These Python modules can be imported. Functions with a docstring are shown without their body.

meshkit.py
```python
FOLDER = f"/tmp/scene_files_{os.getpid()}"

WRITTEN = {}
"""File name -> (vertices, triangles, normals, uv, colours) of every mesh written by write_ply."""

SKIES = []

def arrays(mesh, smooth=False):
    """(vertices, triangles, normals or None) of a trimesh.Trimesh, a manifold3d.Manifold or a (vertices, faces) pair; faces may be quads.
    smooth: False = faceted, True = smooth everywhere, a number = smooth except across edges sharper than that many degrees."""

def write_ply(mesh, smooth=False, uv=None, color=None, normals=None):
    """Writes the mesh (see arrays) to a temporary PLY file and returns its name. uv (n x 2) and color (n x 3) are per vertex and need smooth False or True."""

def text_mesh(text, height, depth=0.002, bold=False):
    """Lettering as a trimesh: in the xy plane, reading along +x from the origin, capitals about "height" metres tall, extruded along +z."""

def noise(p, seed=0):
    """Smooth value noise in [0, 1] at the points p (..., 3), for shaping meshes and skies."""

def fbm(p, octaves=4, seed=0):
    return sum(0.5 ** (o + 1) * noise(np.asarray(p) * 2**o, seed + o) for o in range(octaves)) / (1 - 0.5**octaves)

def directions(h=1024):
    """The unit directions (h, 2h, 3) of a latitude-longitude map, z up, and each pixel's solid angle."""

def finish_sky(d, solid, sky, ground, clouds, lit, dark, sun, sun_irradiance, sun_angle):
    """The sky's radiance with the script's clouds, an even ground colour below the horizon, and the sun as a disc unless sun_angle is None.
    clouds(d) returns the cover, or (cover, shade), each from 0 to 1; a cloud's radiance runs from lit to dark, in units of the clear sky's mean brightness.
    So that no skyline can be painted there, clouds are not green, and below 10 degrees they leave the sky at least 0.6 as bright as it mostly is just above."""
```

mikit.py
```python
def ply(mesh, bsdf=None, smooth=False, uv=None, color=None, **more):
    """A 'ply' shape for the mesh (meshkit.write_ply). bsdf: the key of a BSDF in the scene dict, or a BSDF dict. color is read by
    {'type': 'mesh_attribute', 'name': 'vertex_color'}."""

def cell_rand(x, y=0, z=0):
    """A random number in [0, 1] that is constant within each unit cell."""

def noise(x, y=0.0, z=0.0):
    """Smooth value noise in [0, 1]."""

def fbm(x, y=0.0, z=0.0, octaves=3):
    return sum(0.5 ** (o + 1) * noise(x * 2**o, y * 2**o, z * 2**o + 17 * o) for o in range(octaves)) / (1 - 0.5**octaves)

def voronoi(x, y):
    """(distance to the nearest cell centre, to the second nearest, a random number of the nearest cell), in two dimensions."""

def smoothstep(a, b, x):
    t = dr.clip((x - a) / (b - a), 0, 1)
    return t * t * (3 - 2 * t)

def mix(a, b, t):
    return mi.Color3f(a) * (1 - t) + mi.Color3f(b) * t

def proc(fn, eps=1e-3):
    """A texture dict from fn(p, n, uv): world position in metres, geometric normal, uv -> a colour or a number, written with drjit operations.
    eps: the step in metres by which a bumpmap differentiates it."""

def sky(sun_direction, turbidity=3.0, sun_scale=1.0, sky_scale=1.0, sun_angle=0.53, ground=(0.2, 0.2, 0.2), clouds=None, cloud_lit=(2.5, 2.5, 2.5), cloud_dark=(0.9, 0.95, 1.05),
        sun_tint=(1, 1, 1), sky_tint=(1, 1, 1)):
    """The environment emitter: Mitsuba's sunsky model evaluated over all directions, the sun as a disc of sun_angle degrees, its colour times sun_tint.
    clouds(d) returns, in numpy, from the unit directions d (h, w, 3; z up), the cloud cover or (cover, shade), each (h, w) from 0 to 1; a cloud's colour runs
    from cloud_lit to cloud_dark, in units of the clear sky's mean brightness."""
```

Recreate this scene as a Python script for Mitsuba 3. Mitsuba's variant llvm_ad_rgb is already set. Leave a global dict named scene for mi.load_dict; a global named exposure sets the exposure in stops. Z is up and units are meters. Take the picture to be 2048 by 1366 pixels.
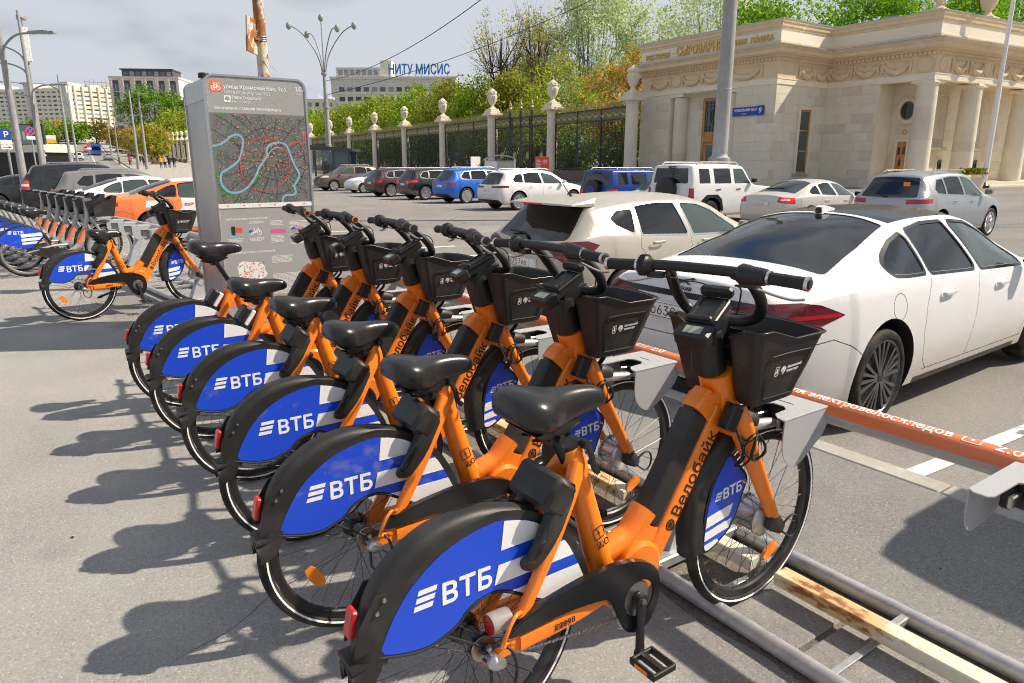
import math, random
import numpy as np
import trimesh, mapbox_earcut
import manifold3d as m3
import drjit as dr
import mitsuba as mi
import mikit, meshkit
from mikit import noise, fbm, voronoi, smoothstep, mix, cell_rand
from shapely.geometry import Polygon
from shapely.ops import unary_union

scene, labels = {}, {}
T = mi.ScalarTransform4f
rnd = random.Random(7)
rng = np.random.default_rng(7)

# ---------------------------------------------------------------- camera, sky, exposure
CAM = np.array([-0.8201, -1.3557, 1.5541])
YAW, PITCH, F = math.radians(55.14), math.radians(14.31), 1390.85
FW = np.array([math.cos(YAW) * math.cos(PITCH), math.sin(YAW) * math.cos(PITCH), -math.sin(PITCH)])
scene['camera'] = {'type': 'perspective', 'fov_axis': 'x', 'fov': math.degrees(2 * math.atan(1024 / F)),
                   'near_clip': 0.05, 'far_clip': 6000.0,
                   'to_world': T().look_at(origin=CAM.tolist(), target=(CAM + FW).tolist(), up=[0, 0, 1])}
exposure = 2.2


def cloud_cover(d):
    q = d * [2.6, 2.6, 6.0]
    n = meshkit.fbm(q + 5.3, 5, 3)
    m = meshkit.fbm(q * 1.5 + 1.7, 5, 8)
    cover = np.clip((n - 0.30) / 0.14, 0, 1)
    cover = np.clip(cover + 0.8 * np.clip((0.5 - d[..., 2]) / 0.3, 0, 1), 0, 1)
    shade = np.clip((m - 0.38) / 0.26, 0, 1)
    return cover * 0.97, shade * shade * (3 - 2 * shade)


scene['sky_light'] = mikit.sky([0.91, -0.50, 1.0], turbidity=3.0, sun_scale=1.0, sun_angle=0.7, clouds=cloud_cover,
                               cloud_lit=(1.60, 1.68, 1.80), cloud_dark=(0.92, 1.0, 1.13), ground=(0.2, 0.19, 0.18), sun_tint=(0.93, 0.985, 1.08))


# ---------------------------------------------------------------- scene book-keeping
def numbered(name):
    if name not in USED:
        USED.add(name)
        return name
    k = 1
    while f'{name}_{k:03d}' in USED:
        k += 1
    USED.add(f'{name}_{k:03d}')
    return f'{name}_{k:03d}'


USED = set()


def tag(key, label=None, cat=None, group=None, kind=None):
    d = labels.setdefault(key, {})
    for k, v in (('label', label), ('category', cat), ('group', group), ('kind', kind)):
        if v:
            d[k] = v
    return key


def thing(name, label, cat, group=None):
    return tag(numbered(name), label, cat, group)


PLACE = {}


def put(name, mesh, bsdf, parent=None, smooth=False, M=None, **kw):
    """One entry of the scene, a child of parent when given; M is its placing matrix."""
    key = numbered(parent + '__' + name if parent else name)
    if hasattr(mesh, 'to_mesh') or isinstance(mesh, (tuple, list, trimesh.Trimesh)):
        d = mikit.ply(mesh, bsdf, smooth, **kw)
    else:
        d = dict(mesh)
    if M is not None:
        d['to_world'] = T(np.asarray(M, float).tolist())
    scene[key] = d
    return key


def dup(root, newname, M, label=None, cat=None, group=None, skip=(), only=None):
    """A copy of a thing and all its parts under a new key, moved by M on top of each part's own matrix."""
    r = numbered(newname)
    l = labels[root]
    tag(r, label or l.get('label'), cat or l.get('category'), group or l.get('group'), l.get('kind'))
    for key in [k for k in scene if k == root or k.startswith(root + '__')]:
        if any(s in key for s in skip):
            continue
        d = dict(scene[key])
        own = np.array(d['to_world'].matrix, float) if 'to_world' in d else np.eye(4)
        d['to_world'] = T((np.asarray(M) @ own).tolist())
        nk = r + key[len(root):]
        USED.add(nk)
        scene[nk] = d
        if key != root and key in labels:
            labels[nk] = dict(labels[key])
    return r


def move(x=0, y=0, z=0, deg=0, s=1.0):
    c, n = math.cos(math.radians(deg)), math.sin(math.radians(deg))
    return np.array([[c * s, -n * s, 0, x], [n * s, c * s, 0, y], [0, 0, s, z], [0, 0, 0, 1.0]])


def rot_axis(p, d, deg):
    return trimesh.transformations.rotation_matrix(math.radians(deg), d, p)


# ---------------------------------------------------------------- mesh making
def cat(parts):
    V, Fc, n = [], [], 0
    for v, f in parts:
        v, f = np.asarray(v, float), np.asarray(f, int)
        if f.shape[1] == 4:
            f = np.vstack([f[:, [0, 1, 2]], f[:, [0, 2, 3]]])
        V.append(v)
        Fc.append(f + n)
        n += len(v)
    return np.vstack(V), np.vstack(Fc)


def xf(m, M):
    v, f = m
    v = np.asarray(v) @ np.asarray(M)[:3, :3].T + np.asarray(M)[:3, 3]
    return (v, np.asarray(f)[:, ::-1]) if np.linalg.det(np.asarray(M)[:3, :3]) < 0 else (v, np.asarray(f))


def tr(m, x=0, y=0, z=0):
    return np.asarray(m[0]) + [x, y, z], m[1]


def mirror_y(m):
    return np.asarray(m[0]) * [1, -1, 1], np.asarray(m[1])[:, ::-1]


BOXF = np.array([[0, 1, 3], [0, 3, 2], [4, 6, 7], [4, 7, 5], [0, 4, 5], [0, 5, 1], [2, 3, 7], [2, 7, 6], [0, 2, 6], [0, 6, 4], [1, 5, 7], [1, 7, 3]])


def box(x0, x1, y0, y1, z0, z1):
    return np.array([[x, y, z] for x in (x0, x1) for y in (y0, y1) for z in (z0, z1)], float), BOXF


def cbox(cx, cy, cz, sx, sy, sz):
    return box(cx - sx / 2, cx + sx / 2, cy - sy / 2, cy + sy / 2, cz - sz / 2, cz + sz / 2)


def bbox(x0, x1, y0, y1, z0, z1, c=0.01):
    """A box with chamfered edges (44 triangles)."""
    pts = []
    for sx, X in ((1, x0), (-1, x1)):
        for sy, Y in ((1, y0), (-1, y1)):
            for sz, Z in ((1, z0), (-1, z1)):
                pts += [[X, Y + sy * c, Z + sz * c], [X + sx * c, Y, Z + sz * c], [X + sx * c, Y + sy * c, Z]]
    return hull(pts)


def hull(pts):
    m = m3.Manifold.hull_points(np.asarray(pts, float).tolist()).to_mesh()
    return np.array(m.vert_properties[:, :3], float), np.array(m.tri_verts)


def man(m):
    if hasattr(m, 'to_mesh'):
        return m
    return m3.Manifold(m3.Mesh(np.asarray(m[0], np.float32), np.asarray(m[1], np.uint32)))


def unman(M):
    m = M.to_mesh()
    return np.array(m.vert_properties[:, :3], float), np.array(m.tri_verts)


def smooth_path(pts, n=6, closed=False):
    """Catmull-Rom through the points (any dimension)."""
    P = np.asarray(pts, float)
    if closed:
        P = np.vstack([P[-1], P, P[0], P[1]])
    else:
        P = np.vstack([2 * P[0] - P[1], P, 2 * P[-1] - P[-2]])
    out = []
    for i in range(1, len(P) - 2):
        a, b, c, d = P[i - 1], P[i], P[i + 1], P[i + 2]
        for t in np.arange(n) / n:
            out.append(0.5 * ((2 * b) + (c - a) * t + (2 * a - 5 * b + 4 * c - d) * t * t + (3 * b - a - 3 * c + d) * t ** 3))
    if not closed:
        out.append(P[-2])
    return np.array(out)


def sweep(path, section, up=None, scale=None, closed=False, caps=True):
    """Sweeps a closed 2-D section (n,2) along the path; section axes are (side, up). scale: (m,) or (m,2) per point."""
    P = np.asarray(path, float)
    S = np.asarray(section, float)
    m, n = len(P), len(S)
    if closed:
        t = np.roll(P, -1, 0) - np.roll(P, 1, 0)
    else:
        t = np.gradient(P, axis=0)
    t /= np.linalg.norm(t, axis=1, keepdims=True) + 1e-12
    if up is None:
        u = np.zeros_like(P)
        a = np.array([0, 0, 1.0]) if abs(t[0, 2]) < 0.9 else np.array([1.0, 0, 0])
        a = a - t[0] * (a @ t[0])
        for i in range(m):
            a = a - t[i] * (a @ t[i])
            a /= np.linalg.norm(a) + 1e-12
            u[i] = a
    else:
        u = np.broadcast_to(np.asarray(up, float), P.shape)
        u = u - t * (u * t).sum(1, keepdims=True)
        u = u / (np.linalg.norm(u, axis=1, keepdims=True) + 1e-12)
    s = np.cross(t, u)
    sc = np.ones((m, 2)) if scale is None else np.broadcast_to(np.asarray(scale, float).reshape(m, -1), (m, 2))
    V = P[:, None] + s[:, None] * (S[None, :, :1] * sc[:, None, :1]) + u[:, None] * (S[None, :, 1:] * sc[:, None, 1:])
    i, j = np.meshgrid(np.arange(m if closed else m - 1), np.arange(n), indexing='ij')
    k, l = (i + 1) % m, (j + 1) % n
    q = np.stack([i * n + j, i * n + l, k * n + l, k * n + j], -1).reshape(-1, 4)
    V = V.reshape(-1, 3)
    Fc = np.vstack([q[:, [0, 1, 2]], q[:, [0, 2, 3]]])
    if caps and not closed:
        V = np.vstack([V, P[0], P[-1]])
        a = np.arange(n)
        Fc = np.vstack([Fc, np.stack([(a + 1) % n, a, a * 0 + m * n], 1), np.stack([a + (m - 1) * n, (a + 1) % n + (m - 1) * n, a * 0 + m * n + 1], 1)])
    return V, Fc


def circle(n, r=1.0, ry=None):
    a = np.arange(n) * 2 * np.pi / n
    return np.stack([r * np.cos(a), (r if ry is None else ry) * np.sin(a)], 1)


def superc(n, a, b, e=4.0):
    """Rounded-rectangle section."""
    t = np.arange(n) * 2 * np.pi / n
    c, s = np.cos(t), np.sin(t)
    return np.stack([a * np.sign(c) * np.abs(c) ** (2 / e), b * np.sign(s) * np.abs(s) ** (2 / e)], 1)


def tube(pts, r, n=10, up=None, sm=0, closed=False):
    P = np.asarray(pts, float)
    R = np.broadcast_to(np.asarray(r, float), (len(P),)).astype(float)
    if sm:
        PR = smooth_path(np.hstack([P, R[:, None]]), sm, closed)
        P, R = PR[:, :3], PR[:, 3]
    return sweep(P, circle(n), up, R, closed)


def cyl(p0, p1, r0, r1=None, n=12):
    return tube([p0, p1], [r0, r0 if r1 is None else r1], n)


def lathe(profile, n=24, c=(0, 0, 0), axis='z', closed=False):
    """Revolves (r, h) pairs about an axis; ends are closed when r is 0 there, else capped."""
    pr = np.asarray(profile, float)
    closed = closed or np.allclose(pr[0], pr[-1])
    a = np.arange(n) * 2 * np.pi / n
    V = np.stack([pr[:, None, 0] * np.cos(a), pr[:, None, 0] * np.sin(a), np.broadcast_to(pr[:, None, 1], (len(pr), n))], -1).reshape(-1, 3)
    i, j = np.meshgrid(np.arange(len(pr) - 1), np.arange(n), indexing='ij')
    q = np.stack([i * n + j, i * n + (j + 1) % n, (i + 1) * n + (j + 1) % n, (i + 1) * n + j], -1).reshape(-1, 4)
    Fc = np.vstack([q[:, [0, 1, 2]], q[:, [0, 2, 3]]])
    k = np.arange(n)
    for end, row in ((0, 0), (1, len(pr) - 1)):
        if pr[row, 0] > 1e-6 and not closed:
            V = np.vstack([V, [[0, 0, pr[row, 1]]]])
            f = np.stack([(k + 1) % n + row * n, k + row * n, k * 0 + len(V) - 1], 1)
            Fc = np.vstack([Fc, f if end == 0 else f[:, ::-1]])
    if axis == 'y':      # h runs along +y
        V = np.stack([V[:, 0], V[:, 2], -V[:, 1]], 1)
    elif axis == 'x':
        V = np.stack([V[:, 2], V[:, 1], -V[:, 0]], 1)
    return V + np.asarray(c, float), Fc


def tri2d(poly):
    """Triangles of a shapely polygon or a list of points."""
    rings = [np.asarray(poly.exterior.coords)[:-1]] + [np.asarray(r.coords)[:-1] for r in poly.interiors]
    v = np.vstack(rings)
    ends = np.cumsum([len(r) for r in rings]).astype(np.uint32)
    f = mapbox_earcut.triangulate_float64(v, ends).reshape(-1, 3)
    return v, f, rings


def extrude(poly, h0, h1, plane='xy'):
    """Prism of a 2-D polygon (list or shapely) between h0 and h1. plane 'xz': the polygon lies in x-z and h runs along y; 'yz': h along x."""
    if not hasattr(poly, 'exterior') and not hasattr(poly, 'geoms'):
        poly = Polygon(poly)
    if not poly.is_valid:
        poly = poly.buffer(0)
    out = []
    for g in getattr(poly, 'geoms', [poly]):
        g = Polygon(g) if not hasattr(g, 'exterior') else g
        if g.is_empty or g.area < 1e-12:
            continue
        from shapely.geometry.polygon import orient
        g = orient(g)
        v, f, rings = tri2d(g)
        a = v[f]
        area = np.cross(a[:, 1] - a[:, 0], a[:, 2] - a[:, 0])
        f = np.where((area < 0)[:, None], f[:, ::-1], f)
        n = len(v)
        V = np.vstack([np.c_[v, np.full(n, h0)], np.c_[v, np.full(n, h1)]])
        Fc = [f[:, ::-1], f + n]
        at = 0
        for r in rings:
            k = np.arange(len(r))
            p, q = at + k, at + (k + 1) % len(r)
            Fc.append(np.vstack([np.stack([p, q, q + n], 1), np.stack([p, q + n, p + n], 1)]))
            at += len(r)
        out.append((V, np.vstack(Fc)))
    V, Fc = cat(out)
    if plane == 'xz':
        V = np.stack([V[:, 0], V[:, 2], V[:, 1]], 1)
        Fc = Fc[:, ::-1]
    elif plane == 'yz':
        V = np.stack([V[:, 2], V[:, 0], V[:, 1]], 1)
    return V, Fc


TEXTS = {}


def text(s, h, depth=0.002, bold=False):
    """Lettering in the xy plane, origin at the left of the baseline."""
    k = (s, bold)
    if k not in TEXTS:
        m = meshkit.text_mesh(s, 1.0, 1.0, bold)
        TEXTS[k] = (np.array(m.vertices), np.array(m.faces))
    v, f = TEXTS[k]
    return v * [h, h, depth], f


def frame(o, x, y):
    """Matrix that takes the xy plane to the plane at o spanned by x and y."""
    x, y = np.asarray(x, float), np.asarray(y, float)
    M = np.eye(4)
    M[:3, 0], M[:3, 1], M[:3, 2], M[:3, 3] = x, y, np.cross(x, y) / (np.linalg.norm(np.cross(x, y)) + 1e-12), o
    return M


def width(m):
    return np.ptp(m[0][:, 0])


# ---------------------------------------------------------------- materials
def rgb(c):
    return {'type': 'rgb', 'value': list(c)}


def mat(key, color, rough=0.5, metal=0.0, coat=0.0, spec=0.5, two=True, **kw):
    b = {'type': 'principled', 'base_color': rgb(color) if not isinstance(color, dict) else color, 'roughness': rough if isinstance(rough, dict) else float(rough), 'metallic': float(metal), 'specular': float(spec)}
    if coat:
        b['clearcoat'] = float(coat)
        b['clearcoat_gloss'] = 0.96
    b.update(kw)
    scene[key] = {'type': 'twosided', 'bsdf': b} if two else b
    return key


def srgb(r, g, b):
    return [((c / 255 + 0.055) / 1.055) ** 2.4 if c > 10 else c / 255 / 12.92 for c in (r, g, b)]
VC = {'type': 'mesh_attribute', 'name': 'vertex_color'}


def asphalt_color(p, n, uv):
    big = fbm(p.x * 0.35, p.y * 0.35, 0.0, 3)
    mid = fbm(p.x * 2.3 + 9, p.y * 2.3, 4.0, 3)
    d1, d2, r = voronoi(p.x * 75, p.y * 75)
    e1, e2, r2 = voronoi(p.x * 165 + 3.7, p.y * 165)
    base = (0.30 - 0.065 * smoothstep(1.3, 1.9, p.x + 0.7 * (mid - 0.5))) + 0.07 * (big - 0.5) + 0.06 * (mid - 0.5)
    stone = smoothstep(0.42, 0.2, d1) * (r - 0.45) * 0.16 + smoothstep(0.42, 0.2, e1) * (r2 - 0.5) * 0.13
    g = dr.clip(base + stone + 0.25 * smoothstep(0.965, 0.99, r2) * smoothstep(0.4, 0.2, e1), 0.05, 0.6)
    oil = fbm(p.x * 1.1 + 3, p.y * 1.1 + 8, 2.0, 4)
    g = g * (1 - 0.22 * smoothstep(0.60, 0.74, oil))
    for a_, b_, c_ in ((0.30, 1.0, 2.75), (1.0, 0.22, -0.75), (0.12, 1.0, 4.6), (-0.45, 1.0, 1.15)):
        dl = dr.abs(p.x * a_ + p.y * b_ - c_ + 0.22 * (fbm(p.x * 1.7, p.y * 1.7, 3.0, 3) - 0.5))
        g = g * (1 - 0.38 * smoothstep(0.006, 0.002, dl) * smoothstep(0.40, 0.52, fbm(p.x * 0.9 + a_ * 9, p.y * 0.9, 5.0, 2)))
    return mi.Color3f(g * 1.015, g * 0.995, g * 0.955)


def asphalt_bump(p, n, uv):
    e1, e2, r2 = voronoi(p.x * 140 + 3.7, p.y * 140)
    return smoothstep(0.5, 0.1, e1) * r2


scene['asphalt'] = {'type': 'bumpmap', 'arbitrary': {**mikit.proc(asphalt_bump, 1.5e-3)}, 'scale': 0.0022,
                    'bsdf': {'type': 'diffuse', 'reflectance': mikit.proc(asphalt_color)}}


def lot_color(p, n, uv):
    big = fbm(p.x * 0.12, p.y * 0.5, 1.0, 4)
    mid = fbm(p.x * 1.6 + 9, p.y * 1.6, 4.0, 3)
    d1, d2, r = voronoi(p.x * 60, p.y * 60)
    near = smoothstep(14.0, 3.0, p.x)
    g = 0.255 + 0.09 * (big - 0.5) + 0.05 * (mid - 0.5) + near * smoothstep(0.45, 0.2, d1) * (r - 0.45) * 0.17
    crack = dr.abs(fbm(p.x * 0.05 + 31, p.y * 0.16, 8.0, 2) - 0.5)
    seam = dr.abs(p.x - 9.2 + 0.3 * noise(p.y * 0.4))
    g = dr.clip(g, 0.06, 0.6) * (1 - 0.25 * smoothstep(0.003, 0.001, crack)) * (1 - 0.22 * smoothstep(0.04, 0.015, seam))
    return mi.Color3f(g * 1.02, g * 0.985, g * 0.94)


scene['lot_asphalt'] = {'type': 'diffuse', 'reflectance': mikit.proc(lot_color)}


def dirt_color(p, n, uv):
    a = fbm(p.x * 7, p.y * 7, 2.0, 4)
    d1, d2, r = voronoi(p.x * 110, p.y * 110)
    g = 0.11 + 0.10 * a + smoothstep(0.4, 0.15, d1) * (r - 0.35) * 0.25
    return mi.Color3f(g * 1.05, g * 0.93, g * 0.8)


scene['dirt'] = {'type': 'diffuse', 'reflectance': mikit.proc(dirt_color)}


def concrete_color(p, n, uv):
    a = fbm(p.x * 4, p.y * 4, p.z * 4, 4)
    b = fbm(p.x * 40, p.y * 40, p.z * 40, 2)
    g = 0.40 + 0.13 * (a - 0.5) + 0.10 * (b - 0.5)
    return mi.Color3f(g * 1.02, g * 0.97, g * 0.89)


scene['concrete'] = {'type': 'twosided', 'bsdf': {'type': 'diffuse', 'reflectance': mikit.proc(concrete_color)}}


def worn_paint(p, n, uv):
    a = fbm(p.x * 6, p.y * 6, 3.0, 4)
    b = noise(p.x * 55, p.y * 55, 1.0)
    k = smoothstep(0.62, 0.74, a * 0.75 + b * 0.3)
    return mix([0.74, 0.74, 0.72], [0.27, 0.26, 0.25], k)


scene['road_paint'] = {'type': 'diffuse', 'reflectance': mikit.proc(worn_paint)}


def galv(p, n, uv):
    d1, d2, r = voronoi(p.x * 38 + p.z * 21, p.y * 38 + p.z * 17)
    a = fbm(p.x * 5, p.y * 5, p.z * 5, 3)
    g = 0.47 + 0.10 * (r - 0.5) + 0.14 * (a - 0.5)
    return mi.Color3f(g * 0.98, g, g * 1.02)


mat('galvanised', mikit.proc(galv), 0.42, 0.55)


def yellow_rust(p, n, uv):
    a = fbm(p.x * 4, p.y * 3, p.z * 12, 4)
    b = fbm(p.x * 45, p.y * 25, p.z * 45, 3)
    k = smoothstep(0.58, 0.72, a * 0.55 + b * 0.5)
    c = mix([0.66, 0.62, 0.50], [0.60, 0.42, 0.2], smoothstep(0.48, 0.66, a))
    return mix(c, [0.27, 0.10, 0.03], k)


mat('yellowed_paint', mikit.proc(yellow_rust), 0.6)


def rusty_pole(p, n, uv):
    a = fbm(p.x * 5, p.y * 5, p.z * 3.2, 4)
    b = fbm(p.x * 26, p.y * 26, p.z * 15, 3)
    k = smoothstep(0.535, 0.60, a * 0.7 + b * 0.32)
    c = mix([0.50, 0.50, 0.47], [0.55, 0.42, 0.26], smoothstep(0.42, 0.55, b))
    return mix(c, mix([0.42, 0.17, 0.04], [0.20, 0.07, 0.025], b), k)


mat('rusted_paint', mikit.proc(rusty_pole), 0.75)


def stone_color(p, n, uv):
    a = fbm(p.x * 0.5, p.y * 0.5, p.z * 0.9, 4)
    b = fbm(p.x * 3, p.y * 3, p.z * 0.9, 3)
    c = noise(p.x * 30, p.y * 30, p.z * 30)
    g = 0.98 + 0.16 * (a - 0.5) + 0.14 * (b - 0.5) + 0.06 * (c - 0.5)
    return mi.Color3f(0.74 * g, 0.685 * g, 0.565 * g)


scene['limestone'] = {'type': 'twosided', 'bsdf': {'type': 'diffuse', 'reflectance': mikit.proc(stone_color)}}


def stone_b(p, n, uv):
    a = fbm(p.x * 0.8 + 4, p.y * 0.8, p.z * 1.2, 4)
    c = fbm(p.x * 9, p.y * 9, p.z * 3, 2)
    g = 0.97 + 0.18 * (a - 0.5) + 0.12 * (c - 0.5)
    return mi.Color3f(0.67 * g, 0.60 * g, 0.49 * g)


scene['limestone_dark'] = {'type': 'twosided', 'bsdf': {'type': 'diffuse', 'reflectance': mikit.proc(stone_b)}}


def stucco_color(p, n, uv):
    a = fbm(p.x * 0.6, p.y * 0.6, p.z * 0.8, 4)
    c = fbm(p.x * 4, p.y * 4, p.z * 0.7, 3)
    g = 0.97 + 0.16 * (a - 0.5) + 0.16 * (c - 0.5)
    return mi.Color3f(0.74 * g, 0.59 * g, 0.40 * g)


scene['ochre_stucco'] = {'type': 'twosided', 'bsdf': {'type': 'diffuse', 'reflectance': mikit.proc(stucco_color)}}
mat('cream_stucco', [0.78, 0.71, 0.58], 0.9, spec=0.2)


def wood_color(p, n, uv):
    a = fbm(p.x * 9, p.y * 9, p.z * 1.1, 4)
    return mix([0.36, 0.155, 0.04], [0.52, 0.26, 0.08], smoothstep(0.3, 0.7, a))


mat('door_wood', mikit.proc(wood_color), 0.45)


def rubber_dust(p, n, uv):
    a = fbm(p.x * 11, p.y * 11, p.z * 11, 3)
    g = 0.012 + 0.03 * smoothstep(0.4, 0.75, a)
    return mi.Color3f(g * 1.06, g, g * 0.93)


mat('tyre_rubber', mikit.proc(rubber_dust), 0.72, spec=0.35)


def orange_paint(p, n, uv):
    b = fbm(p.x * 60, p.y * 60, p.z * 60, 2)
    a = fbm(p.x * 7, p.y * 7, p.z * 7, 3)
    c = mix([0.90, 0.225, 0.012], [0.84, 0.20, 0.012], a)
    return mix(c, [0.55, 0.30, 0.15], 0.35 * smoothstep(0.70, 0.82, b * 0.6 + a * 0.4))


mat('bike_orange', mikit.proc(orange_paint), 0.28, coat=0.6)


def fender_black(p, n, uv):
    a = fbm(p.x * 9, p.y * 9, p.z * 9, 4)
    b = noise(p.x * 190, p.y * 190, p.z * 190)
    g = 0.016 + 0.02 * smoothstep(0.45, 0.8, a) + 0.05 * smoothstep(0.95, 1.0, b) * smoothstep(0.45, 0.6, a)
    return mi.Color3f(g, g * 0.98, g * 0.95)


mat('dusty_black', mikit.proc(fender_black), 0.5)
mat('black_plastic', [0.014, 0.014, 0.015], 0.42)
mat('black_gloss', [0.010, 0.010, 0.012], 0.16, coat=0.5)
mat('black_soft', [0.018, 0.018, 0.019], 0.29)
mat('black_rubber', [0.016, 0.016, 0.016], 0.7)
mat('dark_print', [0.016, 0.013, 0.012], 0.5)
mat('print_white', [0.80, 0.80, 0.80], 0.45)
mat('grey_print', [0.30, 0.30, 0.30], 0.5)


def decal_blue(p, n, uv):
    a = fbm(p.x * 5, p.y * 5, p.z * 5, 4)
    b = fbm(p.x * 34, p.y * 34, p.z * 34, 3)
    k = 0.4 * smoothstep(0.6, 0.8, a * 0.6 + b * 0.42)
    return mix([0.012, 0.068, 0.62], [0.22, 0.24, 0.3], k)


mat('decal_blue', mikit.proc(decal_blue), 0.32, coat=0.2)
mat('decal_white', [0.80, 0.81, 0.82], 0.35, coat=0.2)
mat('chrome', [0.72, 0.72, 0.72], 0.18, 1.0)
mat('steel', [0.50, 0.50, 0.50], 0.34, 1.0)
mat('alloy', [0.55, 0.55, 0.56], 0.3, 0.9)
mat('rim_black', [0.02, 0.02, 0.021], 0.35)
mat('spoke_steel', [0.07, 0.07, 0.07], 0.35, 0.7)
mat('reflector_red', [0.50, 0.010, 0.012], 0.22, coat=1.0)
mat('reflector_amber', [0.85, 0.23, 0.01], 0.22, coat=1.0)
mat('lamp_clear', [0.30, 0.28, 0.28], 0.1, coat=1.0)
mat('screen_grey', [0.26, 0.30, 0.24], 0.15, coat=0.6)
mat('dock_grey', [0.38, 0.39, 0.41], 0.38, coat=0.15)
mat('rail_grey', [0.38, 0.39, 0.41], 0.35, 0.25)
mat('rail_orange', [0.72, 0.19, 0.07], 0.45)
mat('sign_grey', [0.33, 0.33, 0.325], 0.38, coat=0.3)
mat('sign_white', [0.74, 0.74, 0.73], 0.4)
mat('map_grey', [0.155, 0.165, 0.163], 0.4, coat=0.3)
mat('map_street', [0.02, 0.02, 0.022], 0.5)
mat('map_river', [0.18, 0.43, 0.56], 0.45)
mat('map_park', [0.085, 0.18, 0.085], 0.5)
mat('map_red', [0.70, 0.08, 0.05], 0.45)
mat('map_dot', [0.85, 0.28, 0.11], 0.45)
mat('map_pink', [0.80, 0.07, 0.30], 0.45)


def brushed(p, n, uv):
    a = fbm(p.x * 3, p.y * 90, p.z * 2, 3)
    b = fbm(p.x * 2, p.y * 2, p.z * 1.4, 3)
    g = 0.42 + 0.10 * (a - 0.5) + 0.25 * (b - 0.5)
    return mi.Color3f(g, g * 1.0, g * 1.01)


mat('brushed_steel', mikit.proc(brushed), 0.38, 0.9)


def pole_grey(p, n, uv):
    a = fbm(p.x * 3, p.y * 3, p.z * 0.8, 4)
    b = fbm(p.x * 14, p.y * 14, p.z * 6, 3)
    g = 0.31 + 0.09 * (a - 0.5) + 0.10 * (b - 0.5)
    return mi.Color3f(g, g, g * 1.01)


mat('pole_paint', mikit.proc(pole_grey), 0.55)
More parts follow.
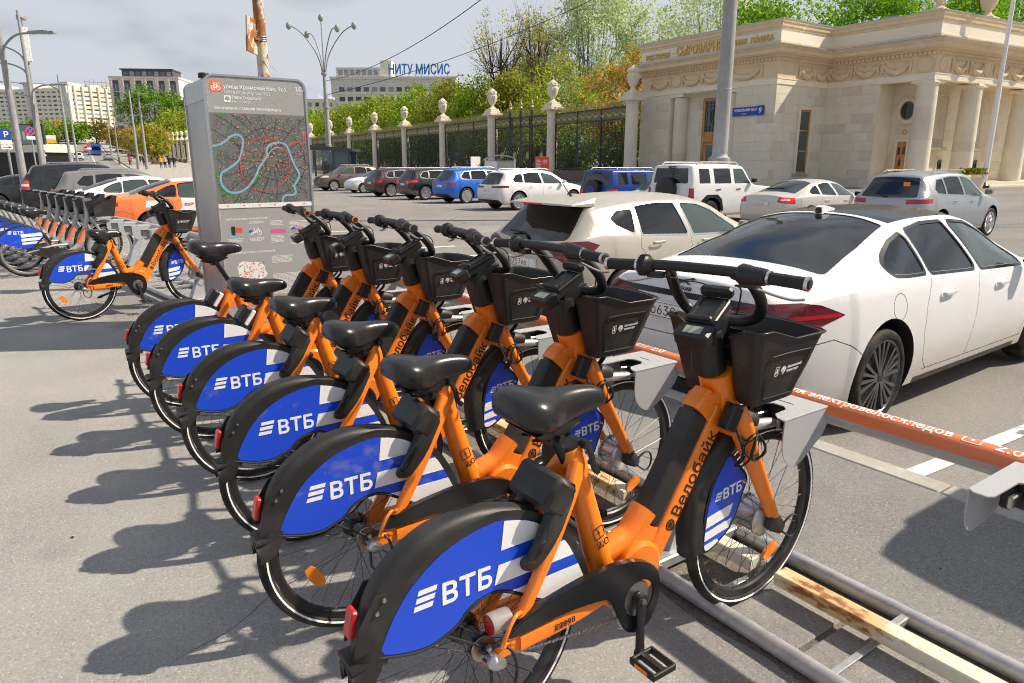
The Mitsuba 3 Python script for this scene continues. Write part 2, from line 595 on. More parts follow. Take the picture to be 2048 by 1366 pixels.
# foliage: each leaf carries its own green in a vertex colour
scene['leaves'] = {'type': 'principledthin', 'base_color': VC, 'roughness': 0.6, 'diff_trans': 0.75, 'spec_trans': 0.0, 'eta': 1.3}
mat('bark', [0.085, 0.062, 0.045], 0.9, spec=0.2)
mat('bark_pale', [0.26, 0.25, 0.21], 0.9, spec=0.2)
mat('painted', VC, 0.6, spec=0.3)
# cars
mat('car_glass', [0.006, 0.007, 0.008], 0.03, coat=0.0, spec=0.9)
mat('car_glass_green', [0.045, 0.065, 0.06], 0.03, spec=0.9)
mat('car_trim', [0.012, 0.012, 0.013], 0.35)
mat('car_under', [0.008, 0.008, 0.008], 0.8)
mat('tail_red', [0.36, 0.006, 0.010], 0.06, coat=1.0)
mat('tail_dark', [0.10, 0.005, 0.010], 0.06, coat=1.0)
mat('tail_bright', [0.75, 0.03, 0.03], 0.12, coat=1.0)
mat('head_clear', [0.60, 0.62, 0.64], 0.08, 0.3, coat=1.0)
mat('rim_silver', [0.62, 0.62, 0.63], 0.28, 0.85)
mat('rim_dark', [0.13, 0.132, 0.136], 0.3, 0.7)
mat('plate_white', [0.76, 0.76, 0.75], 0.4)


def car_paint(key, c, dirt=0.0, metal=0.0, rough=0.25):
    def f(p, n, uv):
        a = fbm(p.x * 2.2, p.y * 2.2, p.z * 3.5, 3)
        k = dirt * smoothstep(0.42, -0.12, p.z) * (0.45 + a)
        return mix(c, [0.40, 0.34, 0.25], dr.clip(k, 0, 0.7))
    mat(key, mikit.proc(f) if dirt else c, rough, metal, coat=1.0)
    return key


car_paint('paint_white', [0.66, 0.67, 0.69], 0.55)
car_paint('paint_beige', [0.47, 0.445, 0.385], 0.25, 0.35, 0.3)
car_paint('paint_orange', [0.85, 0.20, 0.05])
car_paint('paint_black', [0.012, 0.013, 0.016])
car_paint('paint_grey', [0.235, 0.225, 0.215], 0, 0.4, 0.35)
car_paint('paint_brown', [0.055, 0.026, 0.024], 0, 0.3, 0.3)
car_paint('paint_blue', [0.015, 0.12, 0.55], 0, 0.35, 0.28)
car_paint('paint_darkblue', [0.012, 0.05, 0.27], 0, 0.3, 0.28)
car_paint('paint_silver', [0.34, 0.365, 0.39], 0, 0.55, 0.33)
car_paint('paint_taupe', [0.12, 0.095, 0.075], 0, 0.35, 0.33)
car_paint('paint_cream', [0.52, 0.51, 0.47], 0, 0.3, 0.3)
# ---------------------------------------------------------------- electric rental bicycles (x forward, rear hub at x = 0, the chain side is -y)
R = 0.345
WB = 1.174
BIKE = []     # (part name, mesh, bsdf, smooth, joint)


def bp(name, mesh, bsdf, smooth=35, joint='frame'):
    BIKE.append((name, mesh, bsdf, smooth, joint))


def wheel_meshes(hub_r, hub_w, seed=0, spokes=32, rim=(0.278, 0.306)):
    n = 64
    a = np.linspace(0, 2 * np.pi, 15)[:-1]
    tyre = lathe([(R - 0.0205 + 0.0205 * math.cos(t), 0.0205 * math.sin(t)) for t in np.linspace(-2.5, 2.5, 13)] + [(R - 0.0205 + 0.0205 * math.cos(2.5), -0.0205 * math.sin(2.5))], n, axis='y')
    V, Fc = tyre
    stripe = cat([lathe([(0.3165, s * 0.0188), (0.3225, s * 0.0208), (0.3225, s * 0.0216), (0.3165, s * 0.0198), (0.3165, s * 0.0188)][::1 if s > 0 else -1], n, axis='y') for s in (1, -1)])
    rimm = lathe([(rim[1], -0.012), (rim[1], 0.012), (rim[0] + 0.006, 0.011), (rim[0], 0.005), (rim[0], -0.005), (rim[0] + 0.006, -0.011), (rim[1], -0.012)], n, axis='y')
    sp, nip = [], []
    for k in range(spokes):
        ang = 2 * np.pi * k / spokes
        side = 1 if k % 2 else -1
        off = 0.95 * (1 if (k // 2) % 2 else -1) * (0.75 if hub_r < 0.05 else 0.45)
        p0 = np.array([hub_r * math.cos(ang + off), side * hub_w, hub_r * math.sin(ang + off)])
        p1 = np.array([rim[0] * math.cos(ang), side * 0.004, rim[0] * math.sin(ang)])
        sp.append(cyl(p0, p1, 0.0012, n=4))
        nip.append(cyl(p1 * [0.955, 1, 0.955], p1, 0.0024, n=5))
    return tyre, stripe, rimm, cat(sp), cat(nip)


def place_wheel(m, x):
    return tr(m, x, 0, R)


for nm, x, hr, hw, joint in (('rear_wheel', 0.0, 0.03, 0.032, 'frame'), ('front_wheel', WB, 0.055, 0.03, 'frame')):
    ty, st, ri, sp, ni = wheel_meshes(hr, hw)
    bp(nm + '__tyre', place_wheel(ty, x), 'tyre_rubber', 50, joint)
    bp(nm + '__reflective_stripe', place_wheel(st, x), 'print_white', 50, joint)
    bp(nm + '__rim', place_wheel(ri, x), 'rim_black', 30, joint)
    bp(nm + '__spokes', place_wheel(sp, x), 'spoke_steel', False, joint)
    bp(nm + '__spoke_nipples', place_wheel(ni, x), 'steel', False, joint)
bp('rear_wheel__hub', cat([lathe([(0.008, -0.085), (0.016, -0.05), (0.024, -0.045), (0.036, -0.04), (0.036, -0.03), (0.026, -0.025), (0.026, 0.025), (0.036, 0.03), (0.045, 0.05), (0.045, 0.056), (0.01, 0.06)], 24, (0, 0, R), 'y')]), 'black_gloss')
bp('rear_wheel__sprocket', lathe([(0.015, -0.052), (0.036, -0.052), (0.036, -0.047), (0.015, -0.047)], 18, (0, 0, R), 'y'), 'steel', 30)
bp('front_wheel__hub_motor', lathe([(0.012, -0.062), (0.03, -0.058), (0.058, -0.052), (0.062, -0.044), (0.066, -0.043), (0.066, -0.036), (0.058, -0.034), (0.057, 0.034), (0.066, 0.036), (0.066, 0.043), (0.058, 0.05), (0.012, 0.06)], 28, (WB, 0, R), 'y'), 'alloy', 30)
# reflectors between the spokes
rf = hull([[0.2 + u * 0.012, -0.012 + w * 0.006, v * 0.042] for u in (-1, 1) for v in (-1, 1) for w in (-1, 1)] + [[0.2 + u * 0.02, -0.012 + w * 0.006, v * 0.022] for u in (-1, 1) for v in (-1, 1) for w in (-1, 1)])
bp('rear_wheel__spoke_reflector', tr(xf(rf, trimesh.transformations.rotation_matrix(math.radians(-148), [0, -1, 0])), 0, 0, R), 'reflector_amber', 20)
bp('front_wheel__spoke_reflector', tr(xf(rf, trimesh.transformations.rotation_matrix(math.radians(-60), [0, -1, 0])), WB, 0, R), 'reflector_amber', 20)


def arch(w, h, t=0.004):
    return [(-w * 0.97, -h), (-w, -h * 0.55), (-w * 0.93, -h * 0.28), (-w * 0.66, -h * 0.075), (-w * 0.3, -h * 0.01), (w * 0.3, -h * 0.01), (w * 0.66, -h * 0.075), (w * 0.93, -h * 0.28), (w, -h * 0.55), (w * 0.97, -h),
            (w * 0.97 - t, -h), (w - t, -h * 0.5), (w * 0.6, -h * 0.08 - t), (0, -t), (-w * 0.6, -h * 0.08 - t), (-w + t, -h * 0.5), (-w * 0.97 + t, -h)]


def fender(pts, centre, w, h, taper=None):
    P = smooth_path(pts, 5)
    path = np.c_[P[:, 0], 0 * P[:, 0], P[:, 1]]
    t = np.gradient(path, axis=0)
    up = np.stack([-t[:, 2], 0 * t[:, 0], t[:, 0]], 1)
    c = np.array([centre[0], 0, centre[1]])
    up *= np.sign((up * (path - c)).sum(1, keepdims=True))
    sc = None if taper is None else np.interp(np.linspace(0, 1, len(P)), *taper)
    return sweep(path, arch(w, h), up, sc)


RS_ = lambda P, k: [(a * (1 - k * min(1, max(0, (0.36 - a) / 0.2))), R + (b - R) * (1 - k * min(1, max(0, (0.36 - a) / 0.2)))) for a, b in P]
rear_outer = [(0.372, 0.405), (0.339, 0.498), (0.283, 0.59), (0.171, 0.687), (0.077, 0.723), (-0.011, 0.737), (-0.094, 0.731), (-0.166, 0.709), (-0.248, 0.655), (-0.301, 0.583), (-0.326, 0.496), (-0.345, 0.434)]
bp('rear_fender', fender(RS_(rear_outer, 0.03) + [(-0.352, 0.424)], (0, R), 0.0385, 0.058, ([0, 0.8, 1.0], [0.95, 1.0, 1.18])), 'dusty_black', 40)
bp('rear_fender__tail', hull([[-0.350, y, 0.424] for y in (-0.0455, 0.0455)] + [[-0.262, y, 0.432] for y in (-0.0385, 0.0385)] + [[-0.347, y, 0.434] for y in (-0.0455, 0.0455)] + [[-0.262, y, 0.441] for y in (-0.0385, 0.0385)]), 'dusty_black', 30)
bp('rear_fender__screw', cat([lathe([(0.0, -0.046), (0.005, -0.045), (0.006, -0.04)], 8, (-0.262, 0, 0.585), 'y'), lathe([(0.0, -0.046), (0.005, -0.045), (0.006, -0.04)], 8, (-0.281, 0, 0.557), 'y')]), 'steel')
bp('rear_reflector', xf(bbox(-0.338, -0.322, -0.019, 0.019, 0.497, 0.567, 0.004), rot_axis([-0.34, 0, 0.53], [0, 1, 0], 12)), 'reflector_red', False)
panel_up = [(-0.284, 0.442), (-0.25, 0.51), (-0.201, 0.578), (-0.132, 0.632), (-0.058, 0.664), (0.029, 0.68), (0.078, 0.676), (0.163, 0.648), (0.258, 0.574), (0.302, 0.514), (0.345, 0.428)]
panel_low = [(0.335, 0.416), (0.273, 0.398), (0.221, 0.398), (0.185, 0.412), (0.154, 0.433), (0.115, 0.459), (0.073, 0.482), (0.036, 0.49), (-0.005, 0.484), (-0.04, 0.468), (-0.067, 0.441), (-0.106, 0.423), (-0.148, 0.412), (-0.208, 0.418)]
PU, PL = smooth_path(panel_up, 4), smooth_path(panel_low + [(-0.284, 0.442)], 4)
PU = PU + np.c_[PU[:, 0], PU[:, 1] - R] / np.linalg.norm(np.c_[PU[:, 0], PU[:, 1] - R], axis=1, keepdims=True) * 0.007 * np.sin(np.linspace(0, np.pi, len(PU)))[:, None]
panel = Polygon(np.vstack([PU, PL[:-1]])).buffer(0)
plate = unary_union([panel.buffer(0.008), panel.buffer(0.022).intersection(Polygon(circle(60, 0.372) + [0, R])).difference(Polygon(circle(40, 0.27) + [0, R])), Polygon([(-0.30, 0.46), (-0.335, 0.46), (-0.325, 0.53), (-0.28, 0.60), (-0.2, 0.60)])])
bp('rear_fender__side_plate', cat([extrude(plate, s * 0.0365 - 0.0015, s * 0.0365 + 0.0015, 'xz') for s in (-1, 1)]), 'dusty_black', False)
edge = np.c_[PL[:, 0], 0 * PL[:, 0], PL[:, 1]]
bp('rear_fender__rubber_edge', cat([tube(edge + [0, s * 0.0375, -0.004], 0.0045, 6) for s in (-1, 1)]), 'black_rubber', 50)
face = panel.buffer(-0.003)
bp('wheel_panel', cat([extrude(face, -0.0398, -0.0382, 'xz'), extrude(face, 0.0382, 0.0398, 'xz')]), 'decal_blue', False)
bands = [Polygon([(0.074, 0.70), (0.062, 0.601), (0.5, 0.601), (0.5, 0.70)]), Polygon([(0.054, 0.561), (0.0415, 0.508), (0.5, 0.508), (0.5, 0.561)]), Polygon([(0.03, 0.472), (0.0, 0.38), (0.5, 0.38), (0.5, 0.472)])]
for bnd in bands:
    pc = bnd.intersection(face.buffer(-0.0004))
    if bands.index(bnd) == 2:
        pc = max(getattr(pc, 'geoms', [pc]), key=lambda g: g.bounds[2])
    bp('wheel_panel__white_stripe', cat([extrude(pc, -0.0412, -0.0402, 'xz'), extrude(pc, 0.0402, 0.0412, 'xz')]), 'decal_white', False)


def side_text(s, x, z, h, dx=(1, 0), y=-0.0402, bold=True, depth=0.001, slant=0.0):
    """Lettering on a plane facing -y; dx: the reading direction in x-z."""
    m = text(s, h, depth, bold)
    v = m[0].copy()
    v[:, 0] += slant * v[:, 1]
    n = math.hypot(*dx)
    d = np.array([dx[0] / n, 0, dx[1] / n])
    u = np.array([-d[2], 0, d[0]])
    return np.array([x, y, z]) + v[:, :1] * d + v[:, 1:2] * u + v[:, 2:3] * [0, -1, 0], m[1]


def wing(x, z, s, y, dx=(1, 0)):
    out = []
    n = math.hypot(*dx)
    d, u = np.array([dx[0], dx[1]]) / n, np.array([-dx[1], dx[0]]) / n
    for k, (a, b) in enumerate(((0.0, 0.82), (0.09, 0.91), (0.18, 1.0))):
        z0 = 0.30 * k
        q = [(a, z0), (b - 0.06, z0), (b, z0 + 0.19), (a + 0.06, z0 + 0.19)]
        out.append(extrude([(x + s * (p * d[0] + r * u[0]), z + s * (p * d[1] + r * u[1])) for p, r in q], y - 0.001, y, 'xz'))
    return cat(out)


bp('wheel_panel__lettering', cat([side_text('ВТБ', -0.1165, 0.5115, 0.057), wing(-0.189, 0.5215, 0.066, -0.0402)]), 'decal_white', False)
# front fender and its panel
front_outer = [(1.00, 0.735), (0.935, 0.70), (0.874, 0.648), (0.818, 0.578), (0.789, 0.49), (0.786, 0.40), (0.802, 0.305)]
bp('front_fender', fender(front_outer, (WB, R), 0.036, 0.07, ([0, 1], [1.0, 1.0])), 'dusty_black', 40)
fpp = smooth_path([(0.968, 0.634), (1.02, 0.58), (1.063, 0.53), (1.046, 0.474), (1.012, 0.391), (0.965, 0.346), (0.874, 0.314), (0.866, 0.405), (0.888, 0.53), (0.93, 0.60)], 4, True)
fpan = Polygon(fpp).buffer(0)
bp('front_fender__side_plate', cat([extrude(fpan.buffer(0.007), s * 0.0325 - 0.0015, s * 0.0325 + 0.0015, 'xz') for s in (-1, 1)]), 'black_plastic', False)
ff = fpan.buffer(-0.003)
bp('front_panel', cat([extrude(ff, -0.0358, -0.0342, 'xz'), extrude(ff, 0.0342, 0.0358, 'xz')]), 'decal_blue', False)
for z0, z1 in ((0.405, 0.443), (0.36, 0.39)):
    pc = Polygon([(0.84, z0 - 0.01), (0.985, z0 + 0.01), (1.0, z1 + 0.012), (0.84, z1 - 0.01)]).intersection(ff.buffer(-0.0004))
    bp('front_panel__white_stripe', extrude(pc, -0.0372, -0.0362, 'xz'), 'decal_white', False)
pc = Polygon([(0.84, 0.30), (0.945, 0.325), (0.93, 0.345), (0.84, 0.335)]).intersection(ff.buffer(-0.0004))
bp('front_panel__white_stripe', extrude(pc, -0.0372, -0.0362, 'xz'), 'decal_white', False)
bp('front_panel__lettering', cat([side_text('ВТБ', 0.944, 0.483, 0.037, (1, 0.1), -0.0362), wing(0.905, 0.485, 0.036, -0.0362)]), 'decal_white', False)
bp('front_panel__screw', lathe([(0.0, -0.045), (0.006, -0.044), (0.009, -0.034)], 10, (1.05, 0, 0.52), 'y'), 'steel')

# frame
DD, NN = np.array([0.540, 0.0, 0.842]), np.array([0.842, 0.0, -0.540])


def dt(a, n, y=0.0):
    return DD * a + NN * n + np.array([0, y, 0])


bp('frame__down_tube', sweep([dt(a, 0.331) for a in (0.60, 0.70, 0.95, 1.14, 1.185)], superc(24, 0.036, 0.0365, 5), -NN, [(1, 0.9), (1, 1), (1, 1), (1, 1), (0.98, 0.95)]), 'bike_orange', 40)
bp('frame__down_tube_foot', sweep([dt(a, n) for a, n in ((0.61, 0.268), (0.65, 0.26), (0.744, 0.253))], superc(24, 0.0347, 0.047, 5), -NN, [(0.95, 0.9), (1, 1), (1, 1)]), 'bike_orange', 40)
bp('frame__down_tube_top', sweep([dt(a, n) for a, n in ((1.118, 0.256), (1.15, 0.262), (1.19, 0.272))], superc(24, 0.0347, 0.046, 5), -NN, [(1, 1), (1, 1), (0.95, 0.8)]), 'bike_orange', 40)
bp('battery', sweep([dt(a, 0.252) for a in (0.75, 0.756, 0.90, 1.108, 1.114)], superc(24, 0.034, 0.0425, 5), -NN, [(0.93, 0.96), (1, 1), (1, 1), (1, 1), (0.93, 0.96)]), 'dusty_black', 40)
bp('battery__latch', sweep([dt(a, 0.232) for a in (1.112, 1.128)], superc(16, 0.020, 0.018, 5), -NN), 'black_plastic', 40)
bp('frame__step_tube', tube([(0.425, 0, 0.43), (0.49, 0, 0.452), (0.55, 0, 0.472), (0.615, 0, 0.535)], [0.034, 0.036, 0.038, 0.042], 18, sm=6), 'bike_orange', 60)
bp('frame__seat_tube', tube([(0.322, 0, 0.80), (0.345, 0, 0.72), (0.38, 0, 0.60), (0.443, 0, 0.40)], [0.029, 0.032, 0.036, 0.042], 20, sm=4), 'bike_orange', 60)
bp('frame__seat_lug', tube([(0.312, 0, 0.812), (0.325, 0, 0.775), (0.345, 0, 0.72)], [0.030, 0.038, 0.033], 20, sm=4), 'bike_orange', 60)
for s in (-1, 1):
    bp('frame__seat_stay', sweep(smooth_path([(0.325, s * 0.022, 0.765), (0.275, s * 0.046, 0.69), (0.20, s * 0.058, 0.555), (0.072, s * 0.066, 0.345)], 5), superc(16, 0.018, 0.029, 3.2), None, np.interp(np.linspace(0, 1, 16), [0, 0.4, 1], [1.15, 1.0, 0.75])), 'bike_orange', 50)
    bp('frame__chain_stay', sweep(smooth_path([(0.46, s * 0.045, 0.35), (0.36, s * 0.058, 0.342), (0.24, s * 0.068, 0.338), (0.095, s * 0.070, 0.336)], 5), superc(16, 0.014, 0.025, 4), (0, 0, 1)), 'bike_orange', 40)
    bp('frame__dropout', extrude([(0.105, 0.355), (0.08, 0.375), (0.05, 0.37), (0.02, 0.355), (-0.015, 0.33), (-0.012, 0.315), (0.03, 0.312), (0.105, 0.318)], s * 0.071 - 0.004, s * 0.071 + 0.004, 'xz'), 'bike_orange', False)
mot = man(hull(np.vstack([lathe([(0.078, -0.052), (0.088, -0.044), (0.088, 0.044), (0.078, 0.052)], 28, (0.562, 0, 0.368), 'y')[0], lathe([(0.07, -0.052), (0.078, 0.0), (0.07, 0.052)], 28, (0.519, 0, 0.312), 'y')[0]])))
bp('frame__motor_housing', unman(mot), 'bike_orange', 35)
bp('frame__head_tube', tube([(0.905, 0, 0.925), (0.918, 0, 0.885), (0.94, 0, 0.83), (0.962, 0, 0.775)], [0.056, 0.054, 0.057, 0.054], 24, sm=4), 'bike_orange', 60)
bp('frame__head_gusset', hull([dt(1.17, n, y) for n in (0.225, 0.36) for y in (-0.034, 0.034)] + [(0.925, y, 0.865) for y in (-0.045, 0.045)] + [(0.972, y, 0.775) for y in (-0.043, 0.043)] + [(0.885, y, 0.845) for y in (-0.03, 0.03)]), 'bike_orange', 40)
bp('frame__lettering', side_text('Велобайк', *(dt(0.80, 0.356)[[0, 2]]), 0.0455, (0.540, 0.842), -0.0366, False), 'dark_print', False)
lc = dt(0.772, 0.333)
ring = Polygon(circle(28, 0.0185)).difference(Polygon(circle(28, 0.0145)))
lg = unary_union([g_.buffer(1e-5) for g_ in [ring] + [Polygon([(0.0022 * math.cos(t + 1.57), 0.0022 * math.sin(t + 1.57)), (0.0145 * math.cos(t + 0.06), 0.0145 * math.sin(t + 0.06)), (0.0145 * math.cos(t - 0.06), 0.0145 * math.sin(t - 0.06)), (0.0022 * math.cos(t - 1.57), 0.0022 * math.sin(t - 1.57))]) for t in 0.02 + np.arange(8) * np.pi / 4] + [Polygon([(-0.0135, -0.0125), (0.0135, -0.0125), (0.0, -0.028)])]])
bp('frame__wheel_emblem', xf(extrude(lg, -0.0376, -0.0366, 'xz'), move(lc[0], 0, lc[2]) @ rot_axis([0, 0, 0], [0, 1, 0], -40)), 'dark_print', False)
bolt = Polygon([(0.1, 0.9), (-0.55, -0.15), (-0.05, -0.1), (-0.15, -0.9), (0.5, 0.15), (0.0, 0.1)])
sq = Polygon(superc(32, 1.75, 1.75, 7))
bolt = bolt.buffer(0)
badge = unary_union([sq.difference(sq.buffer(-0.28)), Polygon(np.array(bolt.exterior.coords))])
M = frame((0.392, -0.0435, 0.545), np.array([0.957, 0, 0.29]) * 0.0115, np.array([-0.29, 0, 0.957]) * 0.0115)
bv = extrude(badge, 0, 0.0008)
t2 = text('2.0', 1.9, 0.0008, True)
bp('frame__badge', cat([xf(bv, M), xf(tr(t2, -1.6, -4.5, 0), M)]), 'dark_print', False)
# drive
guard = Polygon(smooth_path([(0.061, 0.372), (0.072, 0.402), (0.12, 0.42), (0.181, 0.433), (0.305, 0.449), (0.426, 0.451), (0.505, 0.437), (0.575, 0.40), (0.605, 0.345), (0.602, 0.27), (0.57, 0.213), (0.52, 0.196), (0.468, 0.222), (0.432, 0.285), (0.402, 0.345), (0.37, 0.36), (0.233, 0.375)], 5, True)).buffer(0)
hole = Polygon(circle(28, 0.058) + [0.52, 0.312])
gm = cat([extrude(guard.difference(hole), -0.089, -0.086, 'xz'), extrude(guard.buffer(-0.006).difference(hole.buffer(0.003)), -0.0905, -0.0888, 'xz'), extrude(guard.difference(guard.buffer(-0.004)), -0.0888, -0.068, 'xz')])
bp('chain_guard', gm, 'black_gloss', False)
bp('chainring', cat([lathe([(0.012, -0.082), (0.05, -0.081), (0.052, -0.078), (0.012, -0.077)], 24, (0.519, 0, 0.309), 'y')]), 'steel', 20)
chain = [(0.0, R - 0.036), (0.25, 0.295), (0.5, 0.258)]
links = []
for k in range(40):
    u = k / 39
    x, z = -0.0 + 0.5 * u, R - 0.036 - 0.05 * u - 0.006 * math.sin(math.pi * u)
    links.append(cbox(x, -0.0505 - 0.028 * u, z, 0.0095, 0.006 if k % 2 else 0.0035, 0.0075))
bp('chain', cat(links), 'steel', False)
for s, nm in ((-1, 'crank_arm'), (1, 'crank_arm')):
    arm = sweep([(0.519, s * 0.098, 0.309), (0.519, s * 0.105, 0.309 + s * 0.08), (0.519, s * 0.112, 0.309 + s * 0.165)], superc(14, 0.008, 0.016, 4), (1, 0, 0), [(1.1, 1.15), (0.9, 0.8), (1, 0.95)])
    bp(nm, cat([arm, lathe([(0.0, -0.010), (0.02, -0.009), (0.02, 0.012), (0.0, 0.013)], 16, (0.519, s * 0.098, 0.309), 'y'), lathe([(0.0, -0.009), (0.017, -0.008), (0.017, 0.009), (0.0, 0.01)], 14, (0.519, s * 0.112, 0.309 + s * 0.168), 'y')]), 'black_plastic', 40, 'crank')
    px, py, pz = 0.519, s * 0.165, 0.309 + s * 0.17
    ped = [bbox(px - 0.047, px - 0.035, py - 0.045, py + 0.045, pz - 0.012, pz + 0.012, 0.003), bbox(px + 0.035, px + 0.047, py - 0.045, py + 0.045, pz - 0.012, pz + 0.012, 0.003), bbox(px - 0.047, px + 0.047, py - 0.05, py - 0.04, pz - 0.011, pz + 0.011, 0.003), bbox(px - 0.047, px + 0.047, py + 0.04, py + 0.05, pz - 0.011, pz + 0.011, 0.003), bbox(px - 0.012, px + 0.012, py - 0.05, py + 0.05, pz - 0.010, pz + 0.010, 0.003)]
    bp('pedal', cat(ped), 'black_plastic', False, 'pedal_r' if s < 0 else 'pedal_l')
    bp('pedal__reflector', cat([cbox(px - 0.048, py, pz, 0.004, 0.05, 0.012), cbox(px + 0.048, py, pz, 0.004, 0.05, 0.012)]), 'reflector_amber', False, 'pedal_r' if s < 0 else 'pedal_l')
bp('crank_bolt', lathe([(0.0, -0.113), (0.009, -0.112), (0.009, -0.106), (0.004, -0.105)], 12, (0.519, 0, 0.309), 'y'), 'steel', 20)
# rear axle fittings on the chain side
bp('axle_guard', tube(smooth_path([(0.035, -0.076, 0.362), (0.055, -0.10, 0.345), (0.06, -0.115, 0.30), (0.045, -0.12, 0.255), (0.012, -0.12, 0.25), (-0.015, -0.118, 0.28), (-0.012, -0.10, 0.33), (-0.02, -0.078, 0.345)], 5), 0.0045, 8), 'black_plastic', 60)
bp('gear_box', hull(np.vstack([tube([(-0.016, -0.094, 0.338), (0.0, -0.098, 0.332), (0.03, -0.098, 0.318)], [0.010, 0.019, 0.012], 12, sm=3)[0], tube([(0.0, -0.085, 0.345), (0.0, -0.108, 0.34)], [0.016, 0.012], 12)[0]])), 'alloy', 40)
bp('axle_nut', cat([lathe([(0.0, -0.094), (0.007, -0.093), (0.010, -0.085), (0.010, -0.075)], 10, (-0.008, 0, 0.345), 'y'), lathe([(0.0, -0.088), (0.007, -0.087), (0.007, -0.075)], 8, (0.032, 0, 0.362), 'y'), lathe([(0.0, -0.088), (0.007, -0.087), (0.007, -0.075)], 8, (-0.004, 0, 0.366), 'y')]), 'steel', 30)
bp('axle_plate', extrude([(-0.018, 0.352), (-0.01, 0.375), (0.04, 0.372), (0.05, 0.352), (0.02, 0.358)], -0.081, -0.0765, 'xz'), 'black_plastic', False)
bp('bag_hook', tube(smooth_path([(0.10, -0.075, 0.425), (0.075, -0.09, 0.435), (0.05, -0.098, 0.418), (0.03, -0.098, 0.375), (0.035, -0.09, 0.358), (0.06, -0.076, 0.356)], 5), 0.006, 8), 'bike_orange', 60)
bp('brake_strut', tube([(0.0, -0.055, 0.352), (-0.105, -0.035, 0.42)], 0.004, 8), 'black_plastic')
# saddle
st = np.array([(0.098, 0.03, 0.972, 0.945), (0.104, 0.062, 0.992, 0.925), (0.125, 0.088, 1.004, 0.908), (0.155, 0.102, 1.006, 0.894), (0.19, 0.096, 1.000, 0.886), (0.225, 0.074, 0.992, 0.88), (0.26, 0.051, 0.988, 0.88), (0.30, 0.038, 0.985, 0.886), (0.345, 0.0325, 0.981, 0.894), (0.39, 0.030, 0.973, 0.902), (0.412, 0.026, 0.962, 0.908), (0.424, 0.014, 0.948, 0.918)])
st = smooth_path(st, 4)
rings = []
for x, w, zt, zb in st:
    s = superc(28, w, (zt - zb) / 2, 2.5)
    y = s[:, 0]
    z = (zt + zb) / 2 + s[:, 1]
    z = np.where(s[:, 1] < 0, np.maximum(z, zb + 0.012), z)
    rings.append(np.c_[np.full(28, x), y, z])
n = 28
V = np.vstack(rings + [[[0.0965, 0, 0.958], [0.427, 0, 0.934]]])
i, j = np.meshgrid(np.arange(len(rings) - 1), np.arange(n), indexing='ij')
q = np.stack([i * n + j, (i + 1) * n + j, (i + 1) * n + (j + 1) % n, i * n + (j + 1) % n], -1).reshape(-1, 4)
k = np.arange(n)
Fc = np.vstack([q[:, [0, 1, 2]], q[:, [0, 2, 3]], np.stack([k, (k + 1) % n, k * 0 + len(V) - 2], 1), np.stack([(k + 1) % n + (len(rings) - 1) * n, k + (len(rings) - 1) * n, k * 0 + len(V) - 1], 1)])
bp('saddle', (V, Fc[:, ::-1]), 'black_soft', 60, 'saddle')
bp('saddle__base', cat([hull([(0.15, y, 0.897) for y in (-0.07, 0.07)] + [(0.33, y, 0.90) for y in (-0.025, 0.025)] + [(0.19, y, 0.868) for y in (-0.045, 0.045)] + [(0.29, y, 0.868) for y in (-0.03, 0.03)]), tube([(0.17, -0.025, 0.87), (0.24, -0.025, 0.853), (0.33, -0.02, 0.885)], 0.004, 6), tube([(0.17, 0.025, 0.87), (0.24, 0.025, 0.853), (0.33, 0.02, 0.885)], 0.004, 6)]), 'black_plastic', 30, 'saddle')
bp('saddle__clamp', cat([hull([(0.245 + a * 0.022, b * 0.032, 0.858 + c * 0.015) for a in (-1, 1) for b in (-1, 1) for c in (-1, 1)]), lathe([(0, -0.05), (0.011, -0.049), (0.011, -0.03)], 12, (0.25, 0, 0.86), 'y')]), 'black_plastic', 30, 'saddle')
bp('seat_post', tube([(0.252, 0, 0.868), (0.345, 0, 0.69)], 0.0155, 14), 'black_gloss', 60, 'post')
bp('seat_clamp', cat([tube([(0.308, 0, 0.824), (0.3185, 0, 0.798)], [0.0265, 0.0275], 18), hull([(0.335 + a * 0.012, b * 0.022, 0.818 + c * 0.013) for a in (-1, 1) for b in (-1, 1) for c in (-1, 1)])]), 'black_plastic', 40)
bp('clamp_lever', cat([lathe([(0, -0.048), (0.013, -0.046), (0.013, -0.02)], 12, (0.342, 0, 0.822), 'y'), sweep(smooth_path([(0.342, -0.043, 0.822), (0.352, -0.05, 0.79), (0.36, -0.052, 0.755), (0.378, -0.05, 0.738)], 4), superc(10, 0.005, 0.009, 3), (1, 0, 0))]), 'black_plastic', 40)
# locks on the seat stay, two kinds
sd = np.array([0.56, 0, 0.83])
lk = sweep(smooth_path([(0.262, -0.05, 0.722), (0.236, -0.058, 0.685), (0.205, -0.064, 0.635), (0.172, -0.066, 0.585), (0.142, -0.062, 0.552), (0.118, -0.056, 0.556)], 5), superc(18, 0.022, 0.034, 4), None, np.interp(np.linspace(0, 1, 26), [0, 0.06, 0.4, 0.7, 0.93, 1], [0.9, 1.0, 1.0, 0.8, 0.62, 0.45]))
lk2 = xf(bbox(-0.05, 0.05, -0.088, 0.088, -0.042, 0.042, 0.014), move(0.222, 0, 0.716) @ rot_axis([0, 0, 0], [0, 1, 0], -52))
lk3 = sweep(smooth_path([(0.262, 0.05, 0.722), (0.205, 0.064, 0.635), (0.15, 0.064, 0.57)], 5), superc(14, 0.020, 0.03, 4))
bp('ring_lock', cat([lk, lk2, lk3]), 'dusty_black', 40, 'lockA')
bp('ring_lock__slot', sweep(smooth_path([(0.196, -0.07, 0.645), (0.16, -0.083, 0.612), (0.132, -0.083, 0.575), (0.122, -0.078, 0.566)], 4), superc(12, 0.008, 0.017, 3)), 'black_gloss', 40, 'lockA')
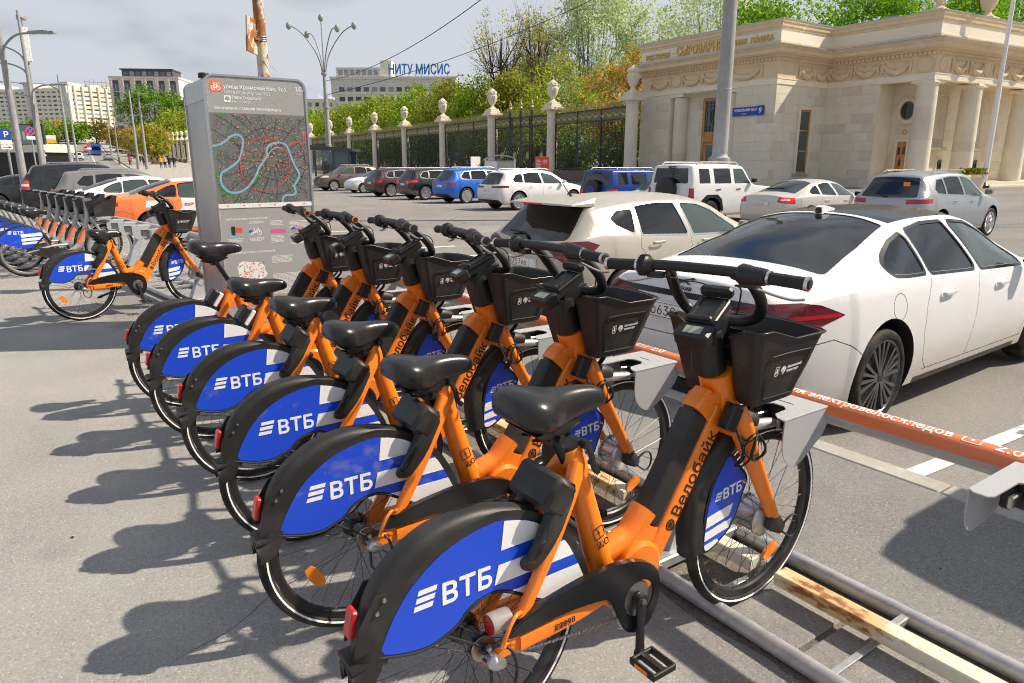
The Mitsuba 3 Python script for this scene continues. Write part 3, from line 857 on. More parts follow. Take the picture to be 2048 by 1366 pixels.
bx = move(0.205, 0, 0.70) @ rot_axis([0, 0, 0], [0, 1, 0], -54)
bp('box_lock', xf(bbox(-0.05, 0.055, -0.05, 0.05, 0.002, 0.05, 0.012), bx), 'black_plastic', False, 'lockB')
bp('box_lock__pale_base', xf(bbox(-0.046, 0.052, -0.047, 0.047, -0.022, 0.002, 0.006), bx), 'decal_white', False, 'lockB')
# tail lamp (on some)
bp('tail_lamp', cat([lathe([(0.028, -0.03), (0.030, -0.02), (0.029, 0.03), (0.02, 0.036)], 20, (0.05, -0.045, 0.402), 'x')]), 'lamp_clear', 40, 'lamp')
bp('tail_lamp__red_lens', lathe([(0.0, -0.034), (0.02, -0.033), (0.0255, -0.0305)], 20, (0.05, -0.045, 0.402), 'x'), 'reflector_red', 40, 'lamp')
bp('kickstand', cat([tube([(0.40, 0.05, 0.285), (0.29, 0.085, 0.235), (0.19, 0.1, 0.20)], 0.011, 8), hull([(0.19 + a * 0.018, 0.1 + b * 0.014, 0.198 + c * 0.009) for a in (-1, 1) for b in (-1, 1) for c in (-1, 1)])]), 'black_plastic', 40, 'stand')
# fork and docking tube
for s in (-1, 1):
    bl = smooth_path([(0.952, s * 0.045, 0.80, 0.040), (0.967, s * 0.066, 0.745, 0.040), (1.014, s * 0.074, 0.645, 0.032), (1.09, s * 0.076, 0.515, 0.027), (1.176, s * 0.074, 0.372, 0.021)], 5)
    bp('fork__blade', sweep(bl[:, :3], superc(16, 0.020, 1.0, 2.4), None, np.c_[np.interp(bl[:, 3], [0.02, 0.04], [0.7, 1.25]), bl[:, 3]]), 'bike_orange', 60)
    bp('fork__end_cover', hull(np.vstack([lathe([(0.014, -0.012), (0.022, -0.006), (0.022, 0.01)], 14, (1.18, s * 0.074, 0.365), 'y')[0], lathe([(0.012, -0.02), (0.024, -0.014), (0.024, 0.01)], 14, (1.205, s * 0.078, 0.325), 'y')[0], lathe([(0.012, -0.01), (0.018, -0.006), (0.018, 0.01)], 14, (1.172, s * 0.074, 0.332), 'y')[0]])), 'dusty_black', 40)
bp('fork__crown', hull(np.vstack([tube([(0.95, -0.07, 0.785), (0.95, 0.07, 0.785)], 0.034, 14)[0], tube([(0.965, -0.055, 0.74), (0.965, 0.055, 0.74)], 0.036, 14)[0], tube([(0.99, -0.03, 0.735), (0.99, 0.03, 0.735)], 0.03, 12)[0]])), 'bike_orange', 40)
bp('dock_tube', cat([tube([(0.97, 0, 0.715), (1.05, 0, 0.705), (1.14, 0, 0.69), (1.225, 0, 0.678)], [0.026, 0.024, 0.022, 0.021], 14), tube([(1.222, 0, 0.678), (1.29, 0, 0.667)], 0.015, 12)]), 'galvanised', 60)
bp('dock_tube__cover', tube([(0.99, 0, 0.722), (1.06, 0, 0.728), (1.12, 0, 0.712)], [0.03, 0.034, 0.026], 14, sm=3), 'dusty_black', 60)
# steering column, display, handlebar
bp('stem_collar', tube([(0.896, 0, 0.935), (0.882, 0, 0.97), (0.868, 0, 1.02), (0.862, 0, 1.06)], [0.0545, 0.052, 0.049, 0.044], 22, sm=3), 'black_plastic', 60, 'bar')
bp('stem_head', hull([(0.83, y, 1.02) for y in (-0.036, 0.036)] + [(0.90, y, 1.02) for y in (-0.036, 0.036)] + [(0.845, y, 1.09) for y in (-0.042, 0.042)] + [(0.955, y, 1.075) for y in (-0.042, 0.042)] + [(0.95, y, 1.11) for y in (-0.038, 0.038)]), 'black_plastic', 30, 'bar')
dm = move(0.845, 0, 1.108) @ rot_axis([0, 0, 0], [0, 1, 0], -27)
bp('display_unit', cat([xf(bbox(-0.115, -0.055, -0.056, 0.056, -0.034, 0.014, 0.008), dm), xf(bbox(-0.06, 0.09, -0.043, 0.043, -0.03, 0.008, 0.006), dm), xf(bbox(-0.045, 0.075, -0.05, 0.05, 0.0, 0.014, 0.004), dm)]), 'black_plastic', False, 'bar')
bp('display_unit__screen', xf(bbox(-0.106, -0.072, -0.030, 0.026, 0.0142, 0.0156, 0.0005), dm), 'screen_grey', False, 'bar')
bp('display_unit__phone_clamp', cat([xf(bbox(0.076, 0.108, -0.052, 0.052, 0.008, 0.044, 0.009), dm), xf(bbox(-0.048, -0.03, -0.04, 0.04, 0.012, 0.03, 0.005), dm), xf(cbox(0.02, -0.035, 0.016, 0.09, 0.006, 0.006), dm), xf(cbox(0.02, 0.035, 0.016, 0.09, 0.006, 0.006), dm)]), 'dusty_black', 30, 'bar')
for s in (-1, 1):
    bp('handlebar__riser', tube([(0.935, s * 0.025, 1.085), (0.955, s * 0.075, 1.083), (0.955, s * 0.118, 1.105), (0.925, s * 0.137, 1.15), (0.872, s * 0.132, 1.205), (0.822, s * 0.114, 1.24), (0.79, s * 0.10, 1.252)], [0.0165, 0.0175, 0.018, 0.0178, 0.0172, 0.0165, 0.016], 14, sm=5), 'black_plastic', 60, 'bar')
bar = smooth_path([(0.775, -0.31, 1.247), (0.78, -0.22, 1.251), (0.79, -0.12, 1.257), (0.792, 0, 1.258), (0.79, 0.12, 1.257), (0.78, 0.22, 1.251), (0.775, 0.31, 1.247)], 4)
bp('handlebar', tube(bar, 0.0155, 14), 'black_plastic', 60, 'bar')
for s in (-1, 1):
    e = np.array([0.775, s * 0.31, 1.247])
    d = np.array([0.005, -s * 0.09, 0.004]) / 0.0904
    gp = [e + d * u for u in (0, 0.002, 0.02, 0.04, 0.06, 0.08, 0.10, 0.102)]
    bp('grip', tube(gp, [0.0155, 0.0178, 0.0182, 0.0176, 0.0180, 0.0176, 0.018, 0.016], 16), 'black_rubber', 60, 'bar')
    bp('grip__end_ring', cat([tube([e - d * 0.004, e + d * 0.006], 0.0198, 18), tube([e + d * 0.102, e + d * 0.110], 0.0205, 18)]), 'chrome', 40, 'ring')
    bp('grip__end_cap', tube([e - d * 0.0075, e - d * 0.003], [0.013, 0.0145], 16), 'black_rubber', 40, 'bar')
    bp('grip__orange_ring', cat([tube([e - d * 0.0055, e + d * 0.004], 0.0188, 18)]), 'bike_orange', 40, 'oring')
    if s > 0:
        a = np.arange(20) * 2 * np.pi / 20
        prof = [(0.018, 0.112), (0.024, 0.114), (0.031, 0.118), (0.031, 0.138), (0.026, 0.143), (0.02, 0.15), (0.018, 0.16)]
        bp('bell_ring', cat([tube([e + d * u for _, u in prof], [r for r, _ in prof], 24)] + [tube([e + d * 0.117 + np.array([0.031 * math.cos(t), 0, 0.031 * math.sin(t)]), e + d * 0.139 + np.array([0.031 * math.cos(t), 0, 0.031 * math.sin(t)])], 0.0025, 5) for t in a]), 'black_plastic', 40, 'bar')
    else:
        prof = [(0.0185, 0.112), (0.0235, 0.115), (0.025, 0.13), (0.026, 0.155), (0.028, 0.165), (0.03, 0.185), (0.024, 0.195), (0.017, 0.20)]
        bp('gear_shifter', tube([e + d * u for _, u in prof], [r for r, _ in prof], 22), 'black_plastic', 40, 'bar')
    pv = e + d * 0.165 + np.array([0.012, 0, -0.034])
    bp('brake_lever__mount', hull([pv + np.array([a * 0.014 - 0.004, b * 0.024, c * 0.009 + 0.006]) for a in (-1, 1) for b in (-1, 1) for c in (-1, 1)]), 'black_plastic', 30, 'bar')
    bp('brake_lever', sweep(smooth_path([pv, pv + [0.012, s * 0.03, -0.010], pv + [0.018, s * 0.075, -0.022], pv + [0.022, s * 0.115, -0.028], pv + [0.028, s * 0.145, -0.024]], 4), superc(10, 0.008, 0.0035, 2.5), (0, 0, 1)), 'alloy', 50, 'bar')
    cb = smooth_path([pv + [0.0, -s * 0.02, 0.0], pv + [0.045, -s * 0.06, -0.01], [0.98, s * 0.05, 1.17], [1.0, s * 0.03, 1.07], [0.965, s * 0.02, 0.96]], 5)
    bp('brake_cable', tube(cb, 0.0026, 6), 'black_rubber', 60, 'bar')
# basket
wy = lambda z: -(0.138 + (z - 0.84) * 0.20)


def basket_ring(x0, x1, w, notch, z, tilt=0.0, r=0.05):
    out = Polygon([(x0, -w), (x1 - 0.02, -w * 0.97), (x1, -w * 0.80), (x1, w * 0.80), (x1 - 0.02, w * 0.97), (x0, w), (x0, 0.065), (notch, 0.055), (notch, -0.055), (x0, -0.065)]).buffer(-0.018).buffer(0.018)
    c = np.asarray(out.exterior.coords)
    ang = np.arange(96) / 96
    L = out.exterior.length
    start = out.exterior.project(__import__('shapely').Point(x1, 0))
    return np.array([[q.x, q.y, z + tilt * (q.x - x0)] for q in (out.exterior.interpolate((start + u * L) % L) for u in ang)])


rs = [basket_ring(0.935, 1.125, 0.128, 0.985, 0.832), basket_ring(0.925, 1.14, 0.138, 0.982, 0.84), basket_ring(0.895, 1.178, 0.158, 0.976, 0.94), basket_ring(0.868, 1.212, 0.178, 0.97, 1.04, 0.0), basket_ring(0.860, 1.222, 0.184, 0.966, 1.052, 0.0)]
inner = [basket_ring(0.872, 1.208, 0.174, 0.974, 1.0525), basket_ring(0.90, 1.172, 0.153, 0.981, 0.94), basket_ring(0.932, 1.133, 0.133, 0.989, 0.845)]
for q in rs + inner:
    s_ = np.clip((q[:, 2] - 0.84) / 0.21, 0, 1)
    q[:, 2] += s_ * 0.03 * np.clip((np.abs(q[:, 1]) - 0.07) / 0.06, 0, 1) * np.clip((1.02 - q[:, 0]) / 0.10, -0.2, 1)
loop = rs + inner
n = 96
V = np.vstack(loop)
i, j = np.meshgrid(np.arange(len(loop) - 1), np.arange(n), indexing='ij')
q = np.stack([i * n + j, i * n + (j + 1) % n, (i + 1) * n + (j + 1) % n, (i + 1) * n + j], -1).reshape(-1, 4)
b0 = extrude(Polygon(rs[0][:, :2]), 0.8322, 0.836)
bp('basket', cat([(V, q), b0]), 'dusty_black', 40)
bp('basket__rim', tube(rs[-1] * [1, 1, 1] + [0, 0, 0.0], 0.0038, 6, closed=True), 'black_soft', 60)
pw = smooth_path([(x_, -(wy(z_) * -1) - 0.0015, z_) for x_, z_ in ((0.955, 0.87), (0.945, 0.985), (0.965, 1.0), (1.12, 1.0), (1.135, 0.985), (1.10, 0.87), (1.085, 0.86), (0.965, 0.86))], 3, True)
bp('basket__side_relief', tube(pw, 0.0022, 5, closed=True), 'dusty_black', 60)
bp('basket__bracket', cat([sweep(smooth_path([(1.06, s * 0.035, 0.834), (1.055, s * 0.035, 0.80), (1.02, s * 0.03, 0.765), (0.985, s * 0.025, 0.76)], 4), superc(10, 0.010, 0.005, 4)) for s in (-1, 1)] + [bbox(0.96, 1.12, -0.05, 0.05, 0.812, 0.830, 0.004)]), 'black_plastic', 40)
bp('basket__mount', bbox(0.945, 0.972, -0.04, 0.04, 0.86, 1.0, 0.006), 'black_plastic', False)
o = np.array([0.985, wy(0.945) - 0.0035, 0.945])
ux, uz = np.array([1.0, 0.0, 0.04]), np.array([0, -0.196, 0.98])
sh = Polygon([(-0.5, 0.9), (0.5, 0.9), (0.5, -0.6), (0.12, -0.75), (0, -0.9), (-0.12, -0.75), (-0.5, -0.6)])
rider = unary_union([g_.buffer(1e-4) for g_ in [Polygon(circle(10, 0.13) + [0.02, 0.52]), Polygon([(-0.12, 0.4), (0.15, 0.4), (0.2, 0.0), (-0.15, 0.0)]), Polygon([(-0.35, 0.05), (0.32, 0.1), (0.36, 0.35), (0.22, 0.3), (0.2, -0.1), (0.28, -0.45), (0.18, -0.45), (0.08, -0.15), (-0.2, -0.15), (-0.28, -0.45), (-0.36, -0.45)])]])
shield = unary_union([sh.difference(sh.buffer(-0.07)), rider])
arcs = []
for r0 in (0.16, 0.42, 0.68):
    t = np.linspace(math.radians(-40 if r0 > 0.2 else -180), math.radians(215 if r0 > 0.2 else 180), 26)
    pts = np.c_[r0 * np.cos(t), r0 * np.sin(t)]
    pts = [tuple(a) for a in pts] + ([(r0 * 0.2 - 0.1, -0.9 + 0.25 * (0.68 - r0))] if False else [])
    from shapely.geometry import LineString
    arcs.append(LineString(pts).buffer(0.085))
arcs.append(LineString([(0.52, -0.44), (0.25, -0.75), (-0.05, -1.0)]).buffer(0.085))
arcs.append(LineString([(0.32, -0.27), (0.1, -0.5), (-0.15, -0.68)]).buffer(0.085))
nine = unary_union(arcs)
EM = [xf(extrude(shield, 0, 0.0006), frame(o, ux * 0.019, uz * 0.019)), xf(extrude(nine, 0, 0.0006), frame(o + ux * 0.032 + uz * 0.003, ux * 0.0155, uz * 0.0155)),
      xf(text('Московский', 0.0085, 0.0006, True), frame(o + ux * 0.05 + uz * 0.004, ux, uz)), xf(text('транспорт', 0.0085, 0.0006, True), frame(o + ux * 0.05 - uz * 0.0095, ux, uz))]
bp('basket__emblem', cat(EM), 'print_white', False)
# controller box and cables by the head
cm = move(0.905, -0.068, 0.79) @ rot_axis([0, 0, 0], [0, 1, 0], 28)
bp('controller_box', cat([xf(bbox(-0.022, 0.03, -0.02, 0.02, -0.042, 0.042, 0.005), cm), xf(cbox(-0.024, 0.004, 0.036, 0.012, 0.012, 0.012), cm), xf(cbox(-0.024, 0.004, -0.036, 0.012, 0.012, 0.012), cm)]), 'black_plastic', False)
for k in range(3):
    r_ = random.Random(k)
    pts = [(0.92, -0.08, 0.755 - 0.004 * k), (0.945 + 0.012 * k, -0.092, 0.70)]
    for t in np.linspace(0, 2 * np.pi * (1.5 + 0.4 * k), 12):
        pts.append((0.985 + 0.01 * k + 0.032 * math.cos(t + k), -0.083 - 0.012 * k - 0.010 * math.sin(2 * t), 0.695 + 0.045 * math.sin(t + k) - 0.01 * k))
    pts += [(0.985, -0.07, 0.645 - 0.02 * k), (0.975, -0.05, 0.60)]
    bp('cable_loop', tube(smooth_path(pts, 4), 0.0036, 6), 'black_rubber', 60)
bp('hub_cable', tube(smooth_path([(1.205, -0.092, 0.33), (1.25, -0.098, 0.36), (1.285, -0.098, 0.345), (1.29, -0.098, 0.30), (1.26, -0.098, 0.275), (1.215, -0.095, 0.305)], 5), 0.004, 6), 'black_rubber', 60)

BIKE_DICTS = {}


def make_bike(label, group, x, y, deg, bar_turn=0, lift=0.0, lock='A', number=None, crank=0, extras=(), orings=False, z=0.0, wheel_spin=0):
    t = thing('rental_bicycle', label, 'bicycle', group)
    base = move(x, y, z, deg)
    ax = np.array([-0.385, 0, 1.0])
    # the column axis leans; turning about the vertical through the bar keeps the bar level
    turn = rot_axis([0.83, 0, 1.1], [0, 0, 1], bar_turn)
    cr = rot_axis([0.519, 0, 0.309], [0, 1, 0], crank)
    J = {'frame': np.eye(4), 'bar': turn, 'ring': turn, 'oring': turn, 'saddle': move(-0.30 * lift, 0, 0.95 * lift), 'post': move(-0.30 * lift, 0, 0.95 * lift), 'crank': cr, 'lockA': np.eye(4), 'lockB': np.eye(4), 'lamp': np.eye(4), 'stand': np.eye(4)}
    for s, nm in ((-1, 'pedal_r'), (1, 'pedal_l')):
        c0 = np.array([0.519, 0, 0.309 + s * 0.17, 1])
        c1 = cr @ c0
        J[nm] = move(c1[0] - c0[0], 0, c1[2] - c0[2])
    seen = {}
    for nm, mesh, bs, sm, joint in BIKE:
        if (joint == 'lockA' and lock != 'A') or (joint == 'lockB' and lock != 'B') or (joint == 'lamp' and 'lamp' not in extras) or (joint == 'stand' and 'stand' not in extras) or (joint == 'ring' and orings) or (joint == 'oring' and not orings):
            continue
        kk = (nm, id(mesh))
        if kk not in BIKE_DICTS:
            BIKE_DICTS[kk] = mikit.ply(mesh, bs, sm)
        par = nm.rpartition('__')[0]
        parent = t + '__' + seen[par] if par in seen else (t + '__' + par if par else t)
        k = put(nm.rpartition('__')[2], BIKE_DICTS[kk], None, parent, M=base @ J[joint])
        if not par:
            seen[nm] = k[len(t) + 2:]
        if nm.endswith('spokes') or nm.endswith('nipples') or nm == 'chain':
            tag(k, kind='stuff')
    if number:
        put('number', mikit.ply(side_text(number, 0.205, 0.3315, 0.0165, (1, 0.012), -0.0850, True), 'dark_print'), None, t + '__frame', M=base)
    return t


G = 'orange electric rental bicycles docked in the near rack'
make_bike('orange rental bicycle nearest the camera, number 22898 on its chain stay', G, 0, 0, 0, 15, 0.0, number='22898', extras=('lamp',), crank=3)
make_bike('second orange rental bicycle of the near row, number 22851 on its chain stay', G, -0.023, 0.688, 0, 2, -0.075, number='22851', crank=-138)
make_bike('third orange rental bicycle of the near row, counted from the camera', G, 0.01, 1.345, 0.5, -11, -0.08, extras=('lamp',), crank=60)
make_bike('fourth orange rental bicycle of the near row, black ring lock on its stay', G, 0.0, 2.053, 0, -4, -0.085, crank=110, extras=('lamp',))
make_bike('fifth orange rental bicycle, orange grip rings and black and white box lock', G, -0.036, 2.754, 0, 0, -0.08, lock='B', orings=True, crank=160)
make_bike('orange rental bicycle with its saddle raised highest, farthest in the near row', G, -0.057, 3.433, 0, -4, 0.085, lock='B', orings=True, crank=200)
make_bike('lone orange rental bicycle on the left, seen whole from the side', 'orange electric rental bicycle in the far rack', -0.425, 6.886, 13.7, -6, -0.095, number='20361', extras=('stand',), crank=-8)
# ---------------------------------------------------------------- the setting
def ground_z(x):
    return np.interp(x, [2.82, 2.9, 17, 30, 37, 60, 400], [-0.0, -0.235, -0.33, -0.33, 0.0, 0.1, 0.1])


def kerb_x(y):
    return np.interp(y, [-40, 4.5, 8, 13, 18, 24, 30, 60, 400], [2.72, 2.72, 2.3, 1.75, 0.75, -0.15, -0.9, -4.8, -40])


ys = np.array([-40, -10, 0, 4.5, 8, 13, 18, 24, 30, 60.0])
L = []
V = [[-14, y, 0] for y in ys] + [[kerb_x(y) - 0.06, y, 0] for y in ys]
n = len(ys)
Fc = [[i, n + i, n + i + 1, i + 1] for i in range(n - 1)]
put('pavement', (np.array(V, float), np.array(Fc)), 'asphalt')
tag('pavement', 'light grey asphalt pavement under the bicycles', kind='structure')
xs = np.array([0.0, 3, 8, 14.5, 20, 27.5, 34, 40, 57, 300])
zs = np.array([-0.235, -0.26, -0.30, -0.33, -0.33, -0.33, 0.0, 0.06, 0.1, 0.1])
yl = np.array([-300, -60, -40, -10, 0, 4.5, 8, 13, 18, 24, 30, 60, 64, 100.0])
V, Fc = [], []
for y in yl:
    for x, z in zip(xs, zs):
        V.append([kerb_x(y) + 0.02 + x, y, z])
m = len(xs)
for a in range(len(yl) - 1):
    for b in range(m - 1):
        Fc.append([a * m + b, a * m + b + 1, (a + 1) * m + b + 1, (a + 1) * m + b])
put('parking_lot', (np.array(V), np.array(Fc)), 'lot_asphalt', smooth=True)
tag('parking_lot', 'sunlit grey asphalt of the car park', kind='structure')
# kerb stones, each a piece
k = 0
y = -6.0
kerb = tag('kerb', 'row of pale concrete kerb stones along the car park', kind='structure')
while y < 22:
    ln = 1.0
    x0, x1 = kerb_x(y + 0.01), kerb_x(y + ln)
    a = math.degrees(math.atan2(-(x1 - x0), ln))
    put('kerb_stone', bbox(-0.06, 0.08, 0.006, ln - 0.006, -0.28, 0.006 + 0.004 * rnd.random(), 0.008), 'concrete', 'kerb', M=move(x0, y, 0, a))
    y += ln
# white bay lines painted on the car park
def lot_z(x, y):
    return np.interp(x - kerb_x(y) - 0.02, xs, zs)


def bay_line(x0, y0, x1, y1, w):
    d = np.array([x1 - x0, y1 - y0])
    n_ = np.array([-d[1], d[0]]) / np.hypot(*d) * w / 2
    V = []
    for u in np.linspace(0, 1, 7):
        for s in (-1, 1):
            q = np.array([x0, y0]) + d * u + n_ * s
            V.append([q[0], q[1], lot_z(q[0], q[1]) + 0.005])
    return np.array(V), np.array([[2 * i, 2 * i + 1, 2 * i + 3, 2 * i + 2] for i in range(6)])[:, ::-1]


for a in ((3.27, 0.42, 8.9, 0.10, 0.11), (6.0, 10.9, 8.4, 10.75, 0.14), (5.3, 12.7, 7.3, 12.6, 0.14), (5.6, 17.6, 7.4, 17.5, 0.14)):
    k = put('bay_line', bay_line(*a), 'road_paint')
    tag(k, 'white painted bay line on the car park', kind='structure')
for j in range(7):
    k = put('bay_line', bay_line(14.9, 20.5 + 4.2 * j, 19.5, 20.3 + 4.2 * j, 0.16), 'road_paint')
    tag(k, 'white painted bay line on the car park', kind='structure')
# dirt strip in the rack and loose gravel
V = []
yy = np.arange(-3.0, 4.6, 0.035)
w1 = 0.955 + 0.10 * (meshkit.fbm(np.c_[yy * 3, 0 * yy, 0 * yy], 5, 2) - 0.6)
w2 = 1.545 + 0.16 * (meshkit.fbm(np.c_[yy * 3, 0 * yy + 7, 0 * yy], 5, 4) - 0.45)
P = Polygon(np.vstack([np.c_[w1, yy], np.c_[w2, yy][::-1]])).buffer(0)
r_ = random.Random(3)
put('dirt_strip', extrude(P, 0.001, 0.004), 'dirt')
tag('dirt_strip', 'dark dirt and grit between the rack pipes', kind='structure')
slabs = [(1.06, -0.95, 1.40, -0.3), (1.05, -0.28, 1.38, 0.02), (1.07, -1.8, 1.42, -1.0)]
for x0, y0, x1, y1 in slabs:
    k = put('paving_slab', bbox(x0, x1, y0, y1, -0.03, 0.014, 0.005), 'asphalt')
    tag(k, 'worn asphalt slab in the dirt strip', kind='structure')
stones = []
tet = hull(np.random.default_rng(2).normal(size=(9, 3)))
tet = (tet[0] / np.abs(tet[0]).max(), tet[1])
g = np.random.default_rng(5)
base = []
for _ in range(2600):
    x = g.choice([0.90, 1.55, 1.2]) + g.normal() * 0.11
    y = g.uniform(-1.6, 4.4)
    s = 0.0018 + 0.0035 * g.random() ** 3
    M = trimesh.transformations.random_rotation_matrix(g.random(3))
    M[:3, :3] *= s * g.uniform(0.6, 1.3, 3)
    stones.append(tr(xf(tet, M), x, y, 0.005 + s * 0.3))
k = put('loose_gravel', cat(stones), 'concrete')
tag(k, 'fine pale gravel scattered between the rack pipes', 'gravel', kind='stuff')
for (x, y, s, c) in ((1.30, -0.78, 0.014, 'concrete'), (1.12, -0.30, 0.008, 'painted')):
    pass
# a few dark and pale specks on the pavement: single stones
for i, (px, py, s, m_, lab) in enumerate(((-0.83, 1.92, 0.011, 'black_rubber', 'small black scrap lying on the sunlit pavement at left'), (-0.30, 1.37, 0.010, 'door_wood', 'small brown stone lying in the shadow of a bicycle'), (1.27, -0.62, 0.017, 'concrete', 'pale pebble between the near rack pipes'), (1.97, -0.32, 0.010, 'black_rubber', 'dark pebble in the round shadow on the pavement'))):
    M = trimesh.transformations.random_rotation_matrix(g.random(3))
    M[:3, :3] *= s
    k = put('pebble', tr(xf(tet, M), px, py, s * 0.4 + 0.012 * (i == 2)), m_)
    tag(k, lab, 'pebble')

# ---------------------------------------------------------------- docking rack of the near row
Y0, Y1 = -3.2, 4.55
rail_x, rail_z = 1.425, 0.71
rk = thing('docking_rack', 'grey docking rack with orange topped rail holding the near orange bicycles', 'bicycle rack')
put('rail', tube([(rail_x, Y0, rail_z), (rail_x, Y1, rail_z)], 0.044, 28), 'rail_grey', rk, 60)
a = np.linspace(math.radians(62), math.radians(196), 16)
arc = np.vstack([np.c_[0.0448 * np.cos(a), 0.0448 * np.sin(a)], np.c_[0.0435 * np.cos(a[::-1]), 0.0435 * np.sin(a[::-1])]])
a = np.linspace(math.radians(45), math.radians(178), 16)
V = []
for y in (Y0 + 0.005, Y1 - 0.005):
    for t in a:
        V.append([rail_x + 0.0453 * math.cos(t), y, rail_z + 0.0453 * math.sin(t)])
put('rail_band', (np.array(V), np.array([[i, i + 1, 17 + i, 16 + i] for i in range(15)])), 'rail_orange', rk, True)


def on_rail(s, y_right, h, ang0=118):
    """Lettering bent round the rail; it reads towards -y."""
    m = text(s, h, 0.001, True)
    v = m[0]
    th = math.radians(ang0) - (v[:, 1] - 0.0) / 0.0453
    r = 0.0455 + v[:, 2]
    return np.c_[rail_x + r * np.cos(th), y_right - v[:, 0], rail_z + r * np.sin(th)], m[1]


def rail_badge(y):
    m = xf(extrude(badge, 0, 0.001), frame((0, 0, 0), (0.0155, 0, 0), (0, 0.011, 0)))
    v = m[0]
    th = math.radians(95) - v[:, 1] / 0.0453
    r = 0.0455 + v[:, 2]
    return np.c_[rail_x + r * np.cos(th), y - v[:, 0], rail_z + r * np.sin(th)], m[1]


for y in (0.08, 1.45, 2.82, 4.2, -1.28):
    w = width(text('для электровелосипедов', 0.034, 0.001, True))
    put('rail_lettering', cat([on_rail('для электровелосипедов', y, 0.034), rail_badge(y - w - 0.055), on_rail('2.0', y - w - 0.115, 0.034)]), 'decal_white', rk)
# docking heads, one per bay
plate_o = Polygon([(1.10, -0.105), (1.40, -0.105), (1.40, 0.105), (1.10, 0.105), (1.085, 0.09), (1.085, 0.055), (1.10, 0.046), (1.24, 0.044), (1.262, 0.02), (1.262, -0.02), (1.24, -0.044), (1.17, -0.05), (1.145, -0.075), (1.135, -0.105)]).buffer(-0.006).buffer(0.006)
flap = smooth_path([(1.145, 0.735), (1.145, 0.64), (1.17, 0.585), (1.215, 0.555), (1.255, 0.56), (1.32, 0.60), (1.39, 0.655), (1.40, 0.735)], 4)
flap = Polygon(flap)
flap_l = Polygon(smooth_path([(1.10, 0.735), (1.10, 0.66), (1.13, 0.61), (1.18, 0.60), (1.30, 0.62), (1.40, 0.67), (1.40, 0.735)], 4))
head_parts = {
    'top_plate': (cat([extrude(plate_o, 0.735, 0.7395), tube(np.c_[np.array([[1.14, -0.1035], [1.395, -0.1035]]), [0.736, 0.736]], 0.0042, 8)]), 'dock_grey'),
    'side_flap': (extrude(flap, -0.1055, -0.1015, 'xz'), 'dock_grey'),
    'rear_flap': (extrude(flap_l, 0.1015, 0.1055, 'xz'), 'dock_grey'),
    'back_plate': (box(1.375, 1.38, -0.10, 0.10, 0.66, 0.734), 'dock_grey'),
    'lock_body': (cat([bbox(1.265, 1.372, -0.07, 0.07, 0.655, 0.733, 0.006), bbox(1.225, 1.30, 0.047, 0.075, 0.66, 0.722, 0.005), bbox(1.215, 1.30, -0.075, -0.05, 0.66, 0.722, 0.005)]), 'black_plastic'),
    'lock_jaw': (cat([lathe([(0.0, -0.02), (0.024, -0.019), (0.024, 0.019), (0.0, 0.02)], 16, (1.272, -0.04, 0.70), 'y'), bbox(1.2, 1.262, 0.035, 0.05, 0.675, 0.71, 0.004), bbox(1.2, 1.262, -0.05, -0.035, 0.675, 0.71, 0.004)]), 'steel'),
    'keyhole': (cat([bbox(1.30, 1.306, -0.03, 0.03, 0.7396, 0.7402, 0.0002)]), 'dark_print'),
}
cache = {k_: mikit.ply(m_, b_, 30) for k_, (m_, b_) in head_parts.items()}
for yy in (-1.52, -0.78, 0.0, 0.688, 1.345, 2.053, 2.754, 3.433, 4.12):
    hd = numbered(rk + '__dock_head')
    for k_, d in cache.items():
        put(k_, d, None, hd, M=move(0, yy, 0))
# posts
for yy in (0.36, 3.08, -2.35):
    leg = hull([(1.10, yy - 0.05, 0.065), (1.10, yy + 0.05, 0.065), (1.24, yy - 0.05, 0.065), (1.24, yy + 0.05, 0.065), (1.355, yy - 0.045, 0.70), (1.355, yy + 0.045, 0.70), (1.42, yy - 0.045, 0.70), (1.42, yy + 0.045, 0.70)])
    put('post', leg, 'dock_grey', rk, 20)
    put('post_foot', bbox(0.985, 1.52, yy - 0.08, yy + 0.08, 0.02, 0.066, 0.006), 'galvanised', rk)
    put('post_plate', bbox(1.378, 1.386, yy - 0.065, yy + 0.065, 0.55, 0.72, 0.002), 'dock_grey', rk)
    put('foot_bolt', cat([lathe([(0.021, 0.0), (0.021, 0.0012), (0.0, 0.0012)], 16, (1.045, yy + s * 0.0, 0.066)) for s in (0,)]), 'black_rubber', rk)
put('ground_pipe', tube([(0.995, Y0, 0.036), (0.995, Y1, 0.036)], 0.030, 18), 'galvanised', rk, 60)
put('ground_pipe', tube([(1.50, Y0, 0.040), (1.50, Y1, 0.040)], 0.030, 18), 'galvanised', rk, 60)
put('wheel_channel', cat([box(1.262, 1.332, Y0, -0.045, 0.052, 0.057), box(1.262, 1.266, Y0, -0.045, 0.057, 0.10), box(1.328, 1.332, Y0, -0.045, 0.057, 0.10), box(1.262, 1.332, Y0, -0.045, 0.098, 0.102), box(1.262, 1.332, 0.045, Y1, 0.052, 0.057), box(1.262, 1.266, 0.045, Y1, 0.057, 0.10), box(1.328, 1.332, 0.045, Y1, 0.057, 0.10), box(1.262, 1.332, 0.045, Y1, 0.098, 0.102)]) if False else cat([bbox(1.258, 1.330, Y0, -0.05, 0.055, 0.105, 0.004)] + [bbox(1.258, 1.330, a_, b_, 0.055, 0.105, 0.004) for a_, b_ in ((0.05, 0.64), (0.74, 1.295), (1.395, 2.0), (2.1, 2.7), (2.8, 3.38), (3.48, Y1))]), 'yellowed_paint', rk)
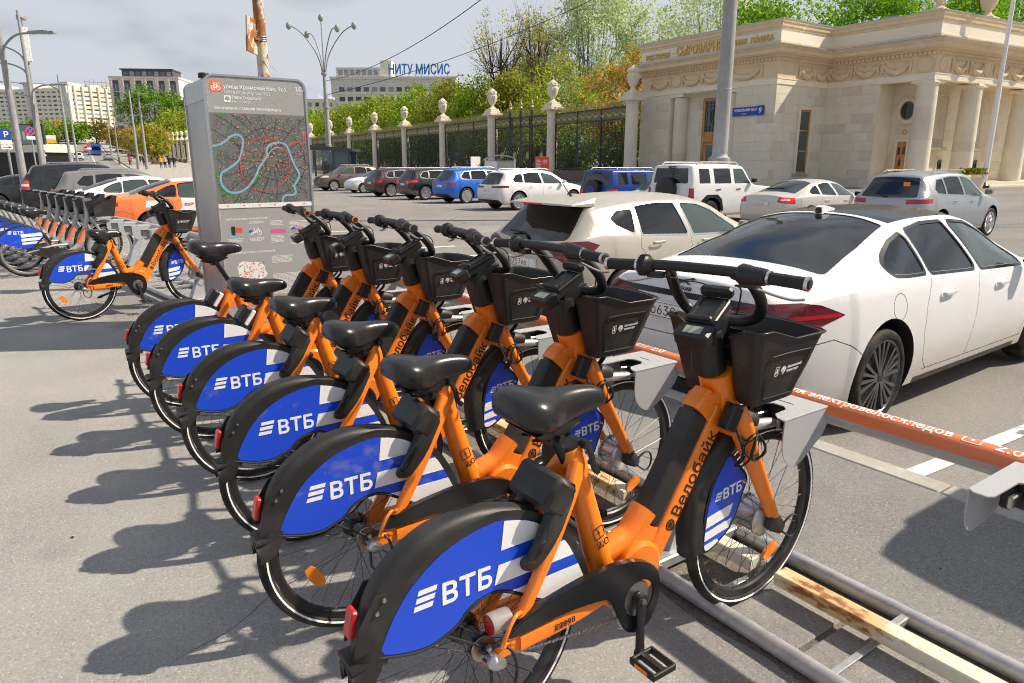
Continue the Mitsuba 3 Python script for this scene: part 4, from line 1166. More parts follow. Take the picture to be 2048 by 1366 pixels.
for yy in (-2.1, -1.25, -0.9, -0.42, 0.06, 0.62, 0.75, 1.28, 1.41, 1.99, 2.12, 2.7, 2.82, 3.37, 3.5):
    put('cross_bar', cat([bbox(1.02, 1.48, yy - 0.012, yy + 0.012, 0.024, 0.03, 0.002), bbox(1.30, 1.48, yy - 0.014, yy + 0.014, 0.03, 0.055, 0.003)]), 'galvanised', rk)
# ---------------------------------------------------------------- cars (x forward from the rear bumper, y to the left, z up from the ground)
def curve(pts, x):
    P = smooth_path(pts, 8)
    return np.interp(x, np.maximum.accumulate(P[:, 0]), P[:, 1])


def car_solid(c):
    L, W = c['L'], c['W'] / 2
    u = np.linspace(0, 1, 76)
    x = L * (0.5 - 0.5 * np.cos(np.pi * (0.06 * u + 0.94 * (3 * u ** 2 - 2 * u ** 3) * 0 + u * 0.94)))
    x = np.unique(np.r_[x, np.linspace(0.15, L - 0.15, 60)])
    zt, z0, zb = curve(c['top'], x), np.interp(x, *zip(*c['low'])), curve(c['belt'], x)
    wf = curve(c['plan'], x) * W
    wr = curve(c['roofw'], x)
    rings = []
    for X, t, b, belt, w, r in zip(x, zt, z0, zb, wf, wr):
        zs = min(belt, t - 0.02)
        zs = max(zs, b + 0.02)
        g = np.clip((t - belt) / 0.30, 0, 1)
        ul = np.linspace(0, 1, 13)
        zz = b + 0.03 * min(1, (zs - b) / 0.1) + (zs - b - 0.03 * min(1, (zs - b) / 0.1)) * ul
        h = c.get('hip', 0.42)
        yy = w * np.where(ul < h, 1 - c.get('tuck', 0.055) * (1 - ul / h) ** 2, 1 - c.get('shoulder', 0.05) * ((ul - h) / (1 - h)) ** 2)
        side = np.c_[yy, zz]
        ys = yy[-1]
        yr = ys * 0.80 * (1 - g) + min(r, ys * 0.97) * g
        zr = t - (0.016 * (1 - g) + c.get('drop', 0.055) * g) * min(1, (t - zs) / 0.06 + 0.2)
        zr = max(zr, zs + 0.004)
        ug = np.linspace(0, 1, 11)[1:]
        gy = ys + (yr - ys) * (ug ** 1.0 * (0.72 + 0.28 * ug)) if c.get('round', 1) else ys + (yr - ys) * ug
        gl = np.c_[gy, zs + (zr - zs) * ug]
        ur = np.linspace(0, 1, 9)[1:]
        rf_ = np.c_[yr * (1 - ur), t - (t - zr) * (1 - ur) ** 2.6]
        half = np.vstack([[[0, b]], [[w * 0.5, b]], [[w * 0.90, b]], side, gl, rf_])
        k = len(half)
        full = np.vstack([half, (half[1:-1] * [-1, 1])[::-1]])
        rings.append(np.c_[np.full(len(full), X), full])
    n, m = len(rings[0]), len(rings)
    V = np.vstack(rings + [[[x[0], 0, (zt[0] + z0[0]) / 2], [x[-1], 0, (zt[-1] + z0[-1]) / 2]]])
    i, j = np.meshgrid(np.arange(m - 1), np.arange(n), indexing='ij')
    q = np.stack([i * n + j, (i + 1) * n + j, (i + 1) * n + (j + 1) % n, i * n + (j + 1) % n], -1).reshape(-1, 4)
    k = np.arange(n)
    Fc = np.vstack([q[:, [0, 1, 2]], q[:, [0, 2, 3]], np.stack([k, (k + 1) % n, k * 0 + m * n], 1), np.stack([(k + 1) % n + (m - 1) * n, k + (m - 1) * n, k * 0 + m * n + 1], 1)])
    M = man((V, Fc))
    if M.volume() < 0:
        M = man((V, Fc[:, ::-1]))
    return M


def by_source(M, ids):
    """Splits a boolean's mesh into {name: (v, f)} by the solid each face came from."""
    me = M.to_mesh()
    v, f = np.array(me.vert_properties[:, :3], float), np.array(me.tri_verts)
    run, oid = np.array(me.run_index) // 3, np.array(me.run_original_id)
    out = {}
    for a, b, o in zip(run[:-1], run[1:], oid):
        nm = ids.get(int(o), 'body')
        out.setdefault(nm, []).append(f[a:b])
    res = {}
    for nm, fs in out.items():
        fs = np.vstack(fs)
        used, inv = np.unique(fs, return_inverse=True)
        res[nm] = (v[used], inv.reshape(-1, 3))
    return res


def poly(pts, sm=0, grow=0.0):
    p = Polygon(smooth_path(pts, sm, True) if sm else pts).buffer(0)
    return p.buffer(grow) if grow else p


def seam(pts, w=0.0055):
    from shapely.geometry import LineString
    return LineString(pts).buffer(w / 2, cap_style=2)


def rim_mesh(r, style, n=5):
    """(face, well) of a wheel of rim radius r; the face looks to -y."""
    parts = [lathe([(r, 0.02), (r, -0.012), (r - 0.012, -0.016), (r - 0.022, -0.004), (r - 0.03, 0.02)], 36, axis='y')]
    hubm = lathe([(0.0, -0.008), (0.035, -0.008), (0.055, -0.002), (0.06, 0.02)], 20, axis='y')
    parts.append(hubm)
    for k in range(n):
        t = 2 * np.pi * k / n + 0.3
        for d0, d1 in (((-0.22, -0.40), (-0.10, -0.13), (0.10, 0.13), (0.22, 0.40)) if style == 'fine' else ((-0.16, -0.26), (0.16, 0.26)) if style == 'double' else ((-0.07, -0.10), (0.07, 0.10)) if style == 'twin' else ((0, 0),)):
            w0, w1 = (0.007, 0.014) if style == 'fine' else (0.016, 0.022) if style != 'single' else (0.028, 0.036)
            a0 = np.array([math.cos(t + d0 * 1.2), math.sin(t + d0 * 1.2)]) * 0.04
            a1 = np.array([math.cos(t + d1), math.sin(t + d1)]) * (r - 0.014)
            dv = (a1 - a0) / np.linalg.norm(a1 - a0)
            nv = np.array([-dv[1], dv[0]])
            prof = [a0 - nv * w0, a1 - nv * w1, a1 + nv * w1, a0 + nv * w0]
            top = [(p[0], -0.010, p[1]) for p in prof] + [(p[0], 0.016, p[1]) for p in prof]
            mid = [((a0 + a1)[0] / 2, -0.013, (a0 + a1)[1] / 2)]
            parts.append(hull(top + mid))
    well = lathe([(0.0, 0.05), (r - 0.02, 0.05), (r - 0.006, 0.02), (r - 0.004, 0.06), (0.0, 0.07)], 36, axis='y')
    return cat(parts), well


WHEELS = {}


def car_wheel(r, rr, style, n, m_rim):
    k = (r, rr, style, n, m_rim)
    if k not in WHEELS:
        w = 0.105
        tyre = lathe([(rr - 0.01, w - 0.01), (rr + 0.012, w), (r - 0.035, w), (r - 0.012, w - 0.012), (r, w - 0.035), (r, -w + 0.035), (r - 0.012, -w + 0.012), (r - 0.035, -w), (rr + 0.012, -w), (rr - 0.01, -w + 0.01), (rr - 0.01, w - 0.01)], 44, axis='y')
        face, well = rim_mesh(rr, style, n)
        bolts = cat([lathe([(0.0, -0.006), (0.006, -0.006), (0.006, 0.0)], 6, (0.032 * math.cos(t), -0.006, 0.032 * math.sin(t)), 'y') for t in np.arange(5) * 2 * np.pi / 5])
        off = -w + 0.022
        WHEELS[k] = [('tyre', mikit.ply(tyre, 'tyre_rubber', 40)), ('rim', mikit.ply(tr(face, 0, off, 0), m_rim, 30)), ('brake_drum', mikit.ply(tr(well, 0, off, 0), 'car_under', 30)), ('hub_cap', mikit.ply(tr(lathe([(0.0, -0.013), (0.026, -0.012), (0.028, -0.006)], 16, axis='y'), 0, off, 0), 'car_trim', 30))]
    return WHEELS[k]


def make_car(c, label, cat_, x, y, deg, z, group=None, near=False):
    t = thing(c.get('name', 'parked_car'), label, cat_, group)
    P = move(x, y, z, deg)
    L, W = c['L'], c['W'] / 2
    S = car_solid(c).as_original()
    ids = {}
    body = S
    paint = c['paint']

    def prism_side(pg, y0, y1, both=True):
        A = man(extrude(pg, y0, y1, 'xz'))
        return A + man(mirror_y(extrude(pg, y0, y1, 'xz'))) if both else A

    # windows first
    gl = []
    for nm, pts, mt in c['glass']:
        pg = poly(pts, 0).buffer(-0.03).buffer(0.03)
        for s in (-1, 1):
            pr = man(extrude(pg, 0.30, 1.2, 'xz')) if s > 0 else man(mirror_y(extrude(pg, 0.30, 1.2, 'xz')))
            ch = S ^ pr
            gl.append((nm, unman(ch.translate([0, -s * 0.007, 0])), mt))
            if c.get('chrome') or c.get('frame'):
                fr = S ^ (man(extrude(pg.buffer(0.022), 0.30, 1.2, 'xz')) - man(extrude(pg.buffer(0.001), 0.2, 1.3, 'xz')) if s > 0 else man(mirror_y(extrude(pg.buffer(0.022), 0.30, 1.2, 'xz'))) - man(mirror_y(extrude(pg.buffer(0.001), 0.2, 1.3, 'xz'))))
                gl.append(('window_frame', unman(fr.translate([0, s * 0.0025, 0])), c.get('chrome') or c.get('frame')))
        cut = prism_side(pg, W - 0.42, 1.2).as_original()
        ids[cut.original_id()] = 'trim'
        body = body - cut
    for nm, kind, pts, a, b, mt in c['screens']:
        pg = poly(pts, 0).buffer(-0.04).buffer(0.04)
        pr = man(extrude(pg, a, b, 'yz')) if kind == 'x' else man(extrude(pg, a, b))
        ch = S ^ pr
        d = [0.0, 0, -0.006] if kind == 'z' else ([0.006, 0, 0] if a < L / 2 else [-0.006, 0, 0])
        gl.append((nm, unman(ch.translate(d)), mt))
        body = body - (lambda q: (ids.__setitem__(q.original_id(), 'trim'), q)[1])(pr.as_original())
    for nm, m_, mt in gl:
        if len(m_[1]):
            put(nm, m_, mt, t, 30, P)
    # wheel arches
    r, xa, xb = c['r'], c['ax'][0], c['ax'][1]
    for X in (xa, xb):
        cy = lathe([(r * 1.16, -1.0), (r * 1.16, -W + 0.30), (r * 1.14, -W + 0.29)], 40, (X, 0, r + 0.02), 'y')
        A = (man(cy) + man(mirror_y(cy))).as_original()
        ids[A.original_id()] = 'arch'
        body = body - A
    for pts in c.get('seams', []):
        A = prism_side(seam(pts), W - 0.13, 1.2).as_original()
        ids[A.original_id()] = 'trim'
        body = body - A
    for pts, a, b in c.get('xseams', []):
        A = man(extrude(seam(pts), a, b, 'yz')).as_original()
        ids[A.original_id()] = 'trim'
        body = body - A
    for pts, a, b in c.get('zseams', []):
        A = man(extrude(seam(pts, 0.006), a, b)).as_original()
        ids[A.original_id()] = 'trim'
        body = body - A
    # patches of another colour lying on the skin: (name, kind, polygon, material, a, b, proud)
    for nm, kind, pts, mt, a, b, pd in c.get('patches', []):
        pg = pts if hasattr(pts, 'area') else poly(pts, 0).buffer(-0.012).buffer(0.012)
        if kind == 'side':
            for s in (-1, 1):
                pr = man(extrude(pg, a, b, 'xz')) if s > 0 else man(mirror_y(extrude(pg, a, b, 'xz')))
                ch = (body ^ pr).translate([0, s * pd, 0])
                if not ch.is_empty():
                    put(nm, unman(ch), mt, t, 30, P)
        elif kind == 'x':
            for g_ in getattr(pg, 'geoms', [pg]):
                ch = (body ^ man(extrude(g_, a, b, 'yz'))).translate([-pd if a < L / 2 else pd, 0, 0])
                if not ch.is_empty():
                    put(nm, unman(ch), mt, t, 30, P)
        else:
            ch = (body ^ man(extrude(pg, a, b))).translate([0, 0, pd])
            if not ch.is_empty():
                put(nm, unman(ch), mt, t, 30, P)
    # lamps: (name, polygon in y-z of the left one, x0, x1, material, proud)
    for nm, pts, a, b, mt, pd, *sidep in c.get('lamps', []):
        pg = poly(pts, 0).buffer(-0.01).buffer(0.01)
        for s in (-1, 1):
            pr = man(extrude(pg, a, b, 'yz')) if s > 0 else man(mirror_y(extrude(pg, a, b, 'yz')))
            if sidep:
                pr = pr ^ man(extrude(sidep[0], -1.2, 1.2, 'xz'))
            ch = (S ^ pr).translate([(-pd if a < L / 2 else pd), s * pd * 0.8, 0])
            if not ch.is_empty():
                put(nm, unman(ch), mt, t, 30, P)
    src = by_source(body, ids)
    put('body', src.pop('body'), paint, t, 32, P)
    for nm, m_ in src.items():
        if len(m_[1]):
            if nm == 'arch':
                tm = trimesh.Trimesh(*m_, process=True)
                for q in tm.split(only_watertight=False):
                    put('wheel_arch', (np.array(q.vertices), np.array(q.faces)), 'car_under', t, 30, P)
                continue
            put('panel_gap', m_, 'car_trim', t, 30, P)
    # wheels
    for X in (xa, xb):
        for s in (-1, 1):
            w = numbered(t + '__wheel')
            Mw = P @ move(X, s * (W - 0.125), r) @ (np.eye(4) if s < 0 else np.diag([1, -1, 1, 1.0])) @ rot_axis([0, 0, 0], [0, 1, 0], 17 * (X > 2) + 9 * s)
            for nm, d in car_wheel(r, c.get('rr', r - 0.1), *c['rim']):
                put(nm, d, None, w, M=Mw)
    # mirrors, handles, plate and small fittings
    mx, mz = c['mirror']
    for s in (-1, 1):
        put('wing_mirror', hull([(mx + a * 0.05 + 0.03 * (b < 0), s * (W + 0.07 + b * 0.085), mz + 0.07 + d * (0.065 - 0.012 * (b > 0))) for a in (-1, 1) for b in (-1, 1) for d in (-1, 1)] + [(mx + 0.11, s * (W + 0.06), mz + 0.07), (mx + 0.02, s * (W - 0.05), mz + 0.02)]), c.get('mirror_mat', paint), t, 40, P)
    for hx, hz in c['handles']:
        for s in (-1, 1):
            yy = s * (W * c.get('hy', 0.985))
            hd = sweep(smooth_path([(hx - 0.10, yy, hz), (hx - 0.08, yy + s * 0.022, hz + 0.004), (hx + 0.08, yy + s * 0.022, hz + 0.012), (hx + 0.10, yy, hz + 0.012)], 4), superc(10, 0.008, 0.016, 3), (0, 0, 1))
            put('door_handle', hd, c.get('handle_mat', paint), t, 50, P)
    px, pz, ptext = c['plate']
    pl = numbered(t + '__number_plate')
    put('plate', bbox(px - 0.012, px, -0.26, 0.26, pz - 0.056, pz + 0.056, 0.004), 'plate_white', None, False, P) if False else None
    scene[pl] = {**mikit.ply(bbox(px - 0.010, px + 0.004, -0.26, 0.26, pz - 0.056, pz + 0.056, 0.003), 'plate_white'), 'to_world': T(P.tolist())}
    Mf = frame((px - 0.0103, 0.245, pz - 0.036), (0, -1, 0), (0, 0, 1))
    put('characters', xf(text(ptext, 0.068, 0.0006), Mf), 'dark_print', pl, False, P)
    rimp = Polygon([(-0.255, -0.052), (0.255, -0.052), (0.255, 0.052), (-0.255, 0.052)])
    put('border', xf(extrude(unary_union([rimp.difference(rimp.buffer(-0.004)), Polygon([(0.135, -0.05), (0.139, -0.05), (0.139, 0.05), (0.135, 0.05)])]), 0, 0.0006), frame((px - 0.0103, 0, pz), (0, -1, 0), (0, 0, 1))), 'dark_print', pl, False, P)
    for nm, m_, mt, sm in c.get('extra', []):
        put(nm, m_, mt, t, sm, P)
    return t


def mirrored(pts, s=1):
    return pts


FLATPLAN = lambda L, r=0.80, f=0.74: [(0, r - 0.10), (0.06, r), (0.25, r + 0.10), (0.6, 0.975), (1.0, 1.0), (L - 1.1, 1.0), (L - 0.6, 0.97), (L - 0.25, 0.89), (L - 0.05, f), (L, f - 0.12)]
sedan = dict(L=4.96, W=1.88, paint='paint_white', r=0.345, rr=0.255, ax=(1.09, 4.05), rim=('double', 5, 'rim_dark'), hip=0.5, tuck=0.05, shoulder=0.055, drop=0.07,
             top=[(0, 0.62), (0.02, 0.80), (0.05, 0.98), (0.10, 1.045), (0.35, 1.075), (0.66, 1.105), (1.15, 1.285), (1.65, 1.415), (2.2, 1.455), (2.75, 1.435), (3.2, 1.31), (3.85, 1.02), (4.4, 0.93), (4.78, 0.80), (4.93, 0.62), (4.96, 0.5)],
             low=[(0, 0.50), (0.04, 0.34), (0.25, 0.24), (0.7, 0.19), (4.4, 0.19), (4.85, 0.24), (4.96, 0.42)],
             belt=[(0, 0.90), (0.5, 0.985), (1.2, 1.0), (2.4, 0.965), (3.6, 0.925), (4.5, 0.80), (4.96, 0.66)],
             plan=FLATPLAN(4.96, 0.80), roofw=[(0, 0.60), (0.9, 0.57), (1.6, 0.575), (2.4, 0.59), (3.2, 0.60), (4.0, 0.66), (4.96, 0.6)],
             glass=[('rear_quarter_window', [(1.20, 1.09), (1.26, 1.055), (1.40, 1.045), (1.66, 1.04), (1.70, 1.30), (1.50, 1.245), (1.32, 1.165)], 'car_glass'),
                    ('rear_window', [(1.74, 1.035), (2.50, 1.005), (2.36, 1.352), (2.05, 1.35), (1.775, 1.312)], 'car_glass'),
                    ('front_window', [(2.60, 1.0), (3.55, 0.965), (3.42, 1.06), (3.05, 1.25), (2.8, 1.325), (2.46, 1.352)], 'car_glass_green')],
             screens=[('rear_screen', 'z', [(0.68, -0.64), (0.70, -0.4), (0.71, 0.0), (0.70, 0.4), (0.68, 0.64), (1.62, 0.53), (1.66, 0.3), (1.67, 0), (1.66, -0.3), (1.62, -0.53)], 1.0, 2.0, 'car_glass'),
                      ('windscreen', 'z', [(2.98, -0.56), (3.86, -0.66), (3.93, 0.0), (3.86, 0.66), (2.98, 0.56), (2.93, 0)], 0.9, 2.0, 'car_glass_green')],
             seams=[[(2.55, 0.98), (2.50, 0.75), (2.42, 0.32)], [(1.72, 1.0), (1.62, 0.80), (1.60, 0.62), (1.66, 0.40), (1.75, 0.32)], [(3.60, 0.95), (3.62, 0.6), (3.55, 0.32)], [(1.7, 0.315), (3.6, 0.315)], [(0.28, 0.70), (0.45, 0.72), (0.62, 0.66), (0.75, 0.58)]],
             mirror=(3.42, 0.96), mirror_mat='car_trim', handles=[(1.95, 0.865), (2.95, 0.845)], plate=(0.0, 0.80, 'о630вм'), lamps=[])
JL = [(-0.2, 0.70), (0.10, 0.785), (0.32, 0.81), (0.56, 0.87), (0.36, 0.945), (0.10, 0.985), (-0.2, 1.1)]
jag = dict(sedan)
fc = poly(circle(28, 0.095) + [1.22, 0.845])
jag.update(
    r=0.352, rr=0.278, rim=('fine', 5, 'rim_dark'),
    seams=sedan['seams'], chrome=None, frame='black_gloss',
    xseams=[([(-0.68, 0.80), (-0.62, 0.70), (-0.56, 0.64), (0.56, 0.64), (0.62, 0.70), (0.68, 0.80)], -0.1, 0.10)],
    patches=[('fuel_flap', 'side', fc.difference(fc.buffer(-0.004)), 'car_trim', 0.6, 1.2, 0.0012),
             ('black_roof', 'z', [(1.70, -0.53), (2.4, -0.55), (2.92, -0.53), (2.95, 0), (2.92, 0.53), (2.4, 0.55), (1.70, 0.53), (1.72, 0)], 'black_gloss', 1.3, 2.0, 0.0015),
             ('boot_trim', 'x', [(-0.62, 0.905), (0.62, 0.905), (0.62, 0.945), (-0.62, 0.945)], 'black_gloss', -0.1, 0.25, 0.004),
             ('bumper_lower', 'x', [(-0.75, 0.25), (0.75, 0.25), (0.70, 0.42), (-0.70, 0.42)], 'car_trim', -0.1, 0.3, 0.003),
             ('sill_trim', 'side', [(1.6, 0.20), (3.5, 0.20), (3.5, 0.265), (1.6, 0.265)], 'car_trim', 0.5, 1.2, 0.002)],
    lamps=[('tail_light', [(0.40, 0.90), (0.62, 0.955), (0.80, 0.965), (1.0, 0.93), (1.0, 0.80), (0.72, 0.785), (0.42, 0.815)], -0.1, 0.6, 'tail_dark', 0.004, JL),
           ('tail_light_bar', [(0.42, 0.865), (0.56, 0.88), (0.66, 0.855), (0.78, 0.885), (1.0, 0.885), (1.0, 0.865), (0.79, 0.862), (0.67, 0.832), (0.55, 0.858), (0.42, 0.845)], -0.1, 0.52, 'tail_red', 0.0065, JL),
           ('tail_light_lower', [(0.44, 0.825), (0.72, 0.80), (1.0, 0.812), (1.0, 0.83), (0.7, 0.822), (0.44, 0.84)], -0.1, 0.44, 'tail_red', 0.006, JL)],
    extra=[('antenna', hull([(1.64 + a, b, 1.41 + d) for a, b, d in ((0, 0.035, 0.0), (0, -0.035, 0.0), (0.0, 0.028, 0.055), (0.0, -0.028, 0.055), (0.05, 0.03, 0.068), (0.05, -0.03, 0.068), (0.2, 0.02, 0.04), (0.2, -0.02, 0.04), (0.2, 0.03, 0.02), (0.2, -0.03, 0.02))]), 'paint_white', 40),
           ('antenna__dark_end', lathe([(0.0, -0.004), (0.026, -0.003), (0.027, 0.004)], 14, (1.638, 0, 1.438), 'x'), 'black_gloss', 30),
           ('boot_emblem', xf(extrude(poly([(-1.0, 0.05), (-0.75, 0.22), (-0.4, 0.2), (0.0, 0.34), (0.4, 0.36), (0.7, 0.5), (1.0, 0.42), (0.8, 0.3), (0.55, 0.22), (0.3, 0.1), (0.6, -0.05), (0.4, -0.1), (0.1, 0.05), (-0.3, 0.0), (-0.6, -0.15), (-0.75, -0.05)], 3), 0, 0.004), frame((0.052, 0.0, 1.005), (0, -0.085, 0), (0.03, 0, 0.08))), 'car_trim', False),
           ('boot_lettering', xf(tr(text('JAGUAR', 0.026, 0.003, True), -0.075, 0, 0), frame((0.042, 0.0, 0.955), (0, -1, 0), (0.25, 0, 0.97))), 'car_trim', False)])
JAG_EM = 1
hatch = dict(L=4.31, W=1.80, paint='paint_beige', r=0.32, rr=0.225, ax=(0.86, 3.51), rim=('twin', 5, 'rim_silver'), hip=0.5, shoulder=0.07, drop=0.075,
             top=[(0, 0.60), (0.02, 0.78), (0.06, 0.93), (0.13, 1.0), (0.30, 1.18), (0.46, 1.36), (0.62, 1.405), (1.1, 1.45), (1.7, 1.462), (2.3, 1.43), (2.7, 1.32), (3.3, 1.04), (3.8, 0.93), (4.12, 0.80), (4.27, 0.6), (4.31, 0.5)],
             low=[(0, 0.50), (0.05, 0.32), (0.3, 0.22), (0.7, 0.18), (3.8, 0.18), (4.2, 0.22), (4.31, 0.42)],
             belt=[(0, 0.92), (0.4, 1.02), (1.0, 0.985), (2.0, 0.935), (3.2, 0.90), (4.0, 0.78), (4.31, 0.64)],
             plan=FLATPLAN(4.31, 0.84), roofw=[(0, 0.62), (0.5, 0.58), (1.2, 0.60), (2.0, 0.62), (2.8, 0.62), (3.4, 0.68), (4.31, 0.6)],
             glass=[('rear_quarter_window', [(0.70, 1.20), (0.78, 1.125), (1.02, 1.03), (1.10, 1.30), (0.86, 1.28)], 'car_glass'),
                    ('rear_window', [(1.14, 1.015), (1.95, 0.975), (1.84, 1.345), (1.45, 1.35), (1.16, 1.325)], 'car_glass'),
                    ('front_window', [(2.06, 0.972), (3.0, 0.95), (2.92, 1.02), (2.55, 1.23), (2.28, 1.315), (1.95, 1.342)], 'car_glass_green')],
             chrome='chrome',
             screens=[('rear_screen', 'x', [(-0.64, 0.985), (-0.3, 0.955), (0, 0.95), (0.3, 0.955), (0.64, 0.985), (0.52, 1.325), (0, 1.345), (-0.52, 1.325)], -0.1, 0.85, 'car_glass'),
                      ('windscreen', 'z', [(2.48, -0.58), (3.30, -0.68), (3.36, 0.0), (3.30, 0.68), (2.48, 0.58), (2.42, 0)], 0.9, 2.0, 'car_glass_green')],
             seams=[[(2.0, 0.965), (1.98, 0.65), (1.93, 0.30)], [(1.12, 1.01), (1.08, 0.88), (1.22, 0.70), (1.28, 0.45), (1.35, 0.30)], [(3.05, 0.92), (3.08, 0.6), (3.0, 0.3)], [(1.3, 0.295), (3.0, 0.295)]],
             xseams=[([(-0.74, 1.02), (-0.70, 0.92), (-0.56, 0.80), (-0.5, 0.56), (0.5, 0.56), (0.56, 0.80), (0.70, 0.92), (0.74, 1.02)], -0.1, 0.13)],
             patches=[('bumper_lower', 'x', [(-0.72, 0.2), (0.72, 0.2), (0.66, 0.40), (-0.66, 0.40)], 'car_trim', -0.1, 0.4, 0.003)],
             lamps=[('tail_light', [(0.40, 0.905), (0.60, 0.965), (0.80, 0.985), (1.0, 0.94), (1.0, 0.80), (0.72, 0.755), (0.56, 0.80), (0.44, 0.87)], -0.1, 0.5, 'tail_dark', 0.006, [(-0.2, 0.65), (0.1, 0.77), (0.30, 0.83), (0.46, 0.935), (0.30, 0.985), (-0.2, 1.1)]),
                    ('tail_light_lower', [(0.62, 0.83), (0.76, 0.835), (0.92, 0.82), (0.92, 0.79), (0.72, 0.77), (0.62, 0.80)], -0.1, 0.3, 'tail_red', 0.009)],
             mirror=(2.9, 0.96), handles=[(1.36, 0.905), (2.25, 0.885)], plate=(0.005, 0.70, 'а357ке'),
             extra=[('spoiler', hull([(0.66, y, 1.43) for y in (-0.52, 0.52)] + [(0.60, y, 1.375) for y in (-0.57, 0.57)] + [(0.16, y, 1.375) for y in (-0.42, 0.42)] + [(0.15, y, 1.355) for y in (-0.42, 0.42)] + [(0.26, y, 1.345) for y in (-0.575, 0.575)] + [(0.25, y, 1.36) for y in (-0.575, 0.575)] + [(0.60, y, 1.335) for y in (-0.57, 0.57)] + [(0.20, 0, 1.392)]), 'paint_beige', 30),
                    ('brake_light', bbox(0.138, 0.16, -0.17, 0.17, 1.358, 1.374, 0.003), 'tail_bright', False),
                    ('wiper', tube([(0.09, 0.0, 0.985), (0.14, 0.12, 1.02), (0.13, 0.38, 1.03)], [0.022, 0.014, 0.008], 8), 'black_rubber', 40),
                    ('aerial', cat([tube([(0.74, 0, 1.425), (0.60, 0, 1.60)], [0.006, 0.004], 6), lathe([(0.022, 0), (0.018, 0.02), (0.008, 0.035)], 12, (0.745, 0, 1.415))]), 'black_rubber', 40),
                    ('boot_button', lathe([(0, -0.004), (0.022, -0.002), (0.024, 0.02)], 14, (0.075, 0.0, 0.88), 'x'), 'alloy', 40)])
suv = dict(L=4.85, W=1.95, paint='paint_blue', r=0.375, rr=0.285, ax=(0.98, 3.88), rim=('double', 5, 'rim_silver'), hip=0.5, shoulder=0.075, drop=0.07,
           top=[(0, 0.70), (0.02, 0.90), (0.06, 1.06), (0.12, 1.12), (0.34, 1.42), (0.46, 1.60), (0.62, 1.655), (1.4, 1.71), (2.2, 1.715), (2.8, 1.66), (3.2, 1.48), (3.75, 1.17), (4.3, 1.06), (4.68, 0.93), (4.81, 0.72), (4.85, 0.58)],
           low=[(0, 0.58), (0.05, 0.40), (0.3, 0.28), (0.7, 0.23), (4.3, 0.23), (4.75, 0.28), (4.85, 0.48)],
           belt=[(0, 1.04), (0.4, 1.13), (1.0, 1.12), (2.5, 1.08), (3.7, 1.04), (4.5, 0.90), (4.85, 0.74)],
           plan=FLATPLAN(4.85, 0.86), roofw=[(0, 0.68), (0.5, 0.62), (1.2, 0.64), (2.2, 0.66), (3.1, 0.66), (3.8, 0.72), (4.85, 0.62)],
           glass=[('rear_quarter_window', [(0.74, 1.29), (0.82, 1.20), (1.22, 1.17), (1.26, 1.53), (0.98, 1.51)], 'car_glass'),
                  ('rear_window', [(1.30, 1.17), (2.20, 1.13), (2.12, 1.57), (1.7, 1.58), (1.33, 1.545)], 'car_glass'),
                  ('front_window', [(2.30, 1.13), (3.35, 1.10), (3.22, 1.20), (2.85, 1.46), (2.55, 1.55), (2.22, 1.575)], 'car_glass_green')],
           chrome='chrome',
           screens=[('rear_screen', 'x', [(-0.70, 1.10), (0, 1.08), (0.70, 1.10), (0.56, 1.56), (0, 1.58), (-0.56, 1.56)], -0.1, 0.9, 'car_glass'),
                    ('windscreen', 'z', [(2.98, -0.62), (3.72, -0.74), (3.80, 0.0), (3.72, 0.74), (2.98, 0.62), (2.92, 0)], 1.0, 2.0, 'car_glass_green')],
           seams=[[(2.24, 1.12), (2.22, 0.7), (2.18, 0.34)], [(1.27, 1.15), (1.24, 0.95), (1.40, 0.75), (1.48, 0.45), (1.55, 0.34)], [(3.40, 1.08), (3.42, 0.7), (3.35, 0.34)], [(1.5, 0.335), (3.4, 0.335)]],
           xseams=[([(-0.76, 1.12), (-0.72, 0.86), (-0.66, 0.66), (0.66, 0.66), (0.72, 0.86), (0.76, 1.12)], -0.1, 0.14)],
           patches=[('bumper_lower', 'x', [(-0.85, 0.25), (0.85, 0.25), (0.80, 0.46), (-0.80, 0.46)], 'car_trim', -0.1, 0.5, 0.003)],
           lamps=[('tail_light', [(0.46, 0.98), (0.80, 1.02), (1.1, 1.0), (1.1, 0.86), (0.76, 0.86), (0.46, 0.90)], -0.1, 0.42, 'tail_red', 0.005)],
           mirror=(3.28, 1.12), handles=[(1.62, 0.99), (2.6, 0.97)], plate=(0.012, 0.84, 'в472ор'),
           extra=[('roof_rail', cat([tube([(0.95, s * 0.60, 1.675), (1.05, s * 0.60, 1.735), (2.6, s * 0.60, 1.74), (2.75, s * 0.60, 1.69)], 0.018, 8) for s in (-1, 1)]), 'alloy', 40),
                  ('wiper', tube([(0.09, 0.0, 1.11), (0.16, 0.3, 1.13)], [0.018, 0.008], 8), 'black_rubber', 40)])
